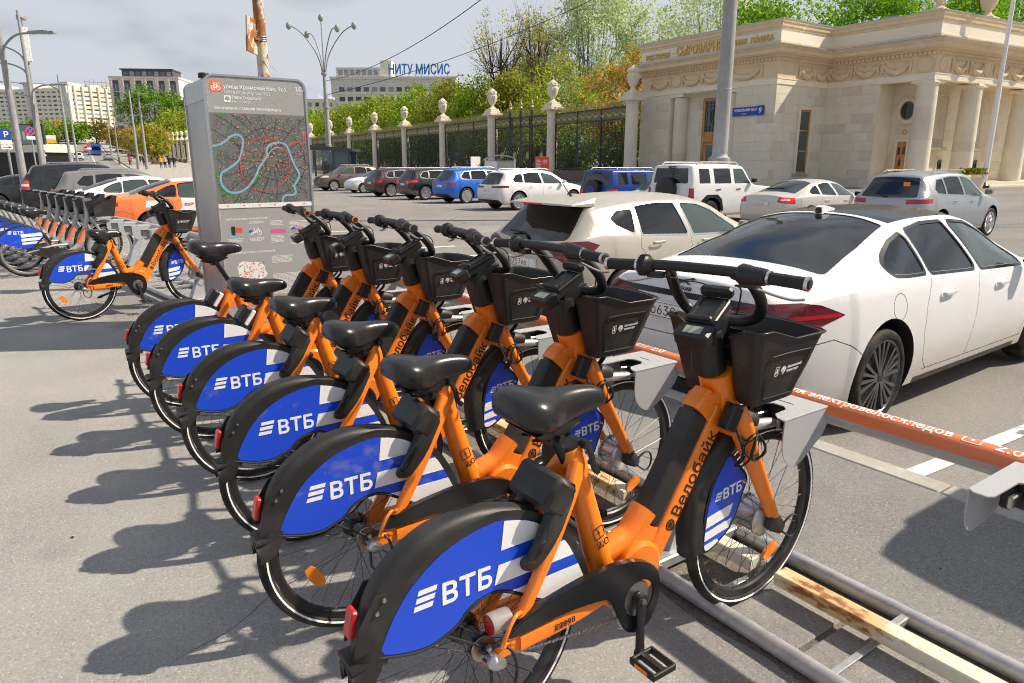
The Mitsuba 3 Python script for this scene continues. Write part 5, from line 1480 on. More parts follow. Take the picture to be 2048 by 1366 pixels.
boxy = dict(L=4.7, W=1.95, paint='paint_white', r=0.39, rr=0.255, ax=(0.92, 3.67), rim=('single', 6, 'rim_dark'), hip=0.5, shoulder=0.03, tuck=0.03, drop=0.05,
            top=[(0, 0.75), (0.01, 1.0), (0.03, 1.18), (0.10, 1.74), (0.16, 1.86), (0.30, 1.885), (1.2, 1.90), (2.2, 1.89), (2.52, 1.84), (2.8, 1.62), (3.12, 1.26), (3.6, 1.20), (4.4, 1.14), (4.6, 1.0), (4.68, 0.8), (4.7, 0.65)],
            low=[(0, 0.62), (0.04, 0.48), (0.3, 0.34), (0.7, 0.28), (4.2, 0.28), (4.6, 0.36), (4.7, 0.55)],
            belt=[(0, 1.17), (0.4, 1.23), (2.0, 1.22), (3.4, 1.19), (4.4, 1.05), (4.7, 0.85)],
            plan=[(0, 0.88), (0.04, 0.93), (0.2, 0.97), (0.5, 0.99), (1, 1.0), (3.6, 1.0), (4.3, 0.97), (4.6, 0.9), (4.7, 0.82)], roofw=[(0, 0.76), (0.5, 0.78), (2.2, 0.79), (3, 0.78), (4.7, 0.7)],
            glass=[('rear_quarter_window', [(0.36, 1.30), (0.86, 1.30), (0.86, 1.74), (0.40, 1.74)], 'car_glass'), ('rear_window', [(1.06, 1.29), (1.86, 1.29), (1.86, 1.75), (1.06, 1.75)], 'car_glass'),
                   ('front_window', [(2.02, 1.28), (2.86, 1.28), (2.5, 1.74), (2.02, 1.74)], 'car_glass_green')],
            screens=[('rear_screen', 'x', [(-0.72, 1.30), (0.72, 1.30), (0.66, 1.76), (-0.66, 1.76)], -0.1, 0.5, 'car_glass'), ('windscreen', 'x', [(-0.72, 1.28), (0.72, 1.28), (0.66, 1.78), (-0.66, 1.78)], 2.4, 3.6, 'car_glass_green')],
            seams=[[(1.94, 1.25), (1.94, 0.5)], [(1.0, 1.25), (1.02, 1.0), (1.28, 0.8), (1.40, 0.5)], [(2.98, 1.22), (3.0, 0.5)]],
            patches=[('arch_trim', 'side', [(0.34, 0.45), (0.46, 0.80), (0.66, 0.95), (1.18, 0.95), (1.38, 0.80), (1.50, 0.45), (1.42, 0.42), (0.92, 0.90), (0.42, 0.42)], 'car_trim', 0.6, 1.2, 0.02),
                     ('bumper_lower', 'x', [(-0.95, 0.3), (0.95, 0.3), (0.92, 0.62), (-0.92, 0.62)], 'car_trim', -0.1, 0.2, 0.006)],
            lamps=[('tail_light', [(0.80, 0.82), (0.96, 0.82), (0.96, 1.16), (0.80, 1.16)], -0.1, 0.12, 'tail_red', 0.02)],
            mirror=(2.85, 1.30), mirror_mat='car_trim', handles=[(1.22, 1.10), (2.2, 1.10)], handle_mat='car_trim', plate=(-0.02, 0.72, 'у208сх'),
            extra=[('spare_wheel', lathe([(0.0, 0.0), (0.25, -0.005), (0.30, 0.02), (0.375, 0.03), (0.39, 0.07), (0.39, 0.19), (0.36, 0.22)], 32, (-0.20, 0.06, 1.10), 'x'), 'black_plastic', 30),
                   ('roof_rail', cat([tube([(0.4, s * 0.72, 1.86), (0.5, s * 0.72, 1.945), (2.25, s * 0.72, 1.945), (2.4, s * 0.72, 1.87)], 0.02, 8) for s in (-1, 1)]), 'alloy', 40),
                   ('brake_light', bbox(0.10, 0.16, -0.17, 0.17, 1.78, 1.82, 0.005), 'tail_dark', False), ('wiper', tube([(0.06, 0.1, 1.77), (0.05, -0.2, 1.75)], 0.012, 6), 'black_rubber', 40)])


def variant(base, **kw):
    c = dict(base)
    ex = kw.pop('more', [])
    c.update(kw)
    c['extra'] = [e if e[2] != base['paint'] else (e[0], e[1], c['paint'], e[3]) for e in base.get('extra', []) if e[0] not in kw.get('without', ())] + ex
    return c


def stretch(base, sz=1.0, sx=1.0, sy=1.0, **kw):
    """The same kind of car at other proportions."""
    c = variant(base, **kw)
    f2 = lambda P: [(a * sx, b * sz) for a, b in P]
    for k in ('top', 'low', 'belt'):
        c[k] = f2(base[k])
    c['plan'], c['roofw'] = [(a * sx, b) for a, b in base['plan']], [(a * sx, b * sy) for a, b in base['roofw']]
    c['L'], c['W'] = base['L'] * sx, base['W'] * sy
    c['glass'] = [(n_, f2(p), m_) for n_, p, m_ in c['glass']]
    c['screens'] = [(n_, k, [(a * sy, b * sz) for a, b in p] if k == 'x' else [(a * sx, b * sy) for a, b in p], a0 * (sx if k == 'x' else sz), b0 * (sx if k == 'x' else 1), m_) for n_, k, p, a0, b0, m_ in c['screens']]
    c['seams'] = [f2(p) for p in c['seams']]
    c['xseams'] = [([(a * sy, b * sz) for a, b in p], a0, b0) for p, a0, b0 in c.get('xseams', [])]
    c['lamps'] = [(n_, [(a * sy, b * sz) for a, b in p], a0, b0, m_, d, *[f2(q) for q in sp]) for n_, p, a0, b0, m_, d, *sp in c['lamps']]
    c['ax'] = tuple(a * sx for a in base['ax'])
    c['mirror'] = (base['mirror'][0] * sx, base['mirror'][1] * sz)
    c['handles'] = f2(base['handles'])
    c['plate'] = (base['plate'][0], base['plate'][1] * sz, c['plate'][2])
    S_ = np.diag([sx, sy, sz, 1.0])
    c['extra'] = [(n_, xf(m_, S_), t_, s_) for n_, m_, t_, s_ in c['extra']]
    c['patches'] = [(n_, k, (p if hasattr(p, 'area') else f2(p) if k == 'side' else [(a * sy, b * sz) for a, b in p] if k == 'x' else [(a * sx, b * sy) for a, b in p]), m_, a0, b0, d) for n_, k, p, m_, a0, b0, d in c.get('patches', [])]
    return c


make_car(jag, 'white sedan with black roof, dark multi spoke wheels and slim red tail lamps', 'car', 2.82, 1.86, 1.5, -0.245, near=True)
make_car(hatch, 'beige hatchback with black aerial and chrome window frames, behind the black baskets', 'car', 3.92, 5.25, 2.0, -0.25, near=True)
# the row along the same kerb, to the left
W_ = 0.925
taxi = stretch(sedan, 1.02, 0.98, 0.985, paint='paint_orange', rim=('twin', 5, 'rim_silver'), frame='car_trim',
               patches=[('white_panel', 'side', [(1.9, 0.30), (1.62, 0.62), (1.78, 0.80), (1.76, 1.0), (3.5, 0.93), (3.5, 0.28)], 'paint_white', 0.5, 1.2, 0.0015),
                        ('white_patch', 'side', [(0.94, 0.80), (1.46, 0.80), (1.50, 0.90), (1.42, 0.955), (0.98, 0.955)], 'paint_white', 0.5, 1.2, 0.0015),
                        ('white_roof', 'z', [(1.68, -0.53), (2.4, -0.55), (2.92, -0.53), (2.92, 0.53), (2.4, 0.55), (1.68, 0.53)], 'paint_white', 1.3, 2.0, 0.0015)],
               lamps=[('tail_light', [(0.45, 0.84), (0.9, 0.84), (0.9, 0.93), (0.45, 0.93)], -0.1, 0.36, 'tail_red', 0.004)])
taxi['glass'] = [(a, b, 'car_glass_green' if a == 'rear_window' else m_) for a, b, m_ in taxi['glass']]
make_car(taxi, 'orange and white sedan parked behind the far rack of grey bicycles', 'car', 0.72, 18.45, 1, -0.27)
make_car(stretch(sedan, 1.01, 0.95, 0.98, paint='paint_white', rim=('twin', 5, 'rim_silver'), lamps=[('tail_light', [(0.45, 0.84), (0.9, 0.84), (0.9, 0.93), (0.45, 0.93)], -0.1, 0.36, 'tail_red', 0.004)], frame='car_trim', glass=[(a, b, 'car_glass_green') for a, b, m_ in sedan['glass']]),
         'white sedan between the orange and white sedan and the grey estate-shaped car', 'car', 0.05, 22.6, 1, -0.27)
make_car(stretch(suv, 0.965, 0.96, 0.95, paint='paint_grey', chrome=None, frame=None, lamps=[('tail_light', [(0.42, 0.96), (0.70, 1.04), (1.1, 1.06), (1.1, 0.98), (0.76, 0.86), (0.5, 0.88)], -0.1, 0.5, 'tail_bright', 0.005)]),
         'grey brown sport utility car with red tail lamp, beside a big black one', 'car', 0.08, 26.4, 1, -0.28)
make_car(stretch(suv, 1.09, 0.99, 0.97, paint='paint_black', chrome=None, frame=None, lamps=[('tail_light', [(0.70, 0.86), (1.1, 0.86), (1.1, 1.16), (0.76, 1.16)], -0.1, 0.30, 'tail_bright', 0.006), ('tail_light_white_band', [(0.72, 0.97), (1.1, 0.97), (1.1, 1.05), (0.72, 1.05)], -0.1, 0.28, 'decal_white', 0.009)]),
         'big black sport utility car with red and white tail lamp at the left', 'car', -0.72, 30.4, 1, -0.28)
make_car(stretch(sedan, 1.0, 1.0, 1.0, paint='paint_black', rim=('twin', 5, 'rim_dark'), lamps=[], frame=None), 'black car cut off by the left edge of the picture', 'car', -2.6, 33.8, 1, -0.28)
# the row across the car park
GZ = -0.33
qx = lambda a: 17.3 - a
G2 = 'cars parked in the row across the car park'
make_car(stretch(suv, 1.0, 0.965, 0.995, paint='paint_silver', lamps=[('tail_light', [(0.5, 0.94), (1.1, 0.98), (1.1, 1.08), (0.5, 1.05)], -0.1, 0.5, 'tail_red', 0.005)], more=[('sun_sticker', bbox(0.30, 0.305, -0.42, -0.26, 1.36, 1.46, 0.001), 'reflector_amber', False)]),
         'silver sport utility car with a yellow sticker in its rear screen', 'car', 16.75, 7.75, 0, GZ, G2)
make_car(stretch(sedan, 1.0, 0.96, 0.97, paint='paint_cream', rim=('twin', 5, 'rim_silver'), lamps=[('tail_light', [(0.52, 0.86), (1.0, 0.80), (1.0, 0.97), (0.56, 1.0)], -0.1, 0.4, 'tail_bright', 0.004), ('tail_light_pale_band', [(0.62, 0.90), (0.8, 0.89), (0.8, 0.93), (0.62, 0.94)], -0.1, 0.34, 'decal_white', 0.007)], frame=None, more=[('wiper', tube([(0.95, -0.1, 1.215), (0.92, 0.5, 1.19)], 0.012, 6), 'black_rubber', 40)]),
         'pale cream sedan between the white off-roader and the silver car', 'car', 16.45, 11.1, 0, GZ, G2)
make_car(boxy, 'boxy white off-roader with a black spare wheel on its tailgate', 'car', 16.2, 14.35, 0, GZ, G2)
make_car(stretch(sedan, 0.98, 0.92, 0.97, paint='paint_silver', rim=('twin', 5, 'rim_silver'), lamps=[], frame=None), 'low pale car mostly hidden behind the boxy white off-roader', 'car', 21.0, 17.3, 180, GZ, G2)
make_car(stretch(boxy, 0.905, 0.94, 0.94, paint='paint_darkblue', patches=[], lamps=[('tail_light', [(0.68, 0.82), (0.96, 0.82), (0.96, 1.12), (0.68, 1.10)], -0.1, 0.3, 'tail_bright', 0.008)], more=[('spare_cover', lathe([(0.0, -0.004), (0.2, -0.008), (0.27, 0.0)], 28, (-0.205, 0.06, 1.0), 'x'), 'paint_darkblue', 30)]),
         'dark blue off-roader with a blue covered spare wheel on its tailgate', 'car', 16.3, 18.0, 0, GZ, G2)
make_car(stretch(suv, 0.97, 1.01, 1.0, paint='paint_white', chrome=None, frame=None, lamps=[('tail_light', [(0.3, 0.95), (1.1, 0.97), (1.1, 1.06), (0.3, 1.02)], -0.1, 0.5, 'tail_dark', 0.005)], plate=(0.012, 0.80, 'м615тт')),
         'white sport utility car with dark tail lamp strip, between the two blue ones', 'car', 15.35, 23.7, 0, GZ, G2)
make_car(stretch(suv, 1.0, 1.035, 1.0, paint='paint_blue', plate=(0.012, 0.84, 'н904еа')), 'bright blue sport utility car with silver wheels and a blue roof fin', 'car', qx(1.0), 29.5, 0, GZ, G2)
make_car(stretch(suv, 0.985, 0.97, 0.98, paint='paint_black', plate=(0.012, 0.84, 'с118кв'), lamps=[('tail_light', [(0.40, 1.04), (0.75, 1.04), (1.1, 1.08), (1.1, 1.02), (0.8, 0.92), (0.6, 0.84), (0.46, 0.88)], -0.1, 0.5, 'tail_bright', 0.005)],
                 patches=[('lower_cladding', 'side', [(0, 0.2), (4.85, 0.2), (4.85, 0.48), (0, 0.52)], 'paint_taupe', 0.5, 1.2, 0.002), ('bumper_lower', 'x', [(-0.85, 0.25), (0.85, 0.25), (0.84, 0.60), (-0.84, 0.60)], 'paint_taupe', -0.1, 0.5, 0.003)]),
         'black sport utility car with taupe lower bumper, right of a brown one', 'car', qx(0.96), 33.7, 0, GZ, G2)
make_car(stretch(suv, 0.97, 0.99, 1.0, paint='paint_brown', plate=(0.012, 0.86, 'е731ах')), 'dark brown sport utility car with two tone spoked wheels', 'car', qx(0.97), 38.05, 0, GZ, G2)
make_car(stretch(hatch, 1.02, 1.0, 1.0, paint='paint_white', rim=('twin', 7, 'rim_silver'), chrome=None, frame=None, lamps=[('headlight', [(0.42, 0.68), (0.9, 0.74), (0.9, 0.90), (0.74, 0.86)], 3.6, 4.4, 'head_clear', 0.004), ('tail_light', [(0.55, 0.80), (1.0, 0.80), (1.0, 0.98), (0.7, 1.0)], -0.1, 0.36, 'tail_red', 0.006)]),
         'small white hatchback facing the camera with its headlight showing', 'car', 18.2 + 3.5, 44.1, 180, GZ, G2)
make_car(stretch(suv, 1.06, 1.0, 1.01, paint='paint_taupe', chrome=None, frame=None, lamps=[('headlight', [(0.45, 0.86), (1.0, 0.90), (1.0, 1.04), (0.5, 1.0)], 4.2, 5.0, 'head_clear', 0.004), ('grille', [(0.0, 0.62), (0.42, 0.62), (0.42, 0.95), (0.0, 0.95)], 4.3, 5.0, 'car_trim', 0.003)]),
         'taupe sport utility car facing the camera, leftmost of its row', 'car', 18.1 + 3.85, 49.2, 180, GZ, G2)
# a car standing just right of the picture: its shadow falls on the pavement at the lower right
make_car(stretch(suv, 1.0, 0.97, 1.0, paint='paint_silver'), 'silver sport utility car just outside the right edge, casting a big shadow', 'car', 2.6, -1.40, 0, -0.24)
# ---------------------------------------------------------------- the map totem
SX0, SX1, SY, SZ0, SZ1 = 0.535, 1.375, 4.95, 0.16, 2.265
sg = thing('map_totem', 'tall grey information totem with a city map, between the two bicycle racks', 'information board')
out = Polygon([(SX0, SZ0), (SX1, SZ0), (SX1, SZ1), (SX0, SZ1)]).buffer(-0.085).buffer(0.085, quad_segs=10)
put('face_plate', extrude(out.buffer(-0.016), SY - 0.004, SY + 0.012, 'xz'), 'sign_grey', sg)
put('frame', extrude(out.difference(out.buffer(-0.016)), SY - 0.012, SY + 0.02, 'xz'), 'alloy', sg, 20)
put('body', extrude(out.buffer(-0.012), SY + 0.012, SY + 0.80, 'xz'), 'brushed_steel', sg, 35)
put('rear_frame', extrude(out.difference(out.buffer(-0.02)), SY + 0.80, SY + 0.83, 'xz'), 'alloy', sg, 20)
put('top_cap', extrude(out.difference(Polygon([(0, 0), (3, 0), (3, 2.06), (0, 2.06)])).buffer(-0.006), SY + 0.0205, SY + 0.798, 'xz'), 'rail_grey', sg, 35)
put('beacon', lathe([(0.045, 0), (0.045, 0.025), (0.04, 0.04), (0.0, 0.045)], 18, (0.60, SY + 0.25, SZ1 - 0.012)), 'black_plastic', sg, 30)
put('pedestal', bbox(SX0 + 0.03, SX1 - 0.03, SY + 0.03, SY + 0.76, 0.0, SZ0, 0.004), 'dock_grey', sg)
FY = SY - 0.0045


def flat(pg, d=0.0012, lift=0.0):
    return extrude(pg, FY - d - lift, FY - lift, 'xz')


def st(s, x, z, h, bold=True):
    return side_text(s, x, z, h, (1, 0), FY, bold, 0.0012)


put('orange_band', flat(Polygon([(SX0 + 0.018, 0.335), (SX1 - 0.018, 0.335), (SX1 - 0.018, 0.40), (SX0 + 0.018, 0.40)])), 'rail_orange', sg)
put('title_lettering', st('улица Крымский Вал, 9с1', 0.685, 2.158, 0.030), 'sign_white', sg)
put('title_lettering', st('Парк Горького', 0.745, 2.078, 0.024), 'sign_white', sg)
put('station_number', st('157', 1.275, 2.165, 0.034), 'sign_white', sg)
put('station_number', st('Станция', 1.27, 2.135, 0.0125, False), 'sign_white', sg)
put('subtitle_lettering', st('Ulitsa Krymskiy Val, 9s1', 0.688, 2.118, 0.024, False), 'plate_white', sg)
put('subtitle_lettering', st('Park Gorkogo', 0.745, 2.048, 0.017, False), 'plate_white', sg)
put('map_heading', st('Ближайшие станции велопроката', 0.60, 1.993, 0.024), 'sign_white', sg)
put('steps_heading', st('Как пользоваться прокатом?', 0.60, 1.088, 0.018), 'sign_white', sg)
put('map_heading', st('Карта московского велопроката', 0.60, 0.80, 0.018), 'sign_white', sg)
ic = Polygon([(0.585, 2.13), (0.67, 2.13), (0.67, 2.215), (0.585, 2.215)])
put('bicycle_icon', flat(ic), 'rail_orange', sg)
rg = lambda x, z, r: Polygon(circle(20, r) + [x, z]).difference(Polygon(circle(20, r - 0.005) + [x, z]))
from shapely.geometry import LineString
ln = lambda *p: LineString(p).buffer(0.0028)
put('bicycle_icon__drawing', cat([flat(g, 0.001, 0.0013) for g in [unary_union([rg(0.607, 2.157, 0.017), rg(0.648, 2.157, 0.017), ln((0.607, 2.157), (0.62, 2.182), (0.64, 2.182), (0.627, 2.157), (0.607, 2.157)), ln((0.648, 2.157), (0.638, 2.196), (0.63, 2.198)), ln((0.62, 2.182), (0.617, 2.192)), ln((0.612, 2.193), (0.622, 2.193)), Polygon(circle(10, 0.006) + [0.655, 2.196])])]]), 'decal_white', sg)
put('park_icon', flat(Polygon([(0.685, 2.05), (0.737, 2.05), (0.737, 2.102), (0.685, 2.102)])), 'decal_white', sg)
put('park_icon__tree', flat(unary_union([Polygon(circle(14, 0.016) + [0.711, 2.08]), Polygon(circle(10, 0.009) + [0.699, 2.074]), Polygon(circle(10, 0.009) + [0.723, 2.074]), Polygon([(0.708, 2.055), (0.714, 2.055), (0.713, 2.075), (0.709, 2.075)])]), 0.001, 0.0013), 'grey_print', sg)
# the map, drawn in u (right) and v (down) from 0 to 1
MX0, MX1, MZ0, MZ1 = SX0 + 0.02, SX1 - 0.02, 1.19, 1.965
mu = lambda p: np.c_[MX0 + np.asarray(p)[:, 0] * (MX1 - MX0), MZ1 - np.asarray(p)[:, 1] * (MZ1 - MZ0)]
put('map', flat(Polygon([(MX0, MZ0), (MX1, MZ0), (MX1, MZ1), (MX0, MZ1)]), 0.001), 'map_grey', sg)
frame_map = Polygon([(MX0, MZ0), (MX1, MZ0), (MX1, MZ1), (MX0, MZ1)])


def cropmap(P):
    out_ = []
    for a, b in P:
        l, r, t, bt = 95 + (b - 435) * 0.104, 1030 + (b - 472) * 0.076, 435 + (a - 95) * 0.04, 1350 - (a - 190) * 0.033
        out_.append(((a - l) / (r - l), (b - t) / (bt - t)))
    return out_


river = cropmap([(118, 755), (210, 730), (300, 660), (360, 645), (410, 690), (403, 780), (370, 890), (270, 970), (215, 1010), (213, 1100), (270, 1180), (360, 1195), (450, 1150), (520, 1060), (570, 950), (640, 850), (640, 780), (680, 735), (760, 720), (835, 750), (880, 850), (925, 945), (965, 1020), (940, 1090), (915, 1130), (930, 1190), (900, 1215), (830, 1220), (800, 1260), (798, 1340)])
rv = LineString(mu(smooth_path(river, 6)))
branch = LineString(mu(smooth_path(cropmap([(655, 830), (690, 790), (740, 765), (800, 775)]), 5))).buffer(0.004)
yz = LineString(mu(smooth_path(cropmap([(835, 752), (900, 725), (950, 720), (995, 750), (1030, 690), (1015, 640), (1045, 615)]), 5))).buffer(0.0035)
put('map__river', cat([flat(g.intersection(frame_map), 0.0008, 0.0022) for g in (unary_union([rv.buffer(0.0085), branch]),)]), 'map_river', sg)
rr = random.Random(11)
parks = [cropmap([(165, 440), (250, 440), (240, 480), (190, 500)]), cropmap([(395, 500), (420, 520), (425, 560), (400, 540)]), cropmap([(730, 680), (785, 680), (785, 710), (740, 712)]), cropmap([(160, 980), (205, 990), (205, 1110), (300, 1190), (310, 1250), (230, 1225), (180, 1120)]), cropmap([(585, 960), (640, 860), (650, 880), (620, 980), (560, 1110), (520, 1170), (500, 1140)]), cropmap([(650, 1250), (710, 1250), (720, 1290), (660, 1290)]), cropmap([(300, 1290), (380, 1240), (400, 1270), (330, 1340), (190, 1340), (230, 1300)]), cropmap([(440, 850), (470, 860), (460, 900), (425, 900)]), cropmap([(890, 680), (950, 690), (940, 720), (890, 715)]), cropmap([(395, 600), (425, 600), (420, 630)]), cropmap([(930, 500), (970, 505), (960, 525)])]
put('map__park', cat([flat(Polygon(mu(smooth_path(p, 3, True))).buffer(0).intersection(frame_map), 0.0006, 0.0011) for p in parks]), 'map_park', sg)
seg = []
pts = np.array([[rr.random(), rr.random()] for _ in range(620)])
pts = np.vstack([pts, [[0.56 + 0.5 * math.sqrt(rr.random()) * math.cos(t), 0.5 + 0.42 * math.sqrt(rr.random()) * math.sin(t)] for t in np.linspace(0, 40, 300)]])
from scipy.spatial import Voronoi
vo = Voronoi(pts)
for a, b in vo.ridge_vertices:
    if a >= 0 and b >= 0:
        p, q_ = vo.vertices[a], vo.vertices[b]
        if 0.004 < min(*p, *q_) and max(*p, *q_) < 0.996 and np.hypot(*(p - q_)) < 0.09 and rr.random() < 0.8:
            seg.append((p, q_, 0.0011 if rr.random() < 0.7 else 0.0021))
cen = np.array([0.6, 0.5])
for k in range(22):
    t = 2 * np.pi * k / 22 + 0.1
    P = [cen + np.array([math.cos(t + 0.15 * math.sin(3 * r_ + k)), 0.95 * math.sin(t + 0.15 * math.sin(3 * r_ + k))]) * r_ for r_ in np.linspace(0.05, 0.75, 12)]
    seg += [(p, q_, 0.0026) for p, q_ in zip(P, P[1:]) if 0.004 < min(*p, *q_) and max(*p, *q_) < 0.996]
for r_ in (0.12, 0.2, 0.36):
    P = [cen + r_ * np.array([math.cos(t), math.sin(t)]) for t in np.linspace(0, 2 * np.pi, 40)]
    seg += [(p, q_, 0.0026) for p, q_ in zip(P, P[1:]) if 0.004 < min(*p, *q_) and max(*p, *q_) < 0.996]


def segs(S, lift):
    V, Fc = [], []
    for p, q_, w in S:
        a, b = mu([p])[0], mu([q_])[0]
        d = (b - a) / (np.linalg.norm(b - a) + 1e-9)
        n_ = np.array([-d[1], d[0]]) * w
        k = len(V)
        for x, z in (a - n_, b - n_, b + n_, a + n_):
            V.append((x, FY - lift, z))
        Fc += [(k, k + 1, k + 2), (k, k + 2, k + 3)]
    return np.array(V), np.array(Fc)


tag(put('map__streets', segs(seg, 0.0026 - 0.0008), 'map_street', sg), kind='stuff')
ringc = mu(cropmap([(625 + 240 * math.cos(t), 925 + 258 * math.sin(t)) for t in np.linspace(0, 2 * np.pi, 72)]))
put('map__ring', flat(LineString(ringc).buffer(0.0028), 0.0007, 0.0033), 'map_red', sg)
put('map__red_line', flat(yz.intersection(frame_map), 0.0007, 0.0024), 'map_red', sg)
dots = [(rr.random() * 0.96 + 0.02, rr.random() * 0.96 + 0.02) for _ in range(120)] + [(0.58 + 0.2 * rr.gauss(0, 1), 0.42 + 0.2 * rr.gauss(0, 1)) for _ in range(130)]
dots = [d for d in dots if 0.02 < d[0] < 0.98 and 0.02 < d[1] < 0.98]
dm_ = [flat(Polygon(circle(6, 0.0058) + mu([d])[0]), 0.0006, 0.0040) for d in dots]
tag(put('map__station_dots', cat(dm_[25:]), 'map_dot', sg), kind='stuff')
tag(put('map__metro_dots', cat(dm_[:25]), 'map_pink', sg), kind='stuff')
put('map__legend_band', flat(Polygon([(MX0, 1.19), (MX1, 1.19), (MX1, 1.228), (MX0, 1.228)]), 0.0006, 0.0045), 'sign_white', sg)
tag(put('map__legend_marks', cat([flat(Polygon([(MX0 + 0.07 + 0.13 * k, 1.203), (MX0 + 0.09 + 0.13 * k, 1.203), (MX0 + 0.09 + 0.13 * k, 1.215), (MX0 + 0.07 + 0.13 * k, 1.215)]), 0.0006, 0.0055) for k in range(6)]), 'map_dot', sg), kind='stuff')
bars = []
for x0, x1, z0, z1 in ((0.60, 0.75, 0.90, 0.93), (0.79, 0.93, 0.90, 0.93), (0.97, 1.10, 0.88, 0.94), (1.14, 1.32, 1.0, 1.06), (1.14, 1.32, 0.86, 0.94), (0.96, 1.17, 0.70, 0.76), (0.96, 1.32, 0.42, 0.60), (0.6, 0.9, 0.42, 0.45), (0.79, 0.93, 1.05, 1.07), (0.97, 1.1, 1.03, 1.07)):
    z = z1
    while z > z0:
        bars.append(flat(Polygon([(x0, z - 0.004), (x0 + (x1 - x0) * (0.6 + 0.4 * rr.random()), z - 0.004), (x0 + (x1 - x0) * 0.9, z), (x0, z)]).convex_hull, 0.0008))
        z -= 0.011
tag(put('small_print', cat(bars), 'sign_white', sg), kind='stuff')
art = [('phone', Polygon([(0.64, 0.96), (0.672, 0.96), (0.672, 1.035), (0.64, 1.035)]), 'map_street'), ('card', Polygon([(0.675, 0.985), (0.73, 0.98), (0.732, 1.02), (0.677, 1.024)]), 'map_red'), ('hand', Polygon([(0.62, 0.95), (0.74, 0.95), (0.73, 0.965), (0.63, 0.975)]), 'map_river'), ('pink_plate', Polygon([(0.975, 0.965), (1.105, 0.965), (1.105, 0.995), (0.975, 0.995)]), 'map_pink')]
for nm, pg, mt in art:
    put('instruction_picture__' + nm, flat(pg, 0.0012 if nm != 'hand' else 0.0006), mt, sg)
for cx, cz, c1, c2 in ((0.84, 0.985, 'decal_white', 'decal_blue'), (1.215, 0.995, 'map_pink', 'decal_blue')):
    put('instruction_picture__bicycle', flat(unary_union([rg(cx - 0.035, cz - 0.01, 0.02), rg(cx + 0.035, cz - 0.01, 0.02), ln((cx - 0.035, cz - 0.01), (cx, cz - 0.01), (cx + 0.025, cz + 0.03), (cx + 0.035, cz - 0.01)), ln((cx, cz - 0.01), (cx - 0.012, cz + 0.03))])), c1, sg)
    put('instruction_picture__mudguard', flat(Polygon([(cx - 0.058, cz - 0.012), (cx - 0.05, cz + 0.012), (cx - 0.03, cz + 0.014), (cx - 0.02, cz + 0.0)]), 0.0006, 0.0013), c2, sg)
sm_ = Polygon(smooth_path([(0.78 + 0.13 * math.cos(t) * (0.85 + 0.3 * rr.random()), 0.64 + 0.095 * math.sin(t) * (0.85 + 0.3 * rr.random())) for t in np.linspace(0, 2 * np.pi, 16)[:-1]], 3, True))
put('small_map', flat(sm_.buffer(0), 0.0006), 'sign_white', sg)
for k, m_ in enumerate(('map_park', 'map_red', 'map_dot')):
    q = [flat(Polygon(circle(5, 0.006) + [0.78 + 0.11 * rr.uniform(-1, 1), 0.64 + 0.08 * rr.uniform(-1, 1)]), 0.0006, 0.0008 + 0.0007 * k) for _ in range(26)]
    tag(put('small_map__spots', cat(q), m_, sg), kind='stuff')
# ---------------------------------------------------------------- the far rack and its grey bicycles
M2 = move(0.96, 7.2, 0, 7.5) @ move(-1.425, 2.35, 0)
dup(rk, 'docking_rack', M2, 'plain grey docking rack with empty heads, beside the map totem', 'bicycle rack', skip=('rail_band', 'rail_lettering', 'wheel_channel'))
GB = []


def gp(name, mesh, bsdf, smooth=40):
    GB.append((name, mesh, bsdf, smooth))


for nm, x in (('rear_wheel', 0.0), ('front_wheel', 1.07)):
    ty, st_, ri, sp, ni = wheel_meshes(0.03, 0.03)
    gp(nm + '__tyre', place_wheel(ty, x), 'tyre_rubber')
    gp(nm + '__rim', place_wheel(ri, x), 'alloy', 30)
    gp(nm + '__spokes', place_wheel(sp, x), 'steel', False)
    gp(nm + '__hub', lathe([(0.008, -0.06), (0.03, -0.05), (0.03, 0.05), (0.008, 0.06)], 16, (x, 0, R), 'y'), 'alloy')
gp('rear_reflector', bbox(-0.372, -0.352, -0.022, 0.022, 0.50, 0.545, 0.008), 'reflector_red')
go = [(0.33, 0.47), (0.24, 0.62), (0.1, 0.715), (-0.02, 0.732), (-0.14, 0.70), (-0.26, 0.63), (-0.35, 0.53), (-0.39, 0.47)]
gp('rear_fender', fender(go, (0, R), 0.036, 0.035), 'dusty_black')
GPn = Polygon(smooth_path([(-0.36, 0.475), (-0.29, 0.575), (-0.18, 0.655), (-0.04, 0.70), (0.10, 0.69), (0.22, 0.60), (0.20, 0.52), (0.13, 0.44), (0.02, 0.40), (-0.10, 0.43), (-0.24, 0.48)], 4, True)).buffer(0)
gp('wheel_panel', cat([extrude(GPn, s * 0.034 - 0.0015, s * 0.034 + 0.0015, 'xz') for s in (-1, 1)]), 'decal_blue', False)
for z0, z1 in ((0.555, 0.60), (0.50, 0.54), (0.455, 0.485)):
    pc = Polygon([(-0.04, z0), (0.5, z0 + 0.03), (0.5, z1 + 0.03), (-0.04, z1)]).intersection(GPn.buffer(-0.004))
    if pc.area > 1e-5:
        gp('wheel_panel__white_stripe', extrude(pc, -0.0368, -0.0358, 'xz'), 'decal_white', False)
gp('wheel_panel__lettering', cat([side_text('ВТБ', -0.125, 0.60, 0.048, y=-0.0358), wing(-0.19, 0.61, 0.055, -0.0358)]), 'decal_white', False)
gp('frame__seat_tube', tube([(0.15, 0, 0.86), (0.245, 0, 0.62)], [0.0145, 0.0145], 12), 'steel')
gp('frame__seat_mast', tube([(0.235, 0, 0.645), (0.33, 0, 0.40), (0.40, 0, 0.27)], [0.021, 0.022, 0.026], 14), 'bike_grey_orange')
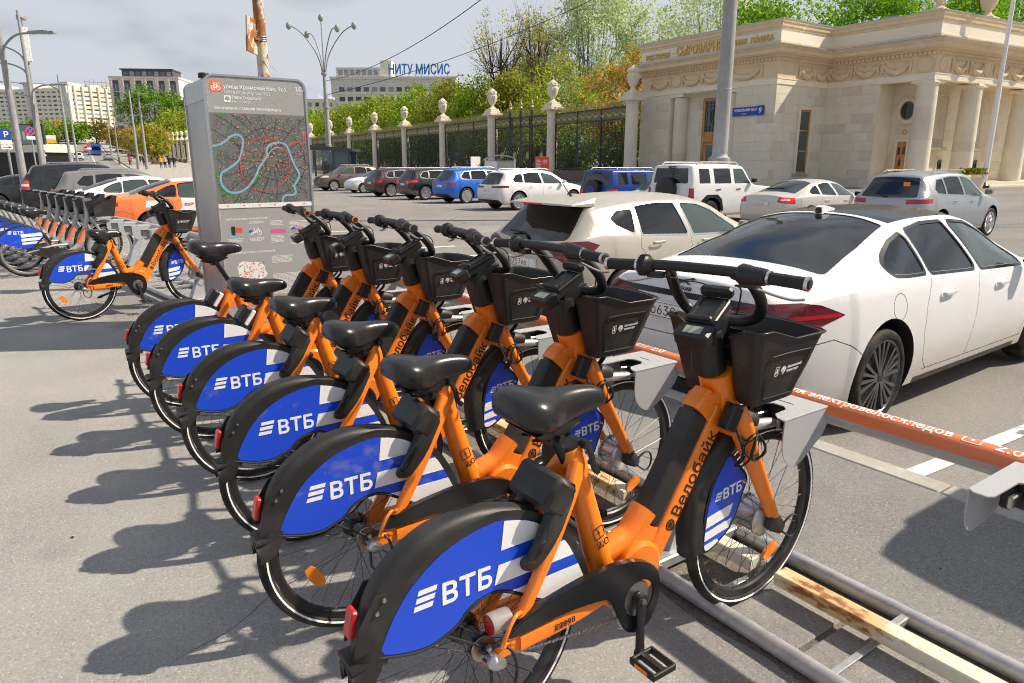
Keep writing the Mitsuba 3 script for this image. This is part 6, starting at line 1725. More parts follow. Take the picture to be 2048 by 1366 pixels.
gp('frame__main_tube', tube([(0.40, 0, 0.29), (0.55, 0, 0.32), (0.68, 0, 0.44), (0.76, 0, 0.62), (0.82, 0, 0.80), (0.83, 0, 0.92)], [0.034, 0.034, 0.032, 0.032, 0.032, 0.036], 18, sm=5), 'bike_grey')
gp('frame__main_tube_decal', tube([(0.655, 0, 0.41), (0.70, 0, 0.48), (0.745, 0, 0.585), (0.76, 0, 0.62)], [0.0335, 0.0335, 0.0335, 0.0335], 18, sm=3), 'rail_orange')
for s in (-1, 1):
    gp('frame__chain_stay', tube([(0.52, s * 0.02, 0.42), (0.3, s * 0.05, 0.41), (0.12, s * 0.062, 0.37), (0.0, s * 0.065, R)], 0.015, 10, sm=3), 'bike_grey')
    gp('frame__seat_stay', tube([(0.27, s * 0.02, 0.60), (0.12, s * 0.055, 0.44), (0.0, s * 0.065, R)], 0.011, 10), 'dusty_black')
    gp('fork__blade', tube([(0.86, s * 0.035, 0.80), (0.90, s * 0.06, 0.70), (0.98, s * 0.062, 0.52), (1.07, s * 0.058, R)], [0.024, 0.022, 0.018, 0.014], 12, sm=3), 'bike_grey')
    gp('handlebar__grip', tube([(0.74, s * 0.16, 1.085), (0.68, s * 0.28, 1.075)], 0.017, 12), 'black_rubber')
    gp('brake_lever', tube([(0.77, s * 0.15, 1.08), (0.78, s * 0.24, 1.06)], 0.006, 8), 'chrome')
gp('handlebar', tube([(0.70, -0.24, 1.078), (0.76, -0.13, 1.09), (0.81, 0, 1.08), (0.76, 0.13, 1.09), (0.70, 0.24, 1.078)], 0.015, 12, sm=4), 'chrome')
gp('stem_cover', hull([(0.80, y, 1.07) for y in (-0.05, 0.05)] + [(0.90, y, 1.06) for y in (-0.05, 0.05)] + [(0.81, y, 0.90) for y in (-0.035, 0.035)] + [(0.88, y, 0.90) for y in (-0.035, 0.035)]), 'alloy')
gp('chain_case', extrude(Polygon(smooth_path([(-0.02, 0.36), (0.1, 0.40), (0.35, 0.38), (0.48, 0.36), (0.50, 0.28), (0.42, 0.19), (0.32, 0.22), (0.1, 0.30)], 3, True)).buffer(0), -0.075, -0.062, 'xz'), 'dusty_black', False)
gp('crank_arm', tube([(0.40, -0.09, 0.27), (0.36, -0.10, 0.11)], 0.012, 8), 'steel')
gp('pedal', bbox(0.31, 0.41, -0.18, -0.10, 0.095, 0.12, 0.005), 'black_plastic')
gp('basket', cat([hull([(0.90, y, z) for y in (-0.15, 0.15) for z in (0.80, 0.815)] + [(1.14, y, z) for y in (-0.14, 0.14) for z in (0.80, 0.815)]), hull([(x, y, z) for x, z in ((1.13, 0.80), (1.145, 0.80), (1.20, 1.10), (1.215, 1.10)) for y in (-0.15, 0.15)])] + [hull([(x, s * 0.15 + w, z) for x, z in ((0.88, 0.80), (1.14, 0.80), (1.21, 1.10), (1.14, 1.04), (1.05, 0.96), (0.88, 0.94)) for w in (-0.006, 0.006)]) for s in (-1, 1)]), 'dusty_black')
gp('head_shroud', hull([(x, y, z) for x, z in ((0.80, 1.02), (0.90, 1.04), (0.86, 0.80), (0.93, 0.80)) for y in (-0.06, 0.06)]), 'black_plastic')
gp('dock_tube', tube([(0.90, 0, 0.72), (1.12, 0, 0.68)], 0.02, 12), 'galvanised')
mat('bike_grey', [0.42, 0.43, 0.44], 0.3, 0.3, coat=0.4)


def grey_orange(p, n, uv):
    return mix([0.78, 0.16, 0.05], [0.42, 0.43, 0.44], smoothstep(0.44, 0.52, p.z))


mat('bike_grey_orange', mikit.proc(grey_orange), 0.32, coat=0.3)
scene['saddle_grey'] = None
del scene['saddle_grey']
SAD = [(nm, tr(m_, 0.0, 0, -0.04), b, s) for nm, m_, b, s, j in BIKE if nm.startswith('saddle')]
for nm, m_, b, s in SAD:
    gp(nm, tr(m_, -0.10, 0, 0), b, s)
GD = [(nm, mikit.ply(m_, b, s)) for nm, m_, b, s in GB]
hs = np.array([-1.52, -0.78, 0.0, 0.688, 1.345, 2.053, 2.754, 3.433, 4.12])
GLAB = ['nearest grey rental bicycle of the far rack, its whole rear panel in view', 'second grey rental bicycle of the far rack', 'third grey rental bicycle of the far rack', 'fourth grey rental bicycle of the far rack', 'fifth grey rental bicycle of the far rack, at the left edge', 'farthest grey rental bicycle of the far rack, cut by the left edge']
for k in range(6):
    ly_ = 1.345 + 0.69 * k
    w_ = M2 @ np.array([0.10, ly_ - 0.05, 0, 1.0])
    t = thing('grey_rental_bicycle', GLAB[k], 'bicycle', 'grey rental bicycles docked in the far rack')
    P = move(w_[0], w_[1], 0, 9.5)
    for nm, d in GD:
        k2 = put(nm, d, None, t, M=P)
        if nm.endswith('spokes'):
            tag(k2, kind='stuff')
# ---------------------------------------------------------------- the pavilion
ZG = 0.02


def moulding(path, prof, closed=False):
    """Sweeps a profile of (out, z) along a polyline in plan with mitred corners; out is to the right of the direction of travel."""
    P = np.asarray(path, float)
    d = np.diff(P, axis=0)
    d /= np.linalg.norm(d, axis=1, keepdims=True)
    nr = np.stack([d[:, 1], -d[:, 0]], 1)
    m = []
    for i in range(len(P)):
        a, b = nr[max(i - 1, 0)], nr[min(i, len(nr) - 1)]
        s = a + b
        m.append(s / (s @ s) * 2)
    m = np.array(m)
    pr = np.asarray(prof, float)
    V = np.concatenate([np.c_[P[i] + m[i] * pr[:, :1], pr[:, 1]] for i in range(len(P))])
    k = len(pr)
    i, j = np.meshgrid(np.arange(len(P) - 1), np.arange(k - 1), indexing='ij')
    q = np.stack([i * k + j, i * k + j + 1, (i + 1) * k + j + 1, (i + 1) * k + j], -1).reshape(-1, 4)
    return V, np.vstack([q[:, [0, 1, 2]], q[:, [0, 2, 3]]])


FX, Y1_, Y0_ = 39.1, 38.8, 27.0
X2_, Y2_ = 44.6, 20.2
ph = math.radians(5)
E_ = np.array([44.6 + 30 * math.cos(ph), 20.2 - 30 * math.sin(ph)])
plan_path = [(58, Y1_), (FX, Y1_), (FX, Y0_), (X2_, Y0_), (X2_, Y2_), tuple(E_)][::-1]
plan_path = [(E_[0], E_[1]), (X2_, Y2_), (X2_, Y0_), (FX, Y0_), (FX, Y1_), (58, Y1_)]
# outside lies to the left when walking from the porch to the front, so walk the other way
walk = plan_path[::-1]
bd = thing('pavilion', 'low stone pavilion with columns, garland frieze and gold shop lettering', 'building')
# stone walls: backing and separate blocks in courses
br = random.Random(21)
def wall_blocks(parent, o, d, length, z0, z1, nrm, openings=(), course=0.56, blk=1.25, th=0.02):
    o, d, nrm = np.array(o, float), np.array(d, float), np.array(nrm, float)
    nz = max(1, round((z1 - z0) / course))
    hz = (z1 - z0) / nz
    for r_ in range(nz):
        u = -blk * (0.5 if r_ % 2 else 0.0) - br.random() * 0.3
        while u < length:
            w = blk * br.uniform(0.8, 1.2)
            a, b = max(u, 0), min(u + w, length)
            u += w
            za, zb = z0 + r_ * hz, z0 + (r_ + 1) * hz
            pieces = [(a, b)]
            for oa, ob, oz0, oz1 in openings:
                if zb > oz0 + 0.05 and za < oz1 - 0.05:
                    pieces = [q for p in pieces for q in ((p[0], min(p[1], oa)), (max(p[0], ob), p[1])) if q[1] - q[0] > 0.06]
            for a, b in pieces:
                if b - a < 0.06:
                    continue
                g = 0.003
                p0, p1 = o + d * (a + g), o + d * (b - g)
                pts = []
                e = th + br.uniform(-0.002, 0.002)
                for p in (p0, p1):
                    for z in (za + g, zb - g):
                        pts.append((*(p), z))
                        q = p + (d if p is p0 else -d) * 0.005 + nrm * e
                        pts.append((*q, z + (0.005 if z == za + g else -0.005)))
                put('block', hull(pts), br.choice(['limestone'] * 5 + ['limestone_dark']), parent)


def slab(x0, x1, y0, y1, z0, z1, m_='limestone', nm='wall_core'):
    put(nm, box(x0, x1, y0, y1, z0, z1), m_, bd)


ZW = 6.45
# front: piers left and right of the recessed door bay
slab(FX + 0.05, 57, 35.85, Y1_ - 0.05, ZG - 0.3, 6.75)
slab(FX + 0.05, 57, Y0_ + 0.05, 30.05, ZG - 0.3, 6.75)
slab(FX + 0.95, 57, 30.05, 35.85, ZG - 0.3, 6.75)
slab(FX + 0.04, FX + 0.95, 30.05, 35.85, 6.42, 6.75, 'cream_stucco', 'lintel')
wl = bd + '__front_wall'
wall_blocks(wl, (FX + 0.05, Y1_), (0, -1), Y1_ - 35.85, ZG, ZW, (-1, 0))
wall_blocks(wl, (FX + 0.05, 30.05), (0, -1), 30.05 - Y0_, ZG, ZW, (-1, 0))
wall_blocks(wl, (FX + 0.95, 35.85), (0, -1), 5.8, ZG, ZW, (-1, 0), [(2.35, 5.35, -1, 6.05)])
wall_blocks(bd + '__side_wall', (FX, Y0_ + 0.05), (1, 0), X2_ - FX, ZG, ZW, (0, -1), [(2.5, 4.15, 0.85, 5.25)])
wall_blocks(bd + '__rear_wall', (X2_ + 0.05, Y0_ - 0.05), (0, -1), Y0_ - 23.45, ZG, ZW, (-1, 0))
slab(X2_ + 0.05, 57, 23.45, Y0_ + 0.05, ZG - 0.3, 6.75)
slab(46.55, 76, 21.95, 23.45, ZG - 0.3, 6.75)
wall_blocks(bd + '__porch_wall', (46.55, 23.45), (0, -1), 1.45, ZG + 0.4, ZW, (-1, 0), [(0.25, 1.3, 0, 3.1), (0.35, 1.35, 4.2, 5.5)], 0.6, 0.9)
wall_blocks(bd + '__porch_wall', (46.55, 21.95), (1, 0), 17, ZG + 0.4, ZW, (0, -1), [(1.9, 4.0, 3.0, 5.9), (7.2, 9.3, 3.0, 5.9)], 0.66, 1.5)
put('porch_floor', extrude([(44.3, 23.5), (46.6, 23.5), (46.6, 22), (75, 22), (75, 17.1), (44.3, 19.8)], ZG - 0.3, ZG + 0.38), 'limestone_dark', bd)
put('porch_step', extrude([(43.9, 23.5), (44.3, 23.5), (44.3, 19.8), (61, 18.4), (61, 17.9), (43.9, 19.4)], ZG - 0.3, ZG + 0.19), 'limestone', bd)
put('porch_ceiling', extrude([(44.7, 23.4), (46.6, 23.4), (46.6, 22), (75, 22), (75, 17.6), (44.7, 20.3)], 6.50, 6.56), 'ochre_stucco', bd)
# entablature: plain band, frieze, cornice, parapet
def belt(nm, prof, m_, smooth=25):
    put(nm, moulding(walk, prof), m_, bd, smooth)


belt('architrave', [(-0.4, 6.44), (0.02, 6.44), (0.02, 6.74), (0.05, 6.75), (0.05, 6.80), (-0.05, 6.80)], 'cream_stucco')
belt('frieze', [(0.0, 6.80), (0.0, 7.80)], 'ochre_stucco')
belt('cornice', [(0.0, 7.80), (0.06, 7.82), (0.08, 7.86), (0.08, 8.0), (0.16, 8.04), (0.22, 8.14), (0.50, 8.16), (0.54, 8.22), (0.60, 8.24), (0.60, 8.44), (0.66, 8.47), (0.72, 8.56), (0.78, 8.60)], 'ochre_stucco')
belt('cornice_metal', [(0.785, 8.59), (0.80, 8.60), (0.80, 8.66), (0.05, 8.80), (-0.1, 8.80)], 'sheet_metal')
belt('parapet', [(0.05, 8.76), (0.05, 9.62)], 'cream_stucco')
belt('parapet_base', [(0.05, 8.78), (0.12, 8.79), (0.12, 8.93), (0.05, 8.96)], 'ochre_stucco')
belt('parapet_coping', [(0.05, 9.60), (0.10, 9.63), (0.10, 9.74), (0.17, 9.78), (0.19, 9.98), (0.25, 10.02), (0.27, 10.14)], 'ochre_stucco')
belt('parapet_metal', [(0.265, 10.135), (0.30, 10.14), (0.30, 10.19), (-0.3, 10.26)], 'sheet_metal')
mat('sheet_metal', [0.45, 0.47, 0.50], 0.35, 0.6)
put('roof', extrude([(57, 38.6), (39.3, 38.6), (39.3, 27.2), (44.8, 27.2), (44.8, 20.4), (74, 17.9), (74, 38.6)], 9.9, 10.15), 'sheet_metal', bd)
runs = [((FX, Y1_), (FX, Y0_)), ((FX, Y0_), (X2_, Y0_)), ((X2_, Y0_), (X2_, Y2_)), ((X2_, Y2_), tuple(E_))]
beads, mods, pil = [], [], []
oct_ = trimesh.creation.icosphere(subdivisions=1)
egg = (np.array(oct_.vertices), np.array(oct_.faces))
for (a, b) in runs:
    a, b = np.array(a), np.array(b)
    L_ = np.linalg.norm(b - a)
    d = (b - a) / L_
    nr = np.array([d[1], -d[0]])
    for u in np.arange(0.2, L_ - 0.1, 0.27):
        p = a + d * u + nr * 0.12
        Mx = np.eye(4)
        Mx[:2, 0], Mx[:2, 1] = d * 0.105, nr * 0.10
        Mx[2, 2], Mx[:3, 3] = 0.12, (p[0], p[1], 7.93)
        beads.append(xf(egg, Mx))
tag(put('egg_moulding', cat(beads), 'ochre_stucco', bd, True), kind='stuff')
# garlands on the frieze
def garland(o, d, nr, w, kind):
    o, d, nr = np.array(o), np.array(d), np.array(nr)
    out = []
    if kind == 'oval':
        ring_ = smooth_path([(math.cos(t) * w * 0.5, math.sin(t) * 0.40) for t in np.linspace(0, 2 * np.pi, 17)[:-1]], 2, True)
        out.append(tube(np.array([[*(o + d * a + nr * 0.03), 7.30 + b] for a, b in ring_]), 0.035, 6, closed=True))
        out.append(hull([[*(o + d * a * 0.93 + nr * e), 7.30 + b * 0.93] for a, b in ring_ for e in (0.0, 0.02)]))
        return cat(out)
    t = np.linspace(-1, 1, 15)
    cur = np.array([[*(o + d * u * w * 0.5 + nr * 0.05), 7.52 - 0.52 * (1 - u * u)] for u in t])
    out.append(tube(cur, 0.05 + 0.15 * (1 - t * t), 8))
    for k in range(46):
        u = br.uniform(-0.85, 0.85)
        p = np.array([*(o + d * u * w * 0.5 + nr * 0.15), 7.52 - 0.52 * (1 - u * u) + br.uniform(-0.14, 0.14) * (1 - u * u)])
        out.append(tr(xf(egg, np.diag([0.06, 0.06, 0.055, 1])), *p))
    for s in (-1, 1):
        q = o + d * s * w * 0.5
        out.append(tube([[*(q + nr * 0.04), 7.56], [*(q + nr * 0.08), 7.2], [*(q + nr * 0.03), 6.92]], [0.05, 0.085, 0.03], 7, sm=2))
        out.append(tr(xf(egg, np.diag([0.10, 0.10, 0.09, 1])), *(q + nr * 0.05), 7.58))
        for k in range(8):
            out.append(tr(xf(egg, np.diag([0.05, 0.05, 0.05, 1])), *(q + nr * 0.09 + d * br.uniform(-0.06, 0.06)), br.uniform(6.98, 7.5)))
    out.append(tube([[*(o + d * u * w * 0.5 + nr * 0.03), 7.62 + 0.05 * math.sin(9 * u)] for u in np.linspace(-1, 1, 14)], 0.035, 5))
    return cat(out)


for (a, b), items in zip(runs, ([(2.0, 1.9, 'g'), (3.45, 0.95, 'oval'), (4.95, 1.7, 'g'), (6.7, 1.6, 'g'), (9.4, 2.5, 'g')], [(2.95, 1.5, 'g'), (4.6, 1.5, 'g')], [(0.9, 1.5, 'g'), (2.6, 1.5, 'g'), (4.5, 1.7, 'g'), (6.2, 0.95, 'oval')], [(0.75, 0.8, 'oval'), (2.4, 1.6, 'g'), (4.3, 1.5, 'g'), (5.6, 0.85, 'oval'), (7.2, 1.7, 'g'), (9.1, 1.7, 'g'), (10.5, 0.85, 'oval')])):
    a, b = np.array(a), np.array(b)
    d = (b - a) / np.linalg.norm(b - a)
    nr = np.array([d[1], -d[0]])
    for u, w, k_ in items:
        put('medallion' if k_ == 'oval' else 'garland', garland(a + d * u, d, nr, w, k_), 'ochre_stucco', bd, 50)
# columns
def column(x, y, r0, r1, z0, z1, m_='limestone'):
    k = numbered(bd + '__column')
    n = 9
    for i in range(n):
        za, zb = z0 + (z1 - 0.25 - z0) * i / n, z0 + (z1 - 0.25 - z0) * (i + 1) / n
        ra, rb = r0 + (r1 - r0) * i / n, r0 + (r1 - r0) * (i + 1) / n
        put('drum', lathe([(ra - 0.008, za), (ra, za + 0.012), (rb, zb - 0.012), (rb - 0.008, zb)], 36, (x, y, 0)), m_ if br.random() < 0.75 else 'limestone_dark', k, 30)
    put('capital', cat([lathe([(r1, z1 - 0.26), (r1 + 0.04, z1 - 0.22), (r1 + 0.05, z1 - 0.17)], 32, (x, y, 0)), bbox(x - r1 - 0.10, x + r1 + 0.10, y - r1 - 0.10, y + r1 + 0.10, z1 - 0.17, z1, 0.02)]), 'cream_stucco', k, 30)


column(45.3, 20.85, 0.66, 0.58, ZG + 0.38, 6.44)
column(50.1, 20.4, 0.66, 0.58, ZG + 0.38, 6.44)
column(56.6, 19.9, 0.66, 0.58, ZG + 0.38, 6.44)
for y in (35.30, 30.55):
    k = numbered(bd + '__pilaster')
    for i in range(8):
        za, zb = ZG + 6.15 * i / 8, ZG + 6.15 * (i + 1) / 8
        put('drum', lathe([(0.495, za), (0.50, za + 0.01), (0.50, zb - 0.01), (0.495, zb)], 28, (FX + 0.62, y, 0)), br.choice(['limestone', 'limestone', 'limestone_dark']), k, 30)
    put('capital', bbox(FX + 0.05, FX + 1.0, y - 0.62, y + 0.62, 6.2, 6.42, 0.02), 'cream_stucco', k)
# the restaurant door in the recess
dr_ = bd + '__front_door'
DX = FX + 0.93
put('frame', cat([bbox(DX - 0.10, DX + 0.02, a, b, z0, z1, 0.015) for a, b, z0, z1 in ((33.25, 33.47, ZG, 6.05), (30.5, 30.72, ZG, 6.05), (30.72, 33.25, 5.83, 6.05), (30.72, 33.25, 3.05, 3.75), (31.87, 32.1, ZG, 3.05))]), 'door_wood', dr_)
put('fanlight', box(DX - 0.02, DX, 30.72, 33.25, 3.75, 5.83), 'car_glass_green', dr_)
gr_ = [tube(np.array([[DX - 0.05, 31.985 + r_ * math.cos(t), 4.79 + r_ * 0.95 * math.sin(t)] for t in np.linspace(0, 2 * np.pi, 25)[:-1]]), 0.022, 5, closed=True) for r_ in (0.78, 0.62, 0.18)]
gr_ += [cyl((DX - 0.05, y, 3.78), (DX - 0.05, y, 5.8), 0.015, n=5) for y in np.arange(30.85, 33.2, 0.28)] + [cyl((DX - 0.05, 30.74, z), (DX - 0.05, 33.23, z), 0.018, n=5) for z in (3.9, 4.1, 5.45, 5.68)]
put('fanlight_grille', cat(gr_), 'black_plastic', dr_)
put('rosette', lathe([(0.0, -0.05), (0.12, -0.04), (0.16, 0.0)], 16, (DX - 0.10, 31.985, 3.4), 'x'), 'gold', dr_, 30)
for a in (30.74, 32.12):
    put('leaf', cat([bbox(DX - 0.05, DX - 0.01, a, a + 1.11, ZG, 1.0, 0.01), bbox(DX - 0.05, DX - 0.01, a, a + 0.2, 1.0, 3.03, 0.01), bbox(DX - 0.05, DX - 0.01, a + 0.9, a + 1.11, 1.0, 3.03, 0.01), bbox(DX - 0.05, DX - 0.01, a + 0.2, a + 0.9, 2.85, 3.03, 0.01)]), 'door_wood', dr_)
    put('leaf_pane', box(DX - 0.03, DX - 0.02, a + 0.2, a + 0.9, 1.0, 2.85), 'car_glass_green', dr_)
    put('handle', cyl((DX - 0.12, a + (0.15 if a > 31 else 0.97), 1.1), (DX - 0.12, a + (0.15 if a > 31 else 0.97), 1.6), 0.02), 'black_plastic', dr_)
mat('gold', [0.62, 0.42, 0.13], 0.35, 0.7)
# the tall side window, round window, porch door, panels and ticket windows
sw = bd + '__side_window'
put('surround', cat([bbox(a, b, Y0_ - 0.10, Y0_ + 0.06, z0, z1, 0.015) for a, b, z0, z1 in ((41.62, 41.84, 0.95, 5.2), (43.02, 43.24, 0.95, 5.2), (41.84, 43.02, 5.0, 5.2))]), 'limestone', sw)
put('sill', bbox(41.6, 43.26, Y0_ - 0.14, Y0_ + 0.3, 0.80, 0.92, 0.01), 'sheet_metal', sw)
put('frame', cat([box(a, b, Y0_ - 0.01, Y0_ + 0.05, z0, z1) for a, b, z0, z1 in ((41.84, 41.96, 0.95, 5.0), (42.9, 43.02, 0.95, 5.0), (41.96, 42.9, 4.88, 5.0), (41.96, 42.9, 0.95, 1.07), (41.96, 42.9, 2.35, 2.43), (41.96, 42.9, 3.65, 3.73))]), 'door_wood', sw)
put('pane', box(41.96, 42.9, Y0_ + 0.01, Y0_ + 0.04, 1.0, 4.95), 'car_glass_green', sw)
rw_ = bd + '__round_window'
WX, WY, WZ = 46.5, 22.42, 4.86
put('surround', lathe([(0.62, 0.0), (0.62, 0.12), (0.55, 0.16), (0.47, 0.10), (0.43, 0.02)], 32, (WX, WY, WZ), 'x') if False else xf(lathe([(0.66, 0.0), (0.66, 0.10), (0.57, 0.15), (0.48, 0.10), (0.45, 0.0)], 32), frame((WX - 0.03, WY, WZ), (0, 1, 0), (0, 0, 1)) @ np.diag([1, 1.25, -1, 1])), 'limestone', rw_, 30)
put('frame', xf(lathe([(0.47, 0.04), (0.47, 0.07), (0.41, 0.07), (0.41, 0.04)], 32), frame((WX - 0.03, WY, WZ), (0, 1, 0), (0, 0, 1)) @ np.diag([1, 1.25, -1, 1])), 'door_wood', rw_, 30)
put('pane', xf(lathe([(0.0, 0.05), (0.45, 0.05)], 32), frame((WX - 0.03, WY, WZ), (0, 1, 0), (0, 0, 1)) @ np.diag([1, 1.25, -1, 1])), 'car_glass', rw_)
pd_ = bd + '__porch_door'
put('surround', cat([bbox(WX - 0.12, WX + 0.1, a, b, ZG + 0.38, z1, 0.015) for a, b, z1 in ((22.05, 22.2, 3.1), (22.80, 22.95, 3.1), (22.2, 22.80, 3.1))][:2] + [bbox(WX - 0.12, WX + 0.1, 22.05, 22.95, 2.95, 3.12, 0.015)]), 'limestone', pd_)
for a in (22.2, 22.5):
    put('leaf', cat([bbox(WX - 0.06, WX, a, a + 0.295, ZG + 0.38, 2.94, 0.01), bbox(WX - 0.085, WX - 0.055, a + 0.05, a + 0.245, 0.6, 1.1, 0.012), bbox(WX - 0.085, WX - 0.055, a + 0.05, a + 0.245, 1.3, 1.75, 0.012)]), 'door_wood', pd_)
    put('leaf_pane', box(WX - 0.08, WX - 0.06, a + 0.07, a + 0.225, 2.15, 2.6), 'car_glass', pd_)
    put('handle', cyl((WX - 0.11, a + (0.26 if a < 22.4 else 0.04), 1.45), (WX - 0.11, a + (0.26 if a < 22.4 else 0.04), 1.85), 0.02), 'black_plastic', pd_)
put('door_rosette', lathe([(0.0, -0.04), (0.12, -0.03), (0.16, 0.0)], 14, (WX, 22.5, 3.55), 'x'), 'gold', bd, 30)
for a in (48.45, 53.75):
    pn = numbered(bd + '__wall_panel')
    put('field', bbox(a + 0.1, a + 2.0, 21.90, 22.0, 3.1, 5.8, 0.02), 'limestone_dark', pn)
    put('border', cat([bbox(p, q, 21.86, 22.0, z0, z1, 0.02) for p, q, z0, z1 in ((a - 0.06, a + 0.06, 2.95, 5.98), (a + 2.04, a + 2.16, 2.95, 5.98), (a + 0.06, a + 2.04, 5.86, 5.98), (a + 0.06, a + 2.04, 2.95, 3.07))]), 'limestone', pn)
    put('shelf', bbox(a - 0.2, a + 2.3, 21.6, 21.95, 2.45, 2.65, 0.03), 'limestone', pn)
    for q in (a - 0.4, a + 1.5):
        tw = numbered(bd + '__ticket_window')
        put('surround', cat([bbox(q, q + 0.1, 21.83, 21.95, 0.95, 1.95, 0.01), bbox(q + 0.72, q + 0.82, 21.83, 21.95, 0.95, 1.95, 0.01), bbox(q + 0.1, q + 0.72, 21.83, 21.95, 1.85, 1.95, 0.01)]), 'limestone', tw)
        put('pane', box(q + 0.1, q + 0.72, 21.87, 21.9, 0.95, 1.85), 'car_glass', tw)
        put('grille', cat([tube(np.array([[q + 0.41 + r_ * math.cos(t), 21.85, 1.4 + r_ * 1.3 * math.sin(t)] for t in np.linspace(0, 2 * np.pi, 13)[:-1]]), 0.014, 4, closed=True) for r_ in (0.13, 0.26)] + [cyl((q + 0.12, 21.85, z), (q + 0.7, 21.85, z), 0.014, n=4) for z in (1.1, 1.4, 1.7)]), 'black_plastic', tw)
    put('ticket_shelf', bbox(a - 0.6, a + 2.5, 21.7, 21.95, 0.8, 0.92, 0.02), 'limestone', bd)
# urns on the parapet
URN = [(0.40, 0.0), (0.40, 0.16), (0.28, 0.24), (0.16, 0.36), (0.13, 0.46), (0.19, 0.52), (0.24, 0.56), (0.36, 0.80), (0.42, 1.05), (0.42, 1.22), (0.36, 1.30), (0.34, 1.34), (0.42, 1.40), (0.40, 1.46), (0.30, 1.50), (0.33, 1.58), (0.22, 1.70), (0.12, 1.80), (0.0, 1.84)]


def urn_mesh(s=1.0):
    u = [lathe([(r_ * s, h * s) for r_, h in URN[1:]], 20)] + [bbox(-0.42 * s, 0.42 * s, -0.42 * s, 0.42 * s, 0, 0.16 * s, 0.02)]
    for k in range(8):
        t = k * np.pi / 4
        u.append(tr(xf(egg, np.diag([0.07 * s, 0.07 * s, 0.12 * s, 1])), 0.36 * s * math.cos(t), 0.36 * s * math.sin(t), 1.48 * s))
        u.append(tr(xf(egg, np.diag([0.055 * s, 0.055 * s, 0.16 * s, 1])), 0.40 * s * math.cos(t), 0.40 * s * math.sin(t), 1.12 * s))
    return cat(u)


ub = mikit.ply(urn_mesh(1.25), 'ochre_stucco', 35)
for x, y, l in ((45.4, 20.9, 'ochre stone urn on the corner of the pavilion parapet, cut by the top edge'), (50.4, 20.3, 'ochre stone urn on the pavilion parapet, right of the corner one')):
    tag(put('roof_urn', ub, None, M=move(x, y, 10.2)), l, 'urn')
# gold lettering on the parapet
def front_letters(s, y_left, z, h):
    m_ = text(s, h, 0.09, True)
    return m_, frame((FX - 0.11, y_left, z), (0, -1, 0), (0, 0, 1))


for s, yl_, z, h, wd in (('РЕСТОРАН', 38.35, 9.0, 0.33, 2.3), ('·', 35.75, 9.02, 0.33, 0.1), ('СЫРОВАРНЯ', 35.4, 8.98, 0.58, 4.0), ('СЫРНАЯ', 31.25, 9.04, 0.33, 1.75), ('ЛАВКА', 29.2, 9.04, 0.33, 1.75)):
    m_ = text(s, h, 0.06, True)
    m_ = (m_[0] * [wd / max(width(m_), 0.05), 1, 1], m_[1])
    put('shop_lettering', xf(m_, frame((FX - 0.09, yl_, z), (0, -1, 0), (0, 0, 1))), 'gold', bd)
ss = thing('street_sign', 'blue street name sign with white Cyrillic letters and a house number on the pavilion corner', 'sign')
put('name_board', bbox(FX - 0.10, FX - 0.06, 28.35, 30.15, 4.62, 5.16, 0.01), 'sign_blue', ss)
put('number_board', bbox(FX - 0.10, FX - 0.06, 27.72, 28.31, 4.60, 5.20, 0.01), 'sign_blue', ss)
put('lettering', cat([xf(text('КРЫМСКИЙ ВАЛ', 0.155, 0.004, True), frame((FX - 0.101, 30.02, 4.90), (0, -1, 0), (0, 0, 1))), xf(text('улица', 0.09, 0.004), frame((FX - 0.101, 29.45, 4.70), (0, -1, 0), (0, 0, 1))), xf(text('9', 0.30, 0.004, True), frame((FX - 0.101, 28.13, 4.75), (0, -1, 0), (0, 0, 1)))]), 'decal_white', ss)
mat('sign_blue', [0.012, 0.055, 0.36], 0.4)
ac = thing('roof_vent', 'dark slatted ventilation box on the pavilion roof', 'vent')
put('slats', cat([box(47.0, 48.2, 24.0, 25.2, 10.15 + 0.14 * k, 10.22 + 0.14 * k) for k in range(5)]), 'pole_paint', ac)
put('core', box(47.1, 48.1, 24.1, 25.1, 10.1, 10.8), 'car_trim', ac)

# ---------------------------------------------------------------- the park fence
FC = [(37.35, 37.9), (38.1, 48.4), (37.8, 57.4), (38.9, 69.0), (40.2, 81.0), (41.2, 92.3), (42.2, 103.8), (42.7, 113.3), (43.2, 124.0)]
FL = [(28.6, 154.5), (28.8, 161.0), (29.0, 167.0), (29.2, 173.0), (29.5, 180.0), (29.8, 188.0), (30.2, 197.0)]
shaft = mikit.ply(lathe([(0.52, 0.0), (0.50, 0.8), (0.48, 1.6), (0.475, 2.6), (0.47, 3.6), (0.465, 4.6), (0.46, 5.6)], 26), 'limestone', 30)
base_ = mikit.ply(cat([bbox(-0.6, 0.6, -0.6, 0.6, 0, 0.35, 0.02)]), 'limestone_dark')
cap_ = mikit.ply(cat([lathe([(0.46, 5.5), (0.52, 5.56), (0.54, 5.66), (0.6, 5.72)], 26), bbox(-0.70, 0.70, -0.70, 0.70, 5.72, 5.95, 0.02), bbox(-0.55, 0.55, -0.55, 0.55, 5.95, 6.15, 0.02)]), 'limestone', 30)
urn_ = mikit.ply(urn_mesh(1.12), 'limestone', 35)


def fence_post(x, y, z, lab, s=1.0):
    t = thing('fence_column', lab, 'column', 'stone columns of the park fence')
    Mp = move(x, y, z, 0, s)
    put('shaft', shaft, None, t, M=Mp)
    put('base', base_, None, t, M=Mp)
    put('capital', cap_, None, t, M=Mp)
    put('urn', urn_, None, t, M=Mp @ move(0, 0, 6.15))


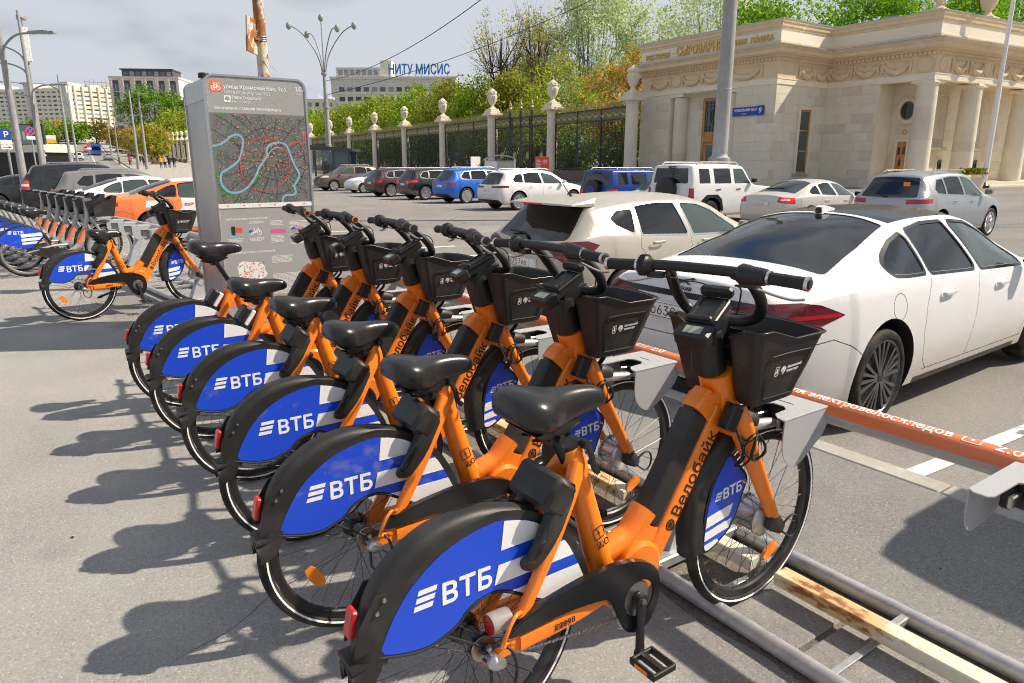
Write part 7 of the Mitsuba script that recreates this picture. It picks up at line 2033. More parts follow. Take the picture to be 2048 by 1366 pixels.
def fence_panel(a, b, z0, lab, step=0.17, s=1.0, gate=False, coarse=False):
    a, b = np.array(a), np.array(b)
    d = (b - a) / np.linalg.norm(b - a)
    a, b = a + d * 0.5, b - d * 0.5
    L_ = np.linalg.norm(b - a)
    nr = np.array([d[1], -d[0]])
    t = thing('fence_panel', lab, 'fence', 'iron railing panels of the park fence')
    Mx = np.eye(4)
    Mx[:2, 0], Mx[:2, 1], Mx[:3, 3] = d, [-d[1], d[0]], (a[0], a[1], z0)
    Mx[2, 2] = s
    bars_, sp_, fr_ = [], [], []
    n_ = int(L_ / step)
    for k in range(n_ + 1):
        u = L_ * k / n_
        bars_.append(box(u - 0.016, u + 0.016, -0.016, 0.016, 0.75, 4.5))
        sp_.append(hull([(u - 0.02, -0.02, 5.35), (u + 0.02, -0.02, 5.35), (u, 0.02, 5.35), (u - 0.045, 0, 5.7), (u + 0.045, 0, 5.7), (u, 0, 6.0)]))
    tag(put('bars', cat(bars_), 'iron', t, False, Mx), kind='stuff')
    tag(put('spikes', cat(sp_), 'fence_gold', t, False, Mx), kind='stuff')
    put('rails', cat([bbox(0, L_, -0.04, 0.04, z, z + 0.10, 0.01) for z in (0.72, 4.42, 5.25)] + [bbox(u - 0.05, u + 0.05, -0.05, 0.05, 0.7, 5.3, 0.01) for u in np.linspace(0.05, L_ - 0.05, 4)]), 'iron', t, False, Mx)
    put('frieze_plate', box(0, L_, -0.012, 0.0, 4.53, 5.24), 'frieze_olive', t, False, Mx)
    w = 0.82
    for k in range(int(L_ / w)):
        o_ = (k + 0.5) * L_ / int(L_ / w)
        u = np.linspace(-1, 1, 9)
        fr_.append(tube(np.c_[o_ + u * w * 0.5, 0 * u - 0.05, 5.05 - 0.30 * (1 - u * u)], 0.04 + 0.075 * (1 - u * u), 6))
        fr_.append(tr(xf(egg, np.diag([0.10, 0.06, 0.14, 1])), o_ - w * 0.5, -0.05, 5.0))
        fr_.append(tr(xf(egg, np.diag([0.14, 0.06, 0.10, 1])), o_, -0.05, 5.10))
    put('gilded_frieze', cat(fr_), 'fence_gold', t, 40, Mx)
    put('plinth', bbox(0, L_, -0.22, 0.22, -0.2, 0.62, 0.02), 'granite', t, False, Mx)
    if gate:
        for k in range(4):
            u = L_ * (k + 0.5) / 4
            put('gate_ring', cat([tube(np.array([[u + r_ * math.cos(q), -0.05, 1.9 + 1.25 * r_ * math.sin(q)] for q in np.linspace(0, 2 * np.pi, 25)[:-1]]), 0.05, 6, closed=True) for r_ in (0.72, 0.45)]), 'iron', t, 40, Mx)
            put('gate_medallion', tr(xf(egg, np.diag([0.3, 0.08, 0.38, 1])), u, -0.05, 1.9), 'fence_gold', t, 40, Mx)
            put('gate_panel', bbox(u - 0.9, u + 0.9, -0.035, 0.0, 0.3, 1.0, 0.01), 'iron', t, False, Mx)
        for u in (L_ * 0.3, L_ * 0.5, L_ * 0.7):
            put('gate_post', bbox(u - 0.09, u + 0.09, -0.09, 0.09, 0, 5.9, 0.02), 'iron', t, False, Mx)
            put('finial', tr(lathe([(0.1, 0), (0.2, 0.2), (0.12, 0.35), (0.17, 0.5), (0.06, 0.8), (0.0, 1.0)], 10), u, 0, 5.9), 'fence_gold', t, 40, Mx)


mat('frieze_olive', [0.14, 0.13, 0.06], 0.6)
mat('iron', [0.030, 0.036, 0.038], 0.5, 0.2)
mat('fence_gold', [0.40, 0.36, 0.14], 0.55, 0.2)
mat('granite', [0.14, 0.095, 0.085], 0.6)
ORD = ['nearest the pavilion', 'left of the one nearest the pavilion', 'left of the gate', 'fourth from the pavilion', 'fifth from the pavilion', 'sixth from the pavilion', 'seventh from the pavilion', 'eighth from the pavilion', 'ninth from the pavilion']
for i, (x, y) in enumerate(FC):
    fence_post(x, y, 0.35, f'round stone fence column with urn, {ORD[i]}')
for i in range(len(FC) - 1):
    fence_panel(FC[i], FC[i + 1], 0.4, f'iron railing with gilded frieze, {["between the pavilion and the gate", "with gilded gate rings behind the glass ticket booth", "just left of the gate", "fourth", "fifth", "sixth", "seventh", "eighth"][i]}{" section from the pavilion" if i > 2 else ""}', 0.17 if i < 5 else 0.26, gate=(i == 1))
for i, (x, y) in enumerate(FL):
    fence_post(x, y, 2.0 + 0.02 * (y - 154), f'pale fence column by the avenue, {["right behind the totem edge", "second", "third", "fourth", "fifth", "sixth", "farthest"][i]}{" from the totem" if 0 < i < 6 else ""}', 0.74)
for i in range(len(FL) - 1):
    fence_panel(FL[i], FL[i + 1], 2.1 + 0.02 * (FL[i][1] - 154), f'grey railing panel by the avenue, {["nearest the totem", "second", "third", "fourth", "fifth", "farthest"][i]}{" from the totem" if 0 < i < 5 else ""}', 0.4, 0.74)
# ---------------------------------------------------------------- land beyond the car park
def land_z(x, y):
    return -0.42 + np.interp(y, [60, 90, 150, 235, 300, 400, 900], [0, 0.2, 1.9, 4.4, 7.6, 12.5, 14]) + np.interp(x, [-60, 10, 40], [-1.0, 0, 0]) * np.interp(y, [60, 200], [0, 1])


gx, gy = np.array([-400, -120, -60, -30, -12, 0, 12, 24, 40, 60, 120, 600.0]), np.array([58, 75, 90, 120, 150, 200, 250, 300, 350, 400, 600, 1500.0])
V = np.array([[x, y, land_z(x, y)] for y in gy for x in gx])
m = len(gx)
put('land', (V, np.array([[a * m + b, a * m + b + 1, (a + 1) * m + b + 1, (a + 1) * m + b] for a in range(len(gy) - 1) for b in range(m - 1)])), 'lot_asphalt', smooth=True)
tag('land', 'pale paved ground rising gently towards the avenue', kind='structure')
V = np.array([[x, y, z] for y in (-60.0, 70.0) for x, z in ((-300, -0.5), (-30, -0.2), (-13.9, -0.03))])
put('ground', (V, np.array([[0, 1, 4, 3], [1, 2, 5, 4]])), 'lot_asphalt')
tag('ground', 'asphalt ground left of the pavement', kind='structure')


def strip(path, w, lift):
    P = np.array(path, float)
    d = np.gradient(P, axis=0)
    d /= np.linalg.norm(d, axis=1, keepdims=True)
    nr = np.stack([-d[:, 1], d[:, 0]], 1)
    V = np.concatenate([np.c_[P + nr * s * w / 2, [land_z(x, y) + lift for x, y in P + nr * s * w / 2]] for s in (-1, 1)])
    n = len(P)
    return V, np.array([[i, i + 1, n + i + 1, n + i] for i in range(n - 1)])


ave = [(8.3 + 0.0735 * (y - 62), y) for y in (62, 75, 90, 120, 150, 200, 250, 300, 350, 400)]
put('avenue', strip([(x - 3, y) for x, y in ave], 8.6, 0.12), 'avenue_asphalt')
mat('avenue_asphalt', [0.17, 0.165, 0.16], 0.9, spec=0.2)
tag('avenue', 'grey avenue climbing towards the far buildings', kind='structure')
for i, off in enumerate((-3.9, 0.0, 3.9)):
    k = put('lane_line', strip([(x - 3 + off, y) for x, y in ave], 0.2, 0.14), 'road_paint')
    tag(k, 'white lane line on the avenue', kind='structure')
put('far_pavement', strip([(x + 8, y) for x, y in ave], 13, 0.16), 'concrete')
tag('far_pavement', 'pale pavement between the avenue and the fence', kind='structure')
g_ = np.random.default_rng(9)
gv = []
for _ in range(2500):
    x, y = g_.uniform(-6.5, -1.5), g_.uniform(38, 58)
    a, h = g_.uniform(0, 6.3), g_.uniform(0.06, 0.16)
    gv.append((np.array([[x, y, -0.02], [x + 0.05 * math.cos(a), y + 0.05 * math.sin(a), -0.02], [x + 0.06 * math.sin(a), y, h]]), np.array([[0, 1, 2]])))
V, Fc = cat(gv)
put('grass', (V, Fc), 'leaves', color=np.repeat(g_.uniform(0.7, 1.2, (len(V) // 3, 1)) * [[0.10, 0.20, 0.03]], 3, 0))
tag('grass', 'short green grass by the far left kerb', 'grass', kind='stuff')

# ---------------------------------------------------------------- trees
LEAF = np.array([[-0.5, 0, 0], [0, -0.32, 0.06], [0.5, 0, 0], [0, 0.32, 0.06]])


def leaf_cloud(P, size, cols, gen, spread=0.25):
    n = len(P)
    q = gen.normal(size=(n, 4))
    q /= np.linalg.norm(q, axis=1, keepdims=True)
    a, b, c, d = q.T
    Rm = np.stack([np.stack([1 - 2 * (c * c + d * d), 2 * (b * c - a * d), 2 * (b * d + a * c)], -1), np.stack([2 * (b * c + a * d), 1 - 2 * (b * b + d * d), 2 * (c * d - a * b)], -1), np.stack([2 * (b * d - a * c), 2 * (c * d + a * b), 1 - 2 * (b * b + c * c)], -1)], -2)
    s = size * gen.uniform(0.6, 1.35, (n, 1, 1))
    V = P[:, None] + np.einsum('nij,kj->nki', Rm, LEAF) * s
    i = np.arange(n)[:, None] * 4
    Fc = np.vstack([i + [0, 1, 2], i + [0, 2, 3]])
    C = np.array(cols)[gen.integers(0, len(cols), n)] * gen.uniform(1 - spread, 1 + spread, (n, 1))
    return V.reshape(-1, 3), Fc, np.repeat(C, 4, 0)


def tree(name, label, x, y, z, h, r, n, size, cols, group=None, low=0.25, clumps=60, cr=0.28, bark='bark', trunk=0.2, seed=1, squash=1.0, limbs=12, hollow=0.55, twigs=0, lean=0.0):
    gen = np.random.default_rng(seed)
    t = thing(name, label, 'tree', group)
    zc0, zc1 = z + h * low, z + h
    cz, rz = (zc0 + zc1) / 2, (zc1 - zc0) / 2 * squash
    d = gen.normal(size=(clumps, 3))
    d /= np.linalg.norm(d, axis=1, keepdims=True)
    rad = hollow + (1 - hollow) * gen.random((clumps, 1)) ** 0.6
    wob = 0.82 + 0.36 * meshkit.noise(d * 2.2 + seed, seed)[:, None]
    C = np.array([x + lean, y, cz]) + d * rad * wob * [r, r, rz]
    lim, top = [], []
    base = np.array([x, y, z - 0.2])
    crown0 = np.array([x + lean * 0.6, y, zc0 + 0.25 * rz])
    tp = smooth_path([[*base, trunk * 1.25], [*(base * 0.6 + crown0 * 0.4 + gen.normal(size=3) * 0.1), trunk], [*crown0, trunk * 0.75], [x + lean, y, cz + rz * 0.35, trunk * 0.25]], 5)
    put('trunk', tube(tp[:, :3], tp[:, 3], 9), bark, t, 60)
    for k in range(limbs):
        c = C[k % clumps]
        s = tp[int(len(tp) * (0.35 + 0.5 * k / limbs)), :3]
        mid = (s + c) / 2 + [0, 0, -0.06 * np.linalg.norm(c - s)] + gen.normal(size=3) * 0.15
        lim.append(tube([s, mid, c], [trunk * 0.38, trunk * 0.24, trunk * 0.06], 5, sm=3))
        for _ in range(2 + twigs):
            e = c + gen.normal(size=3) * r * 0.25
            lim.append(tube([mid, (mid + e) / 2 + gen.normal(size=3) * 0.12, e], [trunk * 0.14, trunk * 0.08, trunk * 0.025], 4))
            for _ in range(twigs):
                f = e + gen.normal(size=3) * r * 0.16
                lim.append(cyl((mid + e) / 2, f, trunk * 0.05, trunk * 0.02, 3))
    tag(put('limbs', cat(lim), bark, t), kind='stuff')
    w = gen.integers(0, clumps, n)
    sg = cr * r * (0.6 + 0.6 * gen.random((clumps, 1)))[w]
    P = C[w] + np.clip(gen.normal(size=(n, 3)), -1.8, 1.8) * sg * 0.55
    V, Fc, col = leaf_cloud(P, size, cols, gen)
    tone = (0.8 + 0.4 * gen.random((clumps, 1)))[w]
    k = put('crown', (V, Fc), 'leaves', t, color=np.clip(col * 1.45 * np.repeat(tone, 4, 0), 0, 0.9))
    tag(k, kind='stuff')
    return t


LIME = [(0.25, 0.33, 0.03), (0.18, 0.27, 0.025), (0.32, 0.36, 0.05), (0.12, 0.20, 0.02)]
OLIVE = [(0.24, 0.26, 0.04), (0.16, 0.18, 0.035), (0.30, 0.30, 0.05)]
FRESH = [(0.16, 0.30, 0.025), (0.22, 0.36, 0.03), (0.12, 0.24, 0.02)]
PALE = [(0.36, 0.44, 0.22), (0.44, 0.50, 0.30), (0.30, 0.38, 0.18), (0.50, 0.54, 0.36)]
RUST = [(0.36, 0.27, 0.06), (0.26, 0.30, 0.06), (0.42, 0.20, 0.06), (0.24, 0.26, 0.05)]
DEEP = [(0.09, 0.17, 0.03), (0.12, 0.21, 0.035), (0.07, 0.13, 0.025)]
side = ['first', 'second', 'third', 'fourth', 'fifth', 'sixth', 'seventh', 'eighth', 'ninth', 'tenth']
# clipped trees behind the fence, right to left
for i, (x, y, h, r, c, nm) in enumerate(((46, 66, 10.6, 4.2, OLIVE, 'olive'), (48, 74, 11.2, 4.4, LIME, 'yellow green'), (48, 83, 11.2, 4.4, OLIVE, 'olive'), (49, 92, 12.2, 4.8, LIME + FRESH, 'bright green'), (50, 102, 11.4, 4.8, OLIVE + LIME, 'olive and yellow'), (51, 112, 11.6, 5.0, LIME, 'yellow green'), (52, 123, 11.5, 5.2, LIME + OLIVE, 'dull yellow'), (52, 135, 11.6, 5.4, LIME, 'yellow green'), (51, 147, 11.6, 5.4, FRESH + LIME, 'fresh green'))):
    tree('clipped_tree', f'rounded {nm} tree behind the fence, {side[i]} of its row from the right', x, y, 0.2, h, r, 9500, 0.36, c, 'clipped trees behind the park fence', 0.22, 90, 0.30, trunk=0.2, seed=30 + i, hollow=0.7)
tree('bushy_tree', 'yellow bushy tree with thin branches left of the gate', 45.5, 57, 0.2, 11.2, 4.3, 7000, 0.26, LIME + [(0.42, 0.38, 0.05)], None, 0.2, 80, 0.26, trunk=0.16, seed=51, hollow=0.45, twigs=2)
tree('tall_tree', 'tall half bare tree with dark limbs and yellow tips, left of its twin', 47, 69.5, 0.2, 18.6, 3.9, 1900, 0.21, OLIVE + [(0.42, 0.34, 0.06)], 'tall half bare trees behind the fence', 0.45, 90, 0.20, trunk=0.28, seed=61, limbs=26, twigs=2, hollow=0.45)
tree('tall_tree', 'tall half bare tree with yellow tips, right of its twin', 50.5, 67, 0.2, 18.8, 3.9, 2300, 0.21, OLIVE + [(0.46, 0.36, 0.06)], 'tall half bare trees behind the fence', 0.45, 90, 0.20, trunk=0.27, seed=62, limbs=26, twigs=2, hollow=0.45)
for i, (x, y, h, r, lab, n) in enumerate(((64, 74, 28, 7.6, 'huge pale silvery green poplar behind the fence', 26000), (71, 69, 23, 5.0, 'narrow pale poplar right of the huge one', 9000), (84, 68, 29, 8.5, 'pale airy poplar behind the left end of the pavilion', 22000), (57, 78, 15.5, 4.2, 'lower pale poplar left of the huge one', 6500), (92, 120, 17, 5.0, 'distant pale poplar under the blue rooftop letters', 4000))):
    tree('poplar', lab, x, y, 0, h, r, n, 0.34, PALE, 'pale poplars behind the fence', 0.16, 130, 0.22, 'bark_pale', 0.38, 70 + i, limbs=26, twigs=1, hollow=0.35)
tree('maple', 'orange tinged green maple just left of the pavilion', 43.5, 45.5, 0.2, 10.6, 3.7, 8500, 0.27, RUST + [(0.50, 0.24, 0.05), (0.22, 0.27, 0.05)], None, 0.25, 90, 0.25, trunk=0.18, seed=81, hollow=0.5, twigs=1)
for i, (x, y, h, r) in enumerate(((66, 47, 18.5, 6.0), (72, 40, 18.2, 6.0), (78, 34, 18.0, 5.5), (86, 33, 19.5, 6.0), (90, 28, 19.5, 6.0))):
    tree('park_tree', f'fresh green tree behind the pavilion roof, {side[i]} from the left', x, y, 0.2, h, r, 15000, 0.34, FRESH + ([(0.27, 0.36, 0.05)] if i > 2 else []), 'fresh green trees behind the pavilion', 0.3, 110, 0.25, trunk=0.3, seed=90 + i, hollow=0.6)
for i, (x, y, h, r) in enumerate(((41.5, 43.5, 4.4, 2.6), (42.5, 50, 3.8, 2.6), (43, 56, 4.2, 2.8), (43.5, 63, 4.2, 3.0), (45, 72, 4.6, 3.4), (46, 82, 4.6, 3.6), (47, 93, 4.8, 4.0), (48, 105, 5.0, 4.2), (49, 117, 5.0, 4.4))):
    tree('shrub', f'dark green shrub behind the railing, {side[i]} from the pavilion', x, y, 0.2, h, r, 3200, 0.28, DEEP + [(0.20, 0.24, 0.05)], 'shrubs behind the railing', 0.02, 40, 0.34, trunk=0.08, seed=110 + i, hollow=0.3, limbs=6)
# left of the totem
tree('willow', 'big dark green tree beside the far beige tower', 38.5, 252, 5, 19.5, 10, 14000, 0.62, FRESH[:1] + DEEP + [(0.14, 0.24, 0.05)], None, 0.1, 90, 0.27, trunk=0.4, seed=131, hollow=0.6)
tree('willow', 'large green tree showing above the left end of the fence', 44, 235, 5, 15, 7.5, 9000, 0.62, DEEP + [(0.15, 0.25, 0.05)], None, 0.1, 80, 0.27, trunk=0.4, seed=132, hollow=0.6)
tree('clipped_tree', 'round olive tree between the big dark green tree and the totem', 36.0, 205, 3, 12, 5.5, 9000, 0.5, OLIVE + LIME, None, 0.1, 80, 0.3, trunk=0.3, seed=133, hollow=0.7)
tree('clipped_tree', 'olive tree hidden mostly by the left edge of the totem', 34.5, 186, 2.5, 10, 4.6, 6500, 0.5, OLIVE + LIME, None, 0.1, 80, 0.3, trunk=0.3, seed=134, hollow=0.7)
ST = ['nearest the camera', 'second', 'third', 'fourth', 'fifth', 'sixth', 'seventh', 'farthest']
for i, (x, y, h) in enumerate(((21.6, 146, 8.2), (22.6, 160, 8.2), (23.6, 176, 8.2), (24.7, 194, 8.4), (25.8, 214, 8.6), (27.0, 236, 8.8), (28.2, 262, 9), (29.5, 292, 9))):
    z = land_z(x, y)
    tree('street_tree', f'small avenue tree with {"yellow green" if i < 2 else "brownish"} young leaves, {ST[i]} of its row', x, y, z, h * 0.86, 2.6, 3000, 0.42, (LIME[:2] + RUST if i < 2 else RUST + [(0.26, 0.16, 0.07)]), 'small trees along the avenue', 0.24, 55, 0.3, trunk=0.13, seed=140 + i, limbs=14, twigs=1)
    b = thing('tree_planter', f'low wooden tree box under an avenue tree, {ST[i]} of its row', 'planter', 'wooden boxes under the avenue trees')
    put('box', bbox(x - 1.1, x + 1.1, y - 1.1, y + 1.1, z - 0.2, z + 0.7, 0.03), 'granite', b)
    for dx in (-0.9, 0.9):
        put('stake', cyl((x + dx, y - 0.9, z + 0.2), (x + dx, y - 0.9, z + 2.6), 0.09, n=6), 'door_wood', b)
for i, (x, y, r) in enumerate(((9, 330, 6), (16, 345, 7), (22, 340, 5.5), (30, 352, 6), (-4, 300, 5), (-9, 280, 5))):
    tree('distant_tree', f'distant green tree at the top of the avenue, {side[i]} from the {"right" if i > 3 else "left"}', x, y, land_z(x, y), 9.5, r, 1600, 0.9, (FRESH + DEEP) if i % 2 == 0 else RUST, 'distant trees at the top of the avenue', 0.1, 30, 0.34, trunk=0.25, seed=160 + i, limbs=6)

# ---------------------------------------------------------------- far buildings
def facade(parent, o, d, w, z0, z1, cols, rows, wm, hm, pane, frame_m=None, skip=None, depth=0.3, bands=None):
    """Windows as parts: recessed dark panes between proud piers and sills."""
    o, d = np.array(o, float), np.array(d, float)
    d /= np.linalg.norm(d)
    nr = np.array([d[1], -d[0]])
    cw, rh = w / cols, (z1 - z0) / rows
    for r_ in range(rows):
        for c_ in range(cols):
            a = o + d * cw * (c_ + 0.5 - wm / 2) + nr * 0.03
            b = o + d * cw * (c_ + 0.5 + wm / 2) + nr * 0.03
            za, zb = z0 + rh * (r_ + 0.5 - hm / 2), z0 + rh * (r_ + 0.5 + hm / 2)
            V = np.array([[*a, za], [*b, za], [*b, zb], [*a, zb]])
            put('window', cat([(V, np.array([[0, 1, 2, 3]]))]), pane[(r_ * 7 + c_ * 3 + (r_ * c_) % 5) % len(pane)], parent)


def oblong(o, d, w, depth, z0, z1):
    o, d = np.array(o, float), np.array(d, float)
    d /= np.linalg.norm(d)
    b = np.array([-d[1], d[0]])
    q = [o, o + d * w, o + d * w + b * depth, o + b * depth]
    return extrude([tuple(p) for p in q], z0, z1)


mat('far_cream', [0.70, 0.67, 0.56], 0.9)
mat('far_grey', [0.58, 0.565, 0.53], 0.9)
mat('far_beige', [0.66, 0.59, 0.53], 0.9)
mat('far_dark', [0.055, 0.06, 0.068], 0.3)
mat('far_pane', [0.09, 0.12, 0.16], 0.15)
mat('far_pane_light', [0.24, 0.27, 0.30], 0.2)
mat('far_pane_brown', [0.20, 0.13, 0.08], 0.4)
mat('letters_blue', [0.05, 0.22, 0.55], 0.4)
ins = thing('institute_building', 'long grey institute block with blue rooftop letters', 'building')
A, B = np.array([84.3, 219.6]), np.array([116.0, 197.0])
d_ = (B - A) / np.linalg.norm(B - A)
wI = np.linalg.norm(B - A)
put('wall', oblong(A, d_, wI, 16, 0, 27.2), 'far_grey', ins)
put('parapet', oblong(A - d_ * 0.3 + np.array([d_[1], -d_[0]]) * 0.4, d_, wI + 0.6, 16.6, 27.2, 27.9), 'far_grey', ins)
up_ = np.array([-d_[1], d_[0]])
put('penthouse', oblong(A + d_ * 1.0 + up_ * 3, d_, 14, 8, 27.9, 31), 'far_grey', ins)
put('penthouse', oblong(A + d_ * 15 + up_ * 3, d_, 3.5, 6, 27.9, 33), 'far_cream', ins)
facade(ins, A + d_ * 1.5 + up_ * 3, d_, 13, 28.4, 30.6, 7, 1, 0.8, 0.8, ['far_pane_light'])
facade(ins, A + d_ * 2, d_, wI - 3, 5.5, 25.6, 14, 7, 0.66, 0.46, ['far_pane', 'far_pane_light', 'far_dark'])
for r_ in range(7):
    put('sill_band', oblong(A + d_ * 1.5 + np.array([d_[1], -d_[0]]) * 0.15, d_, wI - 2, 0.3, 5.5 + 2.87 * r_ + 0.1, 5.5 + 2.87 * r_ + 0.55), 'far_cream', ins)
rl = thing('rooftop_letters', 'big blue Cyrillic letters on the roof of the institute block', 'sign')
lt = text('НИТУ МИСИС', 2.9, 0.4, True)
o2 = A + d_ * 18.0 - np.array([-d_[1], d_[0]]) * 0.2
put('lettering', xf((lt[0] * [19.0 / width(lt), 1, 1], lt[1]), frame((*o2, 28.6), (*d_, 0), (0, 0, 1))), 'letters_blue', rl)
put('supports', cat([cyl((*(o2 + d_ * u), 27.8), (*(o2 + d_ * u), 29.5), 0.08, n=4) for u in np.arange(0.5, 19, 2)]), 'far_dark', rl)
sm = thing('apartment_block', 'low cream block at the left end of the institute block', 'building')
put('wall', oblong((88, 262), d_, 24, 14, 0, 24.5), 'far_cream', sm)
facade(sm, (88, 262), d_, 24, 10, 24, 9, 5, 0.5, 0.5, ['far_pane', 'far_dark', 'far_pane_light'])
bl = thing('red_roof_sign', 'small dark red lettering column on the cream block', 'sign')
put('lettering', cat([xf(text(c, 2.2, 0.3, True), frame((105.5, 247, 22 - 2.8 * i), (*d_, 0), (0, 0, 1))) for i, c in enumerate('РАО')]), 'tail_dark', bl)
hotel = thing('ribbed_block', 'very long pale yellow ribbed block, its left wing in shade', 'building')
H0, H1, H2 = np.array([-40.0, 560.0]), np.array([31.0, 500.0]), np.array([78.0, 520.0])
zb_, zt_ = 12, 46
for a, b, dep in ((H1, H2, 30), ):
    d2 = (b - a) / np.linalg.norm(b - a)
    w2 = np.linalg.norm(b - a)
    put('wall', oblong(a, d2, w2, dep, zb_, zt_), 'far_cream', hotel)
    put('parapet', oblong(a + d2 * 14, d2, w2 - 14, 20, zt_, zt_ + 1.6), 'far_cream', hotel)
    facade(hotel, a, d2, w2, zb_ + 2.5, zt_ - 1.5, 11, 12, 0.64, 0.40, ['far_pane', 'far_pane_brown', 'far_pane_light', 'far_dark'])
    n2 = np.array([d2[1], -d2[0]])
    for k in range(12):
        put('rib', oblong(a + d2 * (w2 * k / 11 - 0.4) + n2 * 1.0, d2, 0.8, 1.2, zb_, zt_ + 0.8), 'far_cream', hotel)
for k in range(4):
    a = H1 + (H0 - H1) * k / 4 + np.array([0, 4.0 * k])
    dd = (H0 - H1) / np.linalg.norm(H0 - H1)
    wv = np.linalg.norm(H0 - H1) / 4
    q = a + dd * wv
    put('wing', oblong(q, -dd, wv - 2.5, 24, zb_, zt_ - 1.5), 'far_cream', hotel)
    put('wing_tower', oblong(a + dd * 3, -dd, 4.5, 20, zb_, zt_ + 2), 'far_grey', hotel)
    facade(hotel, q, -dd, wv - 2.5, zb_ + 2.5, zt_ - 2.5, 6, 12, 0.6, 0.40, ['far_pane', 'far_dark', 'far_pane_light'])
put('podium', oblong((30, 484), (1, 0.2), 46, 12, 11, 16.5), 'far_cream', hotel)
rs = thing('rooftop_sign_frame', 'bare steel letter frame on the roof of the ribbed block', 'sign')
put('frame', cat([cyl((42 + k * 2.2, 508, 46), (42 + k * 2.2, 508, 50.0 + 0.6 * (k % 3)), 0.12, n=4) for k in range(14)] + [cyl((41, 508, z), (72, 508, z), 0.12, n=4) for z in (47.5, 49.4)]), 'far_pane_brown', rs)
tw = thing('beige_tower', 'beige stone faced tower with tall dark window bays and a glazed top floor', 'building')
T0, T1 = np.array([36.4, 338.3]), np.array([60.0, 325.5])
dT = (T1 - T0) / np.linalg.norm(T1 - T0)
wT = np.linalg.norm(T1 - T0)
nT = np.array([dT[1], -dT[0]])
put('wall', oblong(T0, dT, wT, 18, 6, 35.5), 'far_beige', tw)
put('cornice', oblong(T0 - dT * 0.3 + nT * 0.3, dT, wT + 0.6, 18.6, 35.5, 36.2), 'far_beige', tw)
put('top_floor', oblong(T0 + dT * 4 + np.array([-dT[1], dT[0]]) * 3, dT, wT - 7, 10, 36.2, 39), 'far_dark', tw)
put('top_roof', oblong(T0 + dT * 3.4 + np.array([-dT[1], dT[0]]) * 2.4, dT, wT - 6, 11, 39, 39.5), 'far_dark', tw)
facade(tw, T0 + dT * 4.2 + np.array([-dT[1], dT[0]]) * 3, dT, wT - 7.4, 36.4, 38.8, 8, 1, 0.7, 0.7, ['far_pane', 'far_pane_light'])
for k in range(6):
    bay = numbered(tw + '__window_bay')
    c0 = T0 + dT * (wT * (k + 0.5) / 6 - 1.1) + nT * 0.05
    put('dark_panel', oblong(c0, dT, 2.2, 0.04, 25.2, 34.6), 'far_dark', bay)
    for z0, z1 in ((25.4, 28.3), (30.0, 33.3)):
        for j in range(3):
            put('pane', oblong(c0 + dT * (0.1 + 0.7 * j) + nT * 0.06, dT, 0.6, 0.04, z0, z1), 'far_pane_light' if j == 1 else 'far_pane', bay)
    put('pier', oblong(c0 - dT * 1.15 + nT * 0.45, dT, 0.9, 0.5, 24.6, 35.4), 'far_beige', tw)
facade(tw, T0, dT, wT, 8, 24, 6, 5, 0.56, 0.62, ['far_pane', 'far_pane_light'])
for z in (11.2, 14.4, 17.6, 20.8, 24.0):
    put('string_course', oblong(T0 - dT * 0.1 + nT * 0.25, dT, wT + 0.2, 0.3, z - 0.15, z + 0.25), 'far_beige', tw)
ob = thing('ochre_house', 'small ochre house just right of the beige tower', 'building')
put('wall', oblong((63, 322), dT, 8, 10, 8, 27.5), 'ochre_stucco', ob)
put('roof_box', oblong((64, 322.5), dT, 5, 6, 27.5, 29), 'far_cream', ob)

# ---------------------------------------------------------------- lamps, poles and wires
def arm(p, d, l, rise):
    p, d = np.array(p, float), np.array([*d, 0.0])
    return smooth_path([p, p + d * l * 0.12 + [0, 0, rise * 0.55], p + d * l * 0.5 + [0, 0, rise * 0.95], p + d * l + [0, 0, rise]], 4)


def street_lamp(label, x, y, z, h, arms, r=0.13, cat_='street lamp', m_='pole_paint'):
    t = thing('street_lamp', label, cat_, 'grey street lamps along the avenue')
    put('pole', tube([(x, y, z - 0.3), (x, y, z + 0.9), (x, y, z + 0.95), (x, y, z + h * 0.5), (x, y, z + h)], [r * 1.35, r * 1.25, r, r * 0.8, r * 0.5], 14), m_, t, 60)
    for (dx, dy), l, rise, zz in arms:
        k = numbered(t + '__arm')
        a = arm((x, y, z + zz), (dx, dy), l, rise)
        put('tube', tube(a, r * 0.3, 6), m_, k, 60)
        e = a[-1]
        put('lamp_head', hull([e + [dx * u + -dy * v, dy * u + dx * v, w] for u in (-0.2, 0.7) for v in (-0.12, 0.12) for w in (-0.02, 0.05)] + [e + [dx * 0.25, dy * 0.25, 0.1]]), m_, k, 30)
    return t


rt_ = (0.82, -0.57)
street_lamp('tall grey lamp post at the far left edge, leaning out of the picture', -0.55, 30.1, -0.2, 9.5, [(rt_, 1.25, 0.85, 5.3)], 0.13)
street_lamp('tall grey lamp post with curved double arms, second from the left edge', 0.55, 46.2, -0.2, 9.6, [((-0.82, 0.57), 2.2, 1.0, 6.9), ((-0.82, 0.57), 1.8, 0.7, 6.3), (rt_, 1.4, 0.6, 5.3)], 0.14)
street_lamp('grey lamp post carrying a white antenna box, third from the left edge', 1.1, 60, -0.2, 10.0, [((-0.82, 0.57), 2.2, 0.7, 6.6), ((-0.82, 0.57), 1.8, 0.5, 6.0)], 0.12)
an = thing('antenna_box', 'white mast antenna box strapped to a lamp post', 'antenna')
put('box', bbox(0.85, 1.35, 59.6, 60.0, 8.4, 10.6, 0.04), 'plate_white', an)
put('camera', hull([(1.1 + a * 0.3, 59.8, 11.2 + b * 0.15) for a in (-1, 1) for b in (-1, 1)] + [(1.1, 59.5, 11.2)]), 'pole_paint', an)
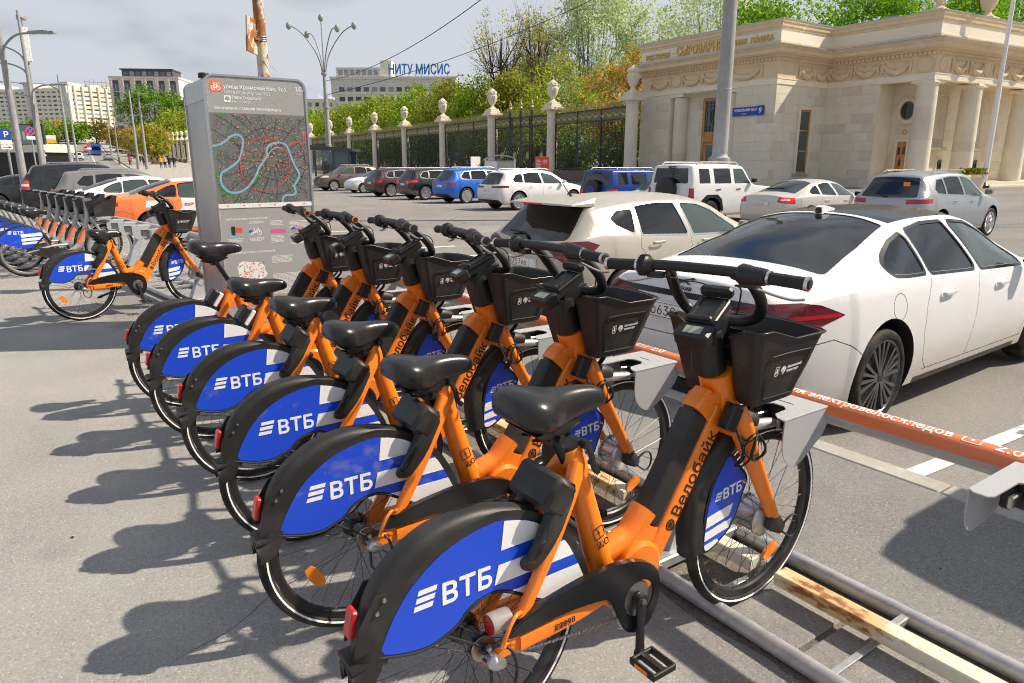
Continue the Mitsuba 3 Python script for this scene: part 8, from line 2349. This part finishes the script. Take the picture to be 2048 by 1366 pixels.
put('mast', cyl((1.1, 60, 9.8), (1.1, 60, 11.3), 0.05, n=6), 'pole_paint', an)
street_lamp('grey lamp post, fourth from the left edge', 3.4, 72, -0.1, 9.0, [((-0.82, 0.57), 2.6, 0.9, 7.4)], 0.13)
street_lamp('slim grey lamp post, fifth from the left edge, beyond the cars', 5.2, 92, 0.1, 9.0, [((-0.82, 0.57), 2.6, 0.9, 7.4)], 0.13)
street_lamp('tall grey lamp post in front of the beige tower, left one of a pair', 14.4, 116.6, 0.6, 11.2, [((-0.82, 0.57), 2.0, 0.8, 10.2)], 0.21)
street_lamp('tall grey lamp post in front of the beige tower, right one of a pair', 16.0, 120.0, 0.7, 11.2, [(rt_, 2.3, 0.9, 8.6), (rt_, 0.6, 0.1, 10.9)], 0.21)
street_lamp('small lamp post further up the avenue, behind the pair', 15.6, 150, 1.8, 10.0, [(rt_, 2.4, 0.7, 6.4)], 0.14)
street_lamp('tiny lamp post far up the avenue', 18.6, 190, 4.0, 9.5, [(rt_, 2.4, 0.7, 7.4)], 0.15)
mp = thing('five_arm_lamp', 'tall park lamp post with five curved arms and bowl lamps', 'street lamp')
mx, my = 21.7, 58.5
put('pole', tube([(mx, my, -0.4), (mx, my, 1.2), (mx, my, 1.3), (mx, my, 6), (mx, my, 9.2)], [0.30, 0.27, 0.23, 0.19, 0.12], 16), 'pole_paint', mp, 60)
put('pole_band', cat([lathe([(0.25, 0), (0.25, 0.18), (0.2, 0.2)], 14, (mx, my, z)) for z in (3.0, 6.1, 8.8)]), 'pole_paint', mp, 30)
for k in range(5):
    if k == 4:
        e = np.array([mx, my, 13.2])
        p = np.array([[mx, my, 8.6], [mx, my, 12.9]])
    else:
        t = math.radians([-35, 145, 100, -80][k])
        l = [2.7, 2.7, 2.4, 2.4][k]
        e = np.array([mx + l * math.cos(t), my + l * math.sin(t), [12.7, 12.7, 12.3, 12.2][k]])
        p = smooth_path([(mx, my, 8.2), (mx + 0.35 * l * math.cos(t) * 0.5, my + 0.35 * l * math.sin(t) * 0.5, 10.3), (mx + 0.6 * l * math.cos(t), my + 0.6 * l * math.sin(t), 12.0), e], 5)
    arm_k = numbered(mp + '__arm')
    put('tube', tube(p, 0.045, 7), 'pole_paint', arm_k, 60)
    put('bowl', lathe([(0.05, 0.3), (0.16, 0.22), (0.22, 0.05), (0.2, -0.12), (0.1, -0.26), (0.0, -0.3)], 14, tuple(e + [0, 0, -0.1]) if k < 4 else tuple(e)), 'pole_paint', arm_k, 60)
for s in (-1, 1):
    put('security_camera', hull([(mx + s * 0.5 + a * 0.22, my - 0.2, 7.0 + b * 0.1 - a * 0.08) for a in (-1, 1) for b in (-1, 1)] + [(mx + s * 0.5, my, 7.0)]), 'plate_white', mp, 30)
bp_ = thing('trolley_mast', 'thick grey steel mast in front of the pavilion', 'pole')
put('shaft', tube([(19.4, 15.05, -0.35), (19.4, 15.05, 1.55), (19.4, 15.05, 12)], [0.265, 0.26, 0.20], 24), 'pole_paint', bp_, 60)
put('collar', lathe([(0.27, 1.50), (0.37, 1.52), (0.385, 1.64), (0.37, 1.76), (0.285, 1.80), (0.262, 1.88)], 24, (19.4, 15.05, 0)), 'pole_paint', bp_, 50)
put('weld_band', cat([lathe([(0.0 + r_, z), (r_ + 0.008, z + 0.01), (r_, z + 0.03)], 20, (19.4, 15.05, 0)) for z, r_ in ((4.0, 0.247), (6.9, 0.232))]), 'pole_paint', bp_, 30)
fp = thing('flagpole', 'slim white flagpole at the right', 'flagpole')
put('shaft', tube([(49.3, 18.55, -0.2), (49.3, 18.55, 6.1), (49.3, 18.55, 6.12), (49.3, 18.55, 20)], [0.17, 0.16, 0.13, 0.10], 14), 'plate_white', fp, 60)
put('base', lathe([(0.35, -0.1), (0.35, 0.25), (0.25, 0.35), (0.18, 0.45)], 14, (49.3, 18.55, 0)), 'car_trim', fp, 30)
rp = thing('rusty_pole', 'rust streaked old pole rising behind the map totem', 'pole')
RX, RY = 1.86, 7.8
put('shaft', tube([(RX, RY, 0), (RX, RY, 3.01), (RX, RY, 3.02), (RX, RY, 6.5)], [0.068, 0.068, 0.064, 0.062], 18), 'rusted_paint', rp, 60)
put('wire_tie', cat([tube(np.array([[RX + 0.071 * math.cos(t), RY + 0.071 * math.sin(t), z + 0.01 * math.sin(t)] for t in np.linspace(0, 2 * np.pi, 21)[:-1]]), 0.004, 5, closed=True) for z in (3.0, 3.025, 3.045)]), 'steel', rp, 60)
put('loose_wire', tube(smooth_path([(RX - 0.03, RY - 0.07, 2.86), (RX + 0.02, RY - 0.08, 2.76), (RX + 0.09, RY - 0.06, 2.70), (RX + 0.16, RY - 0.02, 2.66)], 4), 0.004, 5), 'rusted_paint', rp, 60)
rb = thing('rusty_plate', 'rusty old sign plate seen nearly edge-on, wired to the rust streaked pole', 'sign')
put('plate', xf(bbox(-0.012, 0.012, -0.15, 0.15, -0.20, 0.20, 0.003), move(RX - 0.09, RY - 0.05, 3.03, -50) @ rot_axis([0, 0, 0], [1, 0, 0], -7)), 'rusted_paint', rb)
put('bracket', bbox(RX - 0.09, RX, RY - 0.08, RY - 0.05, 2.99, 3.02, 0.003), 'rusted_paint', rb)
wires = (((21.7, 58.5, 8.3), (19.4, 15.05, 13.5), 1.8, 'sagging black cable from the five arm lamp to the upper right'), ((21.7, 58.5, 7.2), (45, 24, 21.0), 2.0, 'lower black cable running up past the poplars'))
for a, b, sag, lab in wires:
    a, b = np.array(a), np.array(b)
    t = np.linspace(0, 1, 30)[:, None]
    P = a + (b - a) * t
    P[:, 2] -= sag * 4 * (t * (1 - t))[:, 0]
    tag(put('overhead_cable', tube(P, 0.025, 5), 'car_trim', smooth=60), lab, 'cable')

# ---------------------------------------------------------------- kiosk, ticket booth, boards, signs
ks = thing('glass_kiosk', 'dark framed glass kiosk with a sloping roof at the left end of the fence', 'kiosk')
Mk = move(19.2, 55.3, 0.1, -36)
for nm, m_, mt in (('roof', hull([(-0.3, -0.3, 2.55), (3.2, -0.3, 2.45), (3.2, 2.6, 2.45), (-0.3, 2.6, 2.55), (-0.3, -0.3, 2.95), (3.2, -0.3, 2.65), (3.2, 2.6, 2.65), (-0.3, 2.6, 2.95)]), 'far_dark'), ('floor', box(-0.1, 3, -0.1, 2.4, 0, 0.15), 'far_dark'), ('rear_wall', box(0, 2.9, 2.25, 2.35, 0.15, 2.5), 'far_pane'), ('counter', bbox(0.6, 2.6, 1.0, 1.6, 0.15, 1.05, 0.02), 'car_trim')):
    put(nm, m_, mt, ks, False, Mk)
for x in (0.0, 1.5, 2.8):
    put('post', box(x, x + 0.12, 0.0, 0.12, 0.15, 2.5), 'far_dark', ks, False, Mk)
scene['pane_glass'] = {'type': 'thindielectric'}
put('pane', box(0.12, 1.5, 0.05, 0.06, 0.15, 2.5), 'car_glass_green', ks, False, Mk) if False else put('pane', (np.array([[0.12, 0.05, 0.15], [1.5, 0.05, 0.15], [1.5, 0.05, 2.5], [0.12, 0.05, 2.5]]), np.array([[0, 1, 2, 3]])), 'pane_glass', ks, False, Mk)
put('door', bbox(1.62, 2.8, 0.02, 0.08, 0.15, 2.5, 0.01), 'far_pane', ks, False, Mk)
tb = thing('ticket_booth', 'small white booth with a curved glass roof in front of the gate', 'kiosk')
Mb = move(23.4, 36.6, -0.33, -36)
a = np.linspace(0.35, math.pi - 0.35, 9)
arc_ = np.c_[1.05 + 1.1 * np.cos(a[::-1]) * 1.0, 2.0 + 0.45 * np.sin(a[::-1])]
put('roof', extrude([tuple(p) for p in np.vstack([arc_, (arc_ - [0, 0.06])[::-1]])], -0.1, 1.3, 'xz'), 'booth_glass', tb, 40, Mb)
mat('booth_glass', [0.36, 0.44, 0.42], 0.12, coat=0.6)
put('post', cat([box(x, x + 0.08, y, y + 0.08, 0, 2.2) for x in (0.1, 1.95) for y in (0.0, 1.1)]), 'plate_white', tb, False, Mb)
put('side_panel', box(0.18, 0.9, 0.0, 0.05, 0.3, 2.05), 'plate_white', tb, False, Mb)
put('telephone', bbox(0.35, 0.75, -0.12, 0.0, 0.9, 1.6, 0.03), 'far_dark', tb, False, Mb)
put('glass_panel', bbox(0.95, 1.93, 0.0, 0.04, 0.6, 2.0, 0.005), 'booth_glass', tb, False, Mb)
put('back_panel', box(0.18, 1.95, 1.1, 1.14, 0.3, 2.1), 'far_grey', tb, False, Mb)
nb_ = thing('notice_board', 'tall pale notice board left of the white booth', 'board')
put('sheet', bbox(22.7, 23.4, 36.9, 36.95, 0.1, 2.0, 0.01), 'plate_white', nb_)
put('foot', box(22.8, 23.3, 36.91, 36.94, -0.35, 0.1), 'far_dark', nb_)
rd = thing('red_board', 'red notice board right of the white booth', 'board')
Mr = move(29.1, 38.8, -0.3, -36)
put('panel', bbox(0, 1.0, 0, 0.06, 0.9, 2.35, 0.01), 'map_red', rd, False, Mr)
put('leg', cat([box(x, x + 0.06, 0, 0.06, 0, 0.9) for x in (0.1, 0.84)]), 'far_dark', rd, False, Mr)
tag(put('small_print', cat([box(0.1, 0.35 + 0.1 * (k % 2), -0.004, 0, 2.1 - 0.1 * k, 2.14 - 0.1 * k) for k in range(6)] + [box(0.55, 0.85, -0.004, 0, 2.1 - 0.1 * k, 2.14 - 0.1 * k) for k in range(3)]), 'plate_white', rd, False, Mr), kind='stuff')
pl_ = thing('flower_planter', 'round stone planter with flowers by the porch columns', 'planter')
put('bowl', lathe([(0.42, -0.1), (0.62, 0.0), (0.72, 0.5), (0.78, 0.62), (0.70, 0.62), (0.66, 0.55)], 20, (48.4, 18.9, 0.1)), 'limestone', pl_, 30)
gen = np.random.default_rng(4)
V, Fc, C = leaf_cloud(np.c_[48.4 + gen.normal(size=700) * 0.3, 18.9 + gen.normal(size=700) * 0.3, 0.95 + gen.random(700) * 0.35], 0.16, DEEP + FRESH + [(0.5, 0.06, 0.05), (0.5, 0.35, 0.05)], gen)
tag(put('flowers', (V, Fc), 'leaves', pl_, color=C), kind='stuff')


def round_sign(label, x, y, z, r, kind, post_h):
    t = thing('road_sign', label, 'road sign', 'road signs on the left')
    fx = (0.40, -0.92)
    fr = frame((x, y, z), (0.92, 0.40, 0), (0, 0, 1))
    put('post', cyl((x + 0.02, y + 0.05, z - post_h), (x + 0.02, y + 0.05, z + r), 0.045, n=8), 'pole_paint', t)
    if kind == 'P':
        put('board', xf(extrude(Polygon([(-r, -r), (r, -r), (r, r), (-r, r)]).buffer(-0.04).buffer(0.04), 0, 0.02), fr), 'sign_blue', t)
        put('letter', xf(tr(text('P', r * 1.1, 0.004, True), -0.32 * r, -0.55 * r, 0.021), fr), 'decal_white', t)
        put('hours_board', xf(extrude([(-r, -r * 2.0), (r, -r * 2.0), (r, -r * 1.12), (-r, -r * 1.12)], 0, 0.02), fr), 'plate_white', t)
        put('arrow_board', xf(extrude([(-r, -r * 2.9), (r, -r * 2.9), (r, -r * 2.1), (-r, -r * 2.1)], 0, 0.02), fr), 'plate_white', t)
        put('arrow', xf(extrude([(-r * 0.8, -r * 2.56), (r * 0.3, -r * 2.56), (r * 0.3, -r * 2.72), (r * 0.85, -r * 2.5), (r * 0.3, -r * 2.28), (r * 0.3, -r * 2.44), (-r * 0.8, -r * 2.44)], 0.021, 0.026), fr), 'dark_print', t)
    else:
        disc = Polygon(circle(28, r))
        put('disc', xf(extrude(disc, 0, 0.02), fr), 'sign_blue', t)
        c_ = [disc.difference(disc.buffer(-r * 0.17))]
        for s in (-1, 1):
            c_.append(LineString([(-r * 0.62, -s * r * 0.62), (r * 0.62, s * r * 0.62)]).buffer(r * 0.085))
        put('red_cross', xf(extrude(unary_union(c_), 0.021, 0.026), fr), 'map_red', t)
        put('lower_board', xf(extrude([(-r, -r * 1.95), (r, -r * 1.95), (r, -r * 1.15), (-r, -r * 1.15)], 0, 0.02), fr), 'plate_white', t)


round_sign('blue parking sign with a white letter and an arrow board, at the left edge', -0.9, 35.3, 2.76, 0.21, 'P', 3.1)
round_sign('round no stopping sign with a tow board, on a thin post at the left', 0.38, 52.6, 3.54, 0.26, 'X', 3.9)
round_sign('small distant no stopping sign in the middle of the avenue', 11.86, 160.4, 5.14, 0.42, 'X', 3.4)
round_sign('tiny road sign beside the black car roof, left of the avenue', 1.82, 82.1, 2.74, 0.22, 'X', 3.0)
bb = thing('billboard', 'wide billboard with pale picture and dark green panel behind the lamp posts', 'billboard')
Mbb = move(-0.3, 96.2, 1.55, -35, 0.5)
put('panel', box(0, 6.9, 0, 0.4, 4.2, 8.6), 'far_dark', bb, False, Mbb)
put('pale_picture', box(0.15, 4.1, -0.02, 0, 4.4, 8.4), 'far_pane_light', bb, False, Mbb)
put('green_picture', box(4.1, 6.75, -0.02, 0, 4.9, 7.6), 'booth_green', bb, False, Mbb)
mat('booth_green', [0.02, 0.10, 0.07], 0.4)
mat('yellow', [0.75, 0.45, 0.05], 0.5)
put('house_pictures', cat([box(0.4 + 0.9 * k, 0.9 + 0.9 * k, -0.04, -0.02, 5.2 + 0.4 * (k % 2), 7.6 - 0.3 * (k % 3)) for k in range(4)]), 'far_cream', bb, False, Mbb)
put('leg', cat([box(1.2, 1.5, 0.1, 0.4, -4.2, 4.2), box(5.2, 5.5, 0.1, 0.4, -4.2, 4.2)]), 'far_dark', bb, False, Mbb)
ub_ = thing('underpass_entrance', 'long low dark entrance with a cream roof edge, at the left edge', 'building')
Mu = move(-9.5, 108.5, 0.2, -35)
put('hall', box(-4, 14, 0, 6, -0.5, 2.7), 'car_trim', ub_, False, Mu)
put('roof_edge', bbox(-4.4, 14.4, -0.6, 6.5, 2.7, 3.7, 0.05), 'far_cream', ub_, False, Mu)
ys_ = thing('yellow_board', 'small yellow and white board hanging at a lamp post', 'sign')
put('white_part', box(2.2, 3.0, 81.0, 81.1, 3.85, 4.25), 'plate_white', ys_)
put('yellow_part', box(2.2, 3.0, 80.99, 81.11, 3.5, 3.84), 'yellow', ys_)
# traffic far up the avenue
bs = thing('blue_bus', 'blue city bus driving away far up the avenue', 'bus')
zb0 = land_z(12.9, 215)
BX, BY = 18.0, 219.0
zb0 = land_z(BX, BY)
put('body', bbox(BX - 1.25, BX + 1.25, BY, BY + 11, zb0 + 0.5, zb0 + 3.2, 0.15), 'paint_blue', bs)
put('rear_window', box(BX - 0.95, BX + 0.95, BY - 0.03, BY, zb0 + 1.6, zb0 + 2.6), 'car_glass', bs)
put('wheel', cat([lathe([(0.0, -0.14), (0.48, -0.14), (0.48, 0.14), (0.0, 0.14)], 16, (x, y, zb0 + 0.6), 'x') for x in (BX - 1.0, BX + 1.0) for y in (BY + 2.5, BY + 8.5)]), 'tyre_rubber', bs)
put('tail_light', cat([box(BX - 1.15, BX - 0.9, BY - 0.03, BY, zb0 + 1.0, zb0 + 1.4), box(BX + 0.9, BX + 1.15, BY - 0.03, BY, zb0 + 1.0, zb0 + 1.4)]), 'tail_bright', bs)
van = stretch(boxy, 1.05, 1.0, 1.0, paint='paint_orange', patches=[], without=('spare_wheel', 'roof_rail'), lamps=[])
make_car(van, 'small orange van far up the avenue, left of the bus', 'van', 18.4, 250, 86, land_z(18.4, 250) + 0.15)
make_car(stretch(suv, 1.0, 1.0, 1.0, paint='paint_white', chrome=None, frame=None), 'white car driving on the avenue behind the parked black car', 'car', 10.6, 172, 86, land_z(10.6, 172) + 0.15)
make_car(stretch(sedan, 1.0, 1.0, 1.0, paint='paint_silver', frame=None, lamps=[]), 'silver car driving up the avenue in its right lane', 'car', 16.1, 172, 86, land_z(16.1, 172) + 0.15)

# ---------------------------------------------------------------- people
def person(label, x, y, z, face, coat, legs, hair=(0.03, 0.02, 0.015), coat_l=0.9, arms='down', stride=0.12, h=1.72, hat=None, bag=None):
    """A walking or standing figure: one body, with coat, trousers and hair as its parts; faces the direction 'face' in degrees."""
    t = thing('person', label, 'person', None)
    s = h / 1.72
    P = move(x, y, z, face, s)

    def limb(js, rr):
        return sum((m3.Manifold.hull(man(lathe_ball(a, ra)) + man(lathe_ball(b, rb_))) for a, b, ra, rb_ in zip(js, js[1:], rr, rr[1:])), m3.Manifold())

    def lathe_ball(c, r_):
        return tr(xf(egg, np.diag([r_, r_, r_, 1])), *c)
    hd = (0.02, 0, 1.60)
    body = man(tr(xf(egg, np.diag([0.085, 0.072, 0.115, 1])), *hd)) + limb([(0, 0, 1.42), (0.01, 0, 1.52)], [0.06, 0.05]) + man(tr(xf(egg, np.diag([0.02, 0.015, 0.02, 1])), 0.105, 0, 1.59))
    handz = 0.82 if arms == 'down' else 1.12
    for sd in (-1, 1):
        hx = 0.06 * sd if arms == 'down' else 0.26
        hy = sd * (0.25 if arms == 'down' else 0.14)
        body = body + man(tr(xf(egg, np.diag([0.03, 0.02, 0.05, 1])), hx, hy, handz - 0.05)) + man(tr(xf(egg, np.diag([0.016, 0.014, 0.032, 1])), hx + 0.03, hy, handz - 0.03))
    put('body', unman(body), 'skin', t, 60, P)
    ct = limb([(0, -0.13, 1.38), (0, 0.13, 1.38)], [0.085, 0.085]) + limb([(0, 0, 1.38), (0, 0, 1.05)], [0.13, 0.135]) + limb([(0, 0.0, 1.40), (0, 0, 1.36)], [0.10, 0.14])
    ct = ct + m3.Manifold.hull(man(tr(xf(egg, np.diag([0.13, 0.17, 0.1, 1])), 0, 0, 1.05)) + man(tr(xf(egg, np.diag([0.15, 0.19, 0.06, 1])), 0, 0, coat_l)))
    for sd in (-1, 1):
        el = (-0.03, sd * 0.25, 1.12) if arms == 'down' else (0.02, sd * 0.25, 1.12)
        hx, hy = (0.06 * sd, sd * 0.25) if arms == 'down' else (0.26, sd * 0.14)
        ct = ct + limb([(0, sd * 0.18, 1.38), el, (hx, hy, handz)], [0.07, 0.055, 0.045])
    cm = unman(ct)
    put('coat', cm, coat, t, 60, P)
    lg = m3.Manifold()
    sh = m3.Manifold()
    for sd in (-1, 1):
        lg = lg + limb([(0, sd * 0.08, 0.95), (0.05 + sd * stride * 0.4, sd * 0.09, 0.50), (sd * stride, sd * 0.09, 0.09)], [0.10, 0.065, 0.05])
        sh = sh + m3.Manifold.hull(man(tr(xf(egg, np.diag([0.05, 0.045, 0.05, 1])), sd * stride - 0.03, sd * 0.09, 0.05)) + man(tr(xf(egg, np.diag([0.05, 0.042, 0.035, 1])), sd * stride + 0.13, sd * 0.095, 0.036)))
    put('trousers', unman(lg), legs, t, 60, P)
    put('shoes', unman(sh), 'car_trim', t, 60, P)
    cap_m = man(tr(xf(egg, np.diag([0.098, 0.086, 0.105, 1])), 0.005, 0, 1.635)) - man(box(0.05, 0.3, -0.2, 0.2, 1.3, 1.65)) - man(box(-0.3, 0.3, -0.2, 0.2, 1.3, 1.56))
    put('hat' if hat else 'hair', unman(cap_m), hat or 'hair_dark', t, 60, P)
    if bag:
        put('bag', hull([(-0.22 + a * 0.07, b * 0.14, 1.18 + c * 0.2) for a in (-1, 1) for b in (-1, 1) for c in (-1, 1)]), bag, t, 30, P)


mat('skin', [0.55, 0.33, 0.24], 0.55)
mat('hair_dark', [0.03, 0.02, 0.015], 0.6)
mat('hair_fair', [0.45, 0.30, 0.14], 0.6)
mat('coat_black', [0.014, 0.014, 0.016], 0.8)
mat('coat_navy', [0.02, 0.03, 0.07], 0.8)
mat('coat_yellow', [0.75, 0.45, 0.03], 0.7)
mat('coat_red', [0.55, 0.03, 0.03], 0.7)
mat('coat_beige', [0.55, 0.42, 0.30], 0.8)
mat('jeans', [0.06, 0.12, 0.24], 0.8)
mat('brown_cloth', [0.10, 0.05, 0.035], 0.8)
lz = lambda x, y: float(land_z(x, y)) + 0.17
person('person in a bright yellow coat and blue jeans walking by the far fence', 18.9, 126, lz(18.9, 126), -100, 'coat_yellow', 'jeans', hat='coat_yellow', h=1.8)
person('person in a beige jacket right of the yellow coat', 19.6, 126.5, lz(19.6, 126.5), 80, 'coat_beige', 'coat_black', h=1.85, hat='hair_fair')
person('person in long dark clothes right of the beige jacket', 20.3, 127, lz(20.3, 127), 80, 'coat_black', 'coat_black', coat_l=0.55, h=1.85)
person('person in a black coat, rightmost of the group by the far fence', 21.1, 127.5, lz(21.1, 127.5), -95, 'coat_black', 'coat_black', coat_l=0.7, h=1.85, hat='coat_black')
person('person in a black jacket, left of the yellow coat and apart from the group', 16.4, 131, lz(16.4, 131), 85, 'coat_black', 'coat_navy', h=1.8)
person('person in dark brown clothes beside the black jacket by the far fence', 17.3, 132, lz(17.3, 132), -100, 'brown_cloth', 'coat_black', h=1.75)
person('person in a red jacket, leftmost by the far fence', 15.7, 136, lz(15.7, 136), 85, 'coat_red', 'coat_navy', h=1.75)
zl = lambda x: float(ground_z(x)) + 0.02
person('person in black raising a hand to the face, behind the blue car', 25.6, 43.9, zl(25.6), -75, 'coat_black', 'coat_navy', arms='up', h=1.92)
person('person with fair hair and dark top, right of the one in black', 26.8, 43.2, zl(26.8) - 0.32, -90, 'coat_navy', 'coat_black', hat='hair_fair', h=1.7)
person('person with sunglasses and a light scarf behind the white car', 27.8, 42.3, zl(27.8) - 0.30, -120, 'coat_beige', 'coat_black', hat='coat_red', h=1.72)
person('person in a black jacket behind the black car', 23.6, 52.3, zl(23.6), 60, 'coat_black', 'coat_black', h=1.86)
person('person in a dark hood right of the black jacket, behind the black car', 25.0, 51.0, zl(25.0) - 0.25, -100, 'coat_black', 'coat_black', hat='coat_black')
person('person with red face scarf behind the brown car', 22.0, 55.5, zl(22.0) - 0.2, -100, 'coat_black', 'coat_black', hat='coat_red')
person('person in a navy jacket by the gate, left of another', 27.5, 38.6, zl(27.5) - 0.1, -100, 'coat_navy', 'jeans', hat='hair_fair', h=1.72)
person('person in a blue cap and sunglasses by the gate', 27.9, 38.2, zl(27.9) - 0.1, -110, 'coat_navy', 'jeans', hat='letters_blue', h=1.75)
person('person in black standing inside the glass kiosk', 20.3, 55.8, 0.25, -90, 'coat_black', 'coat_black', h=1.8)
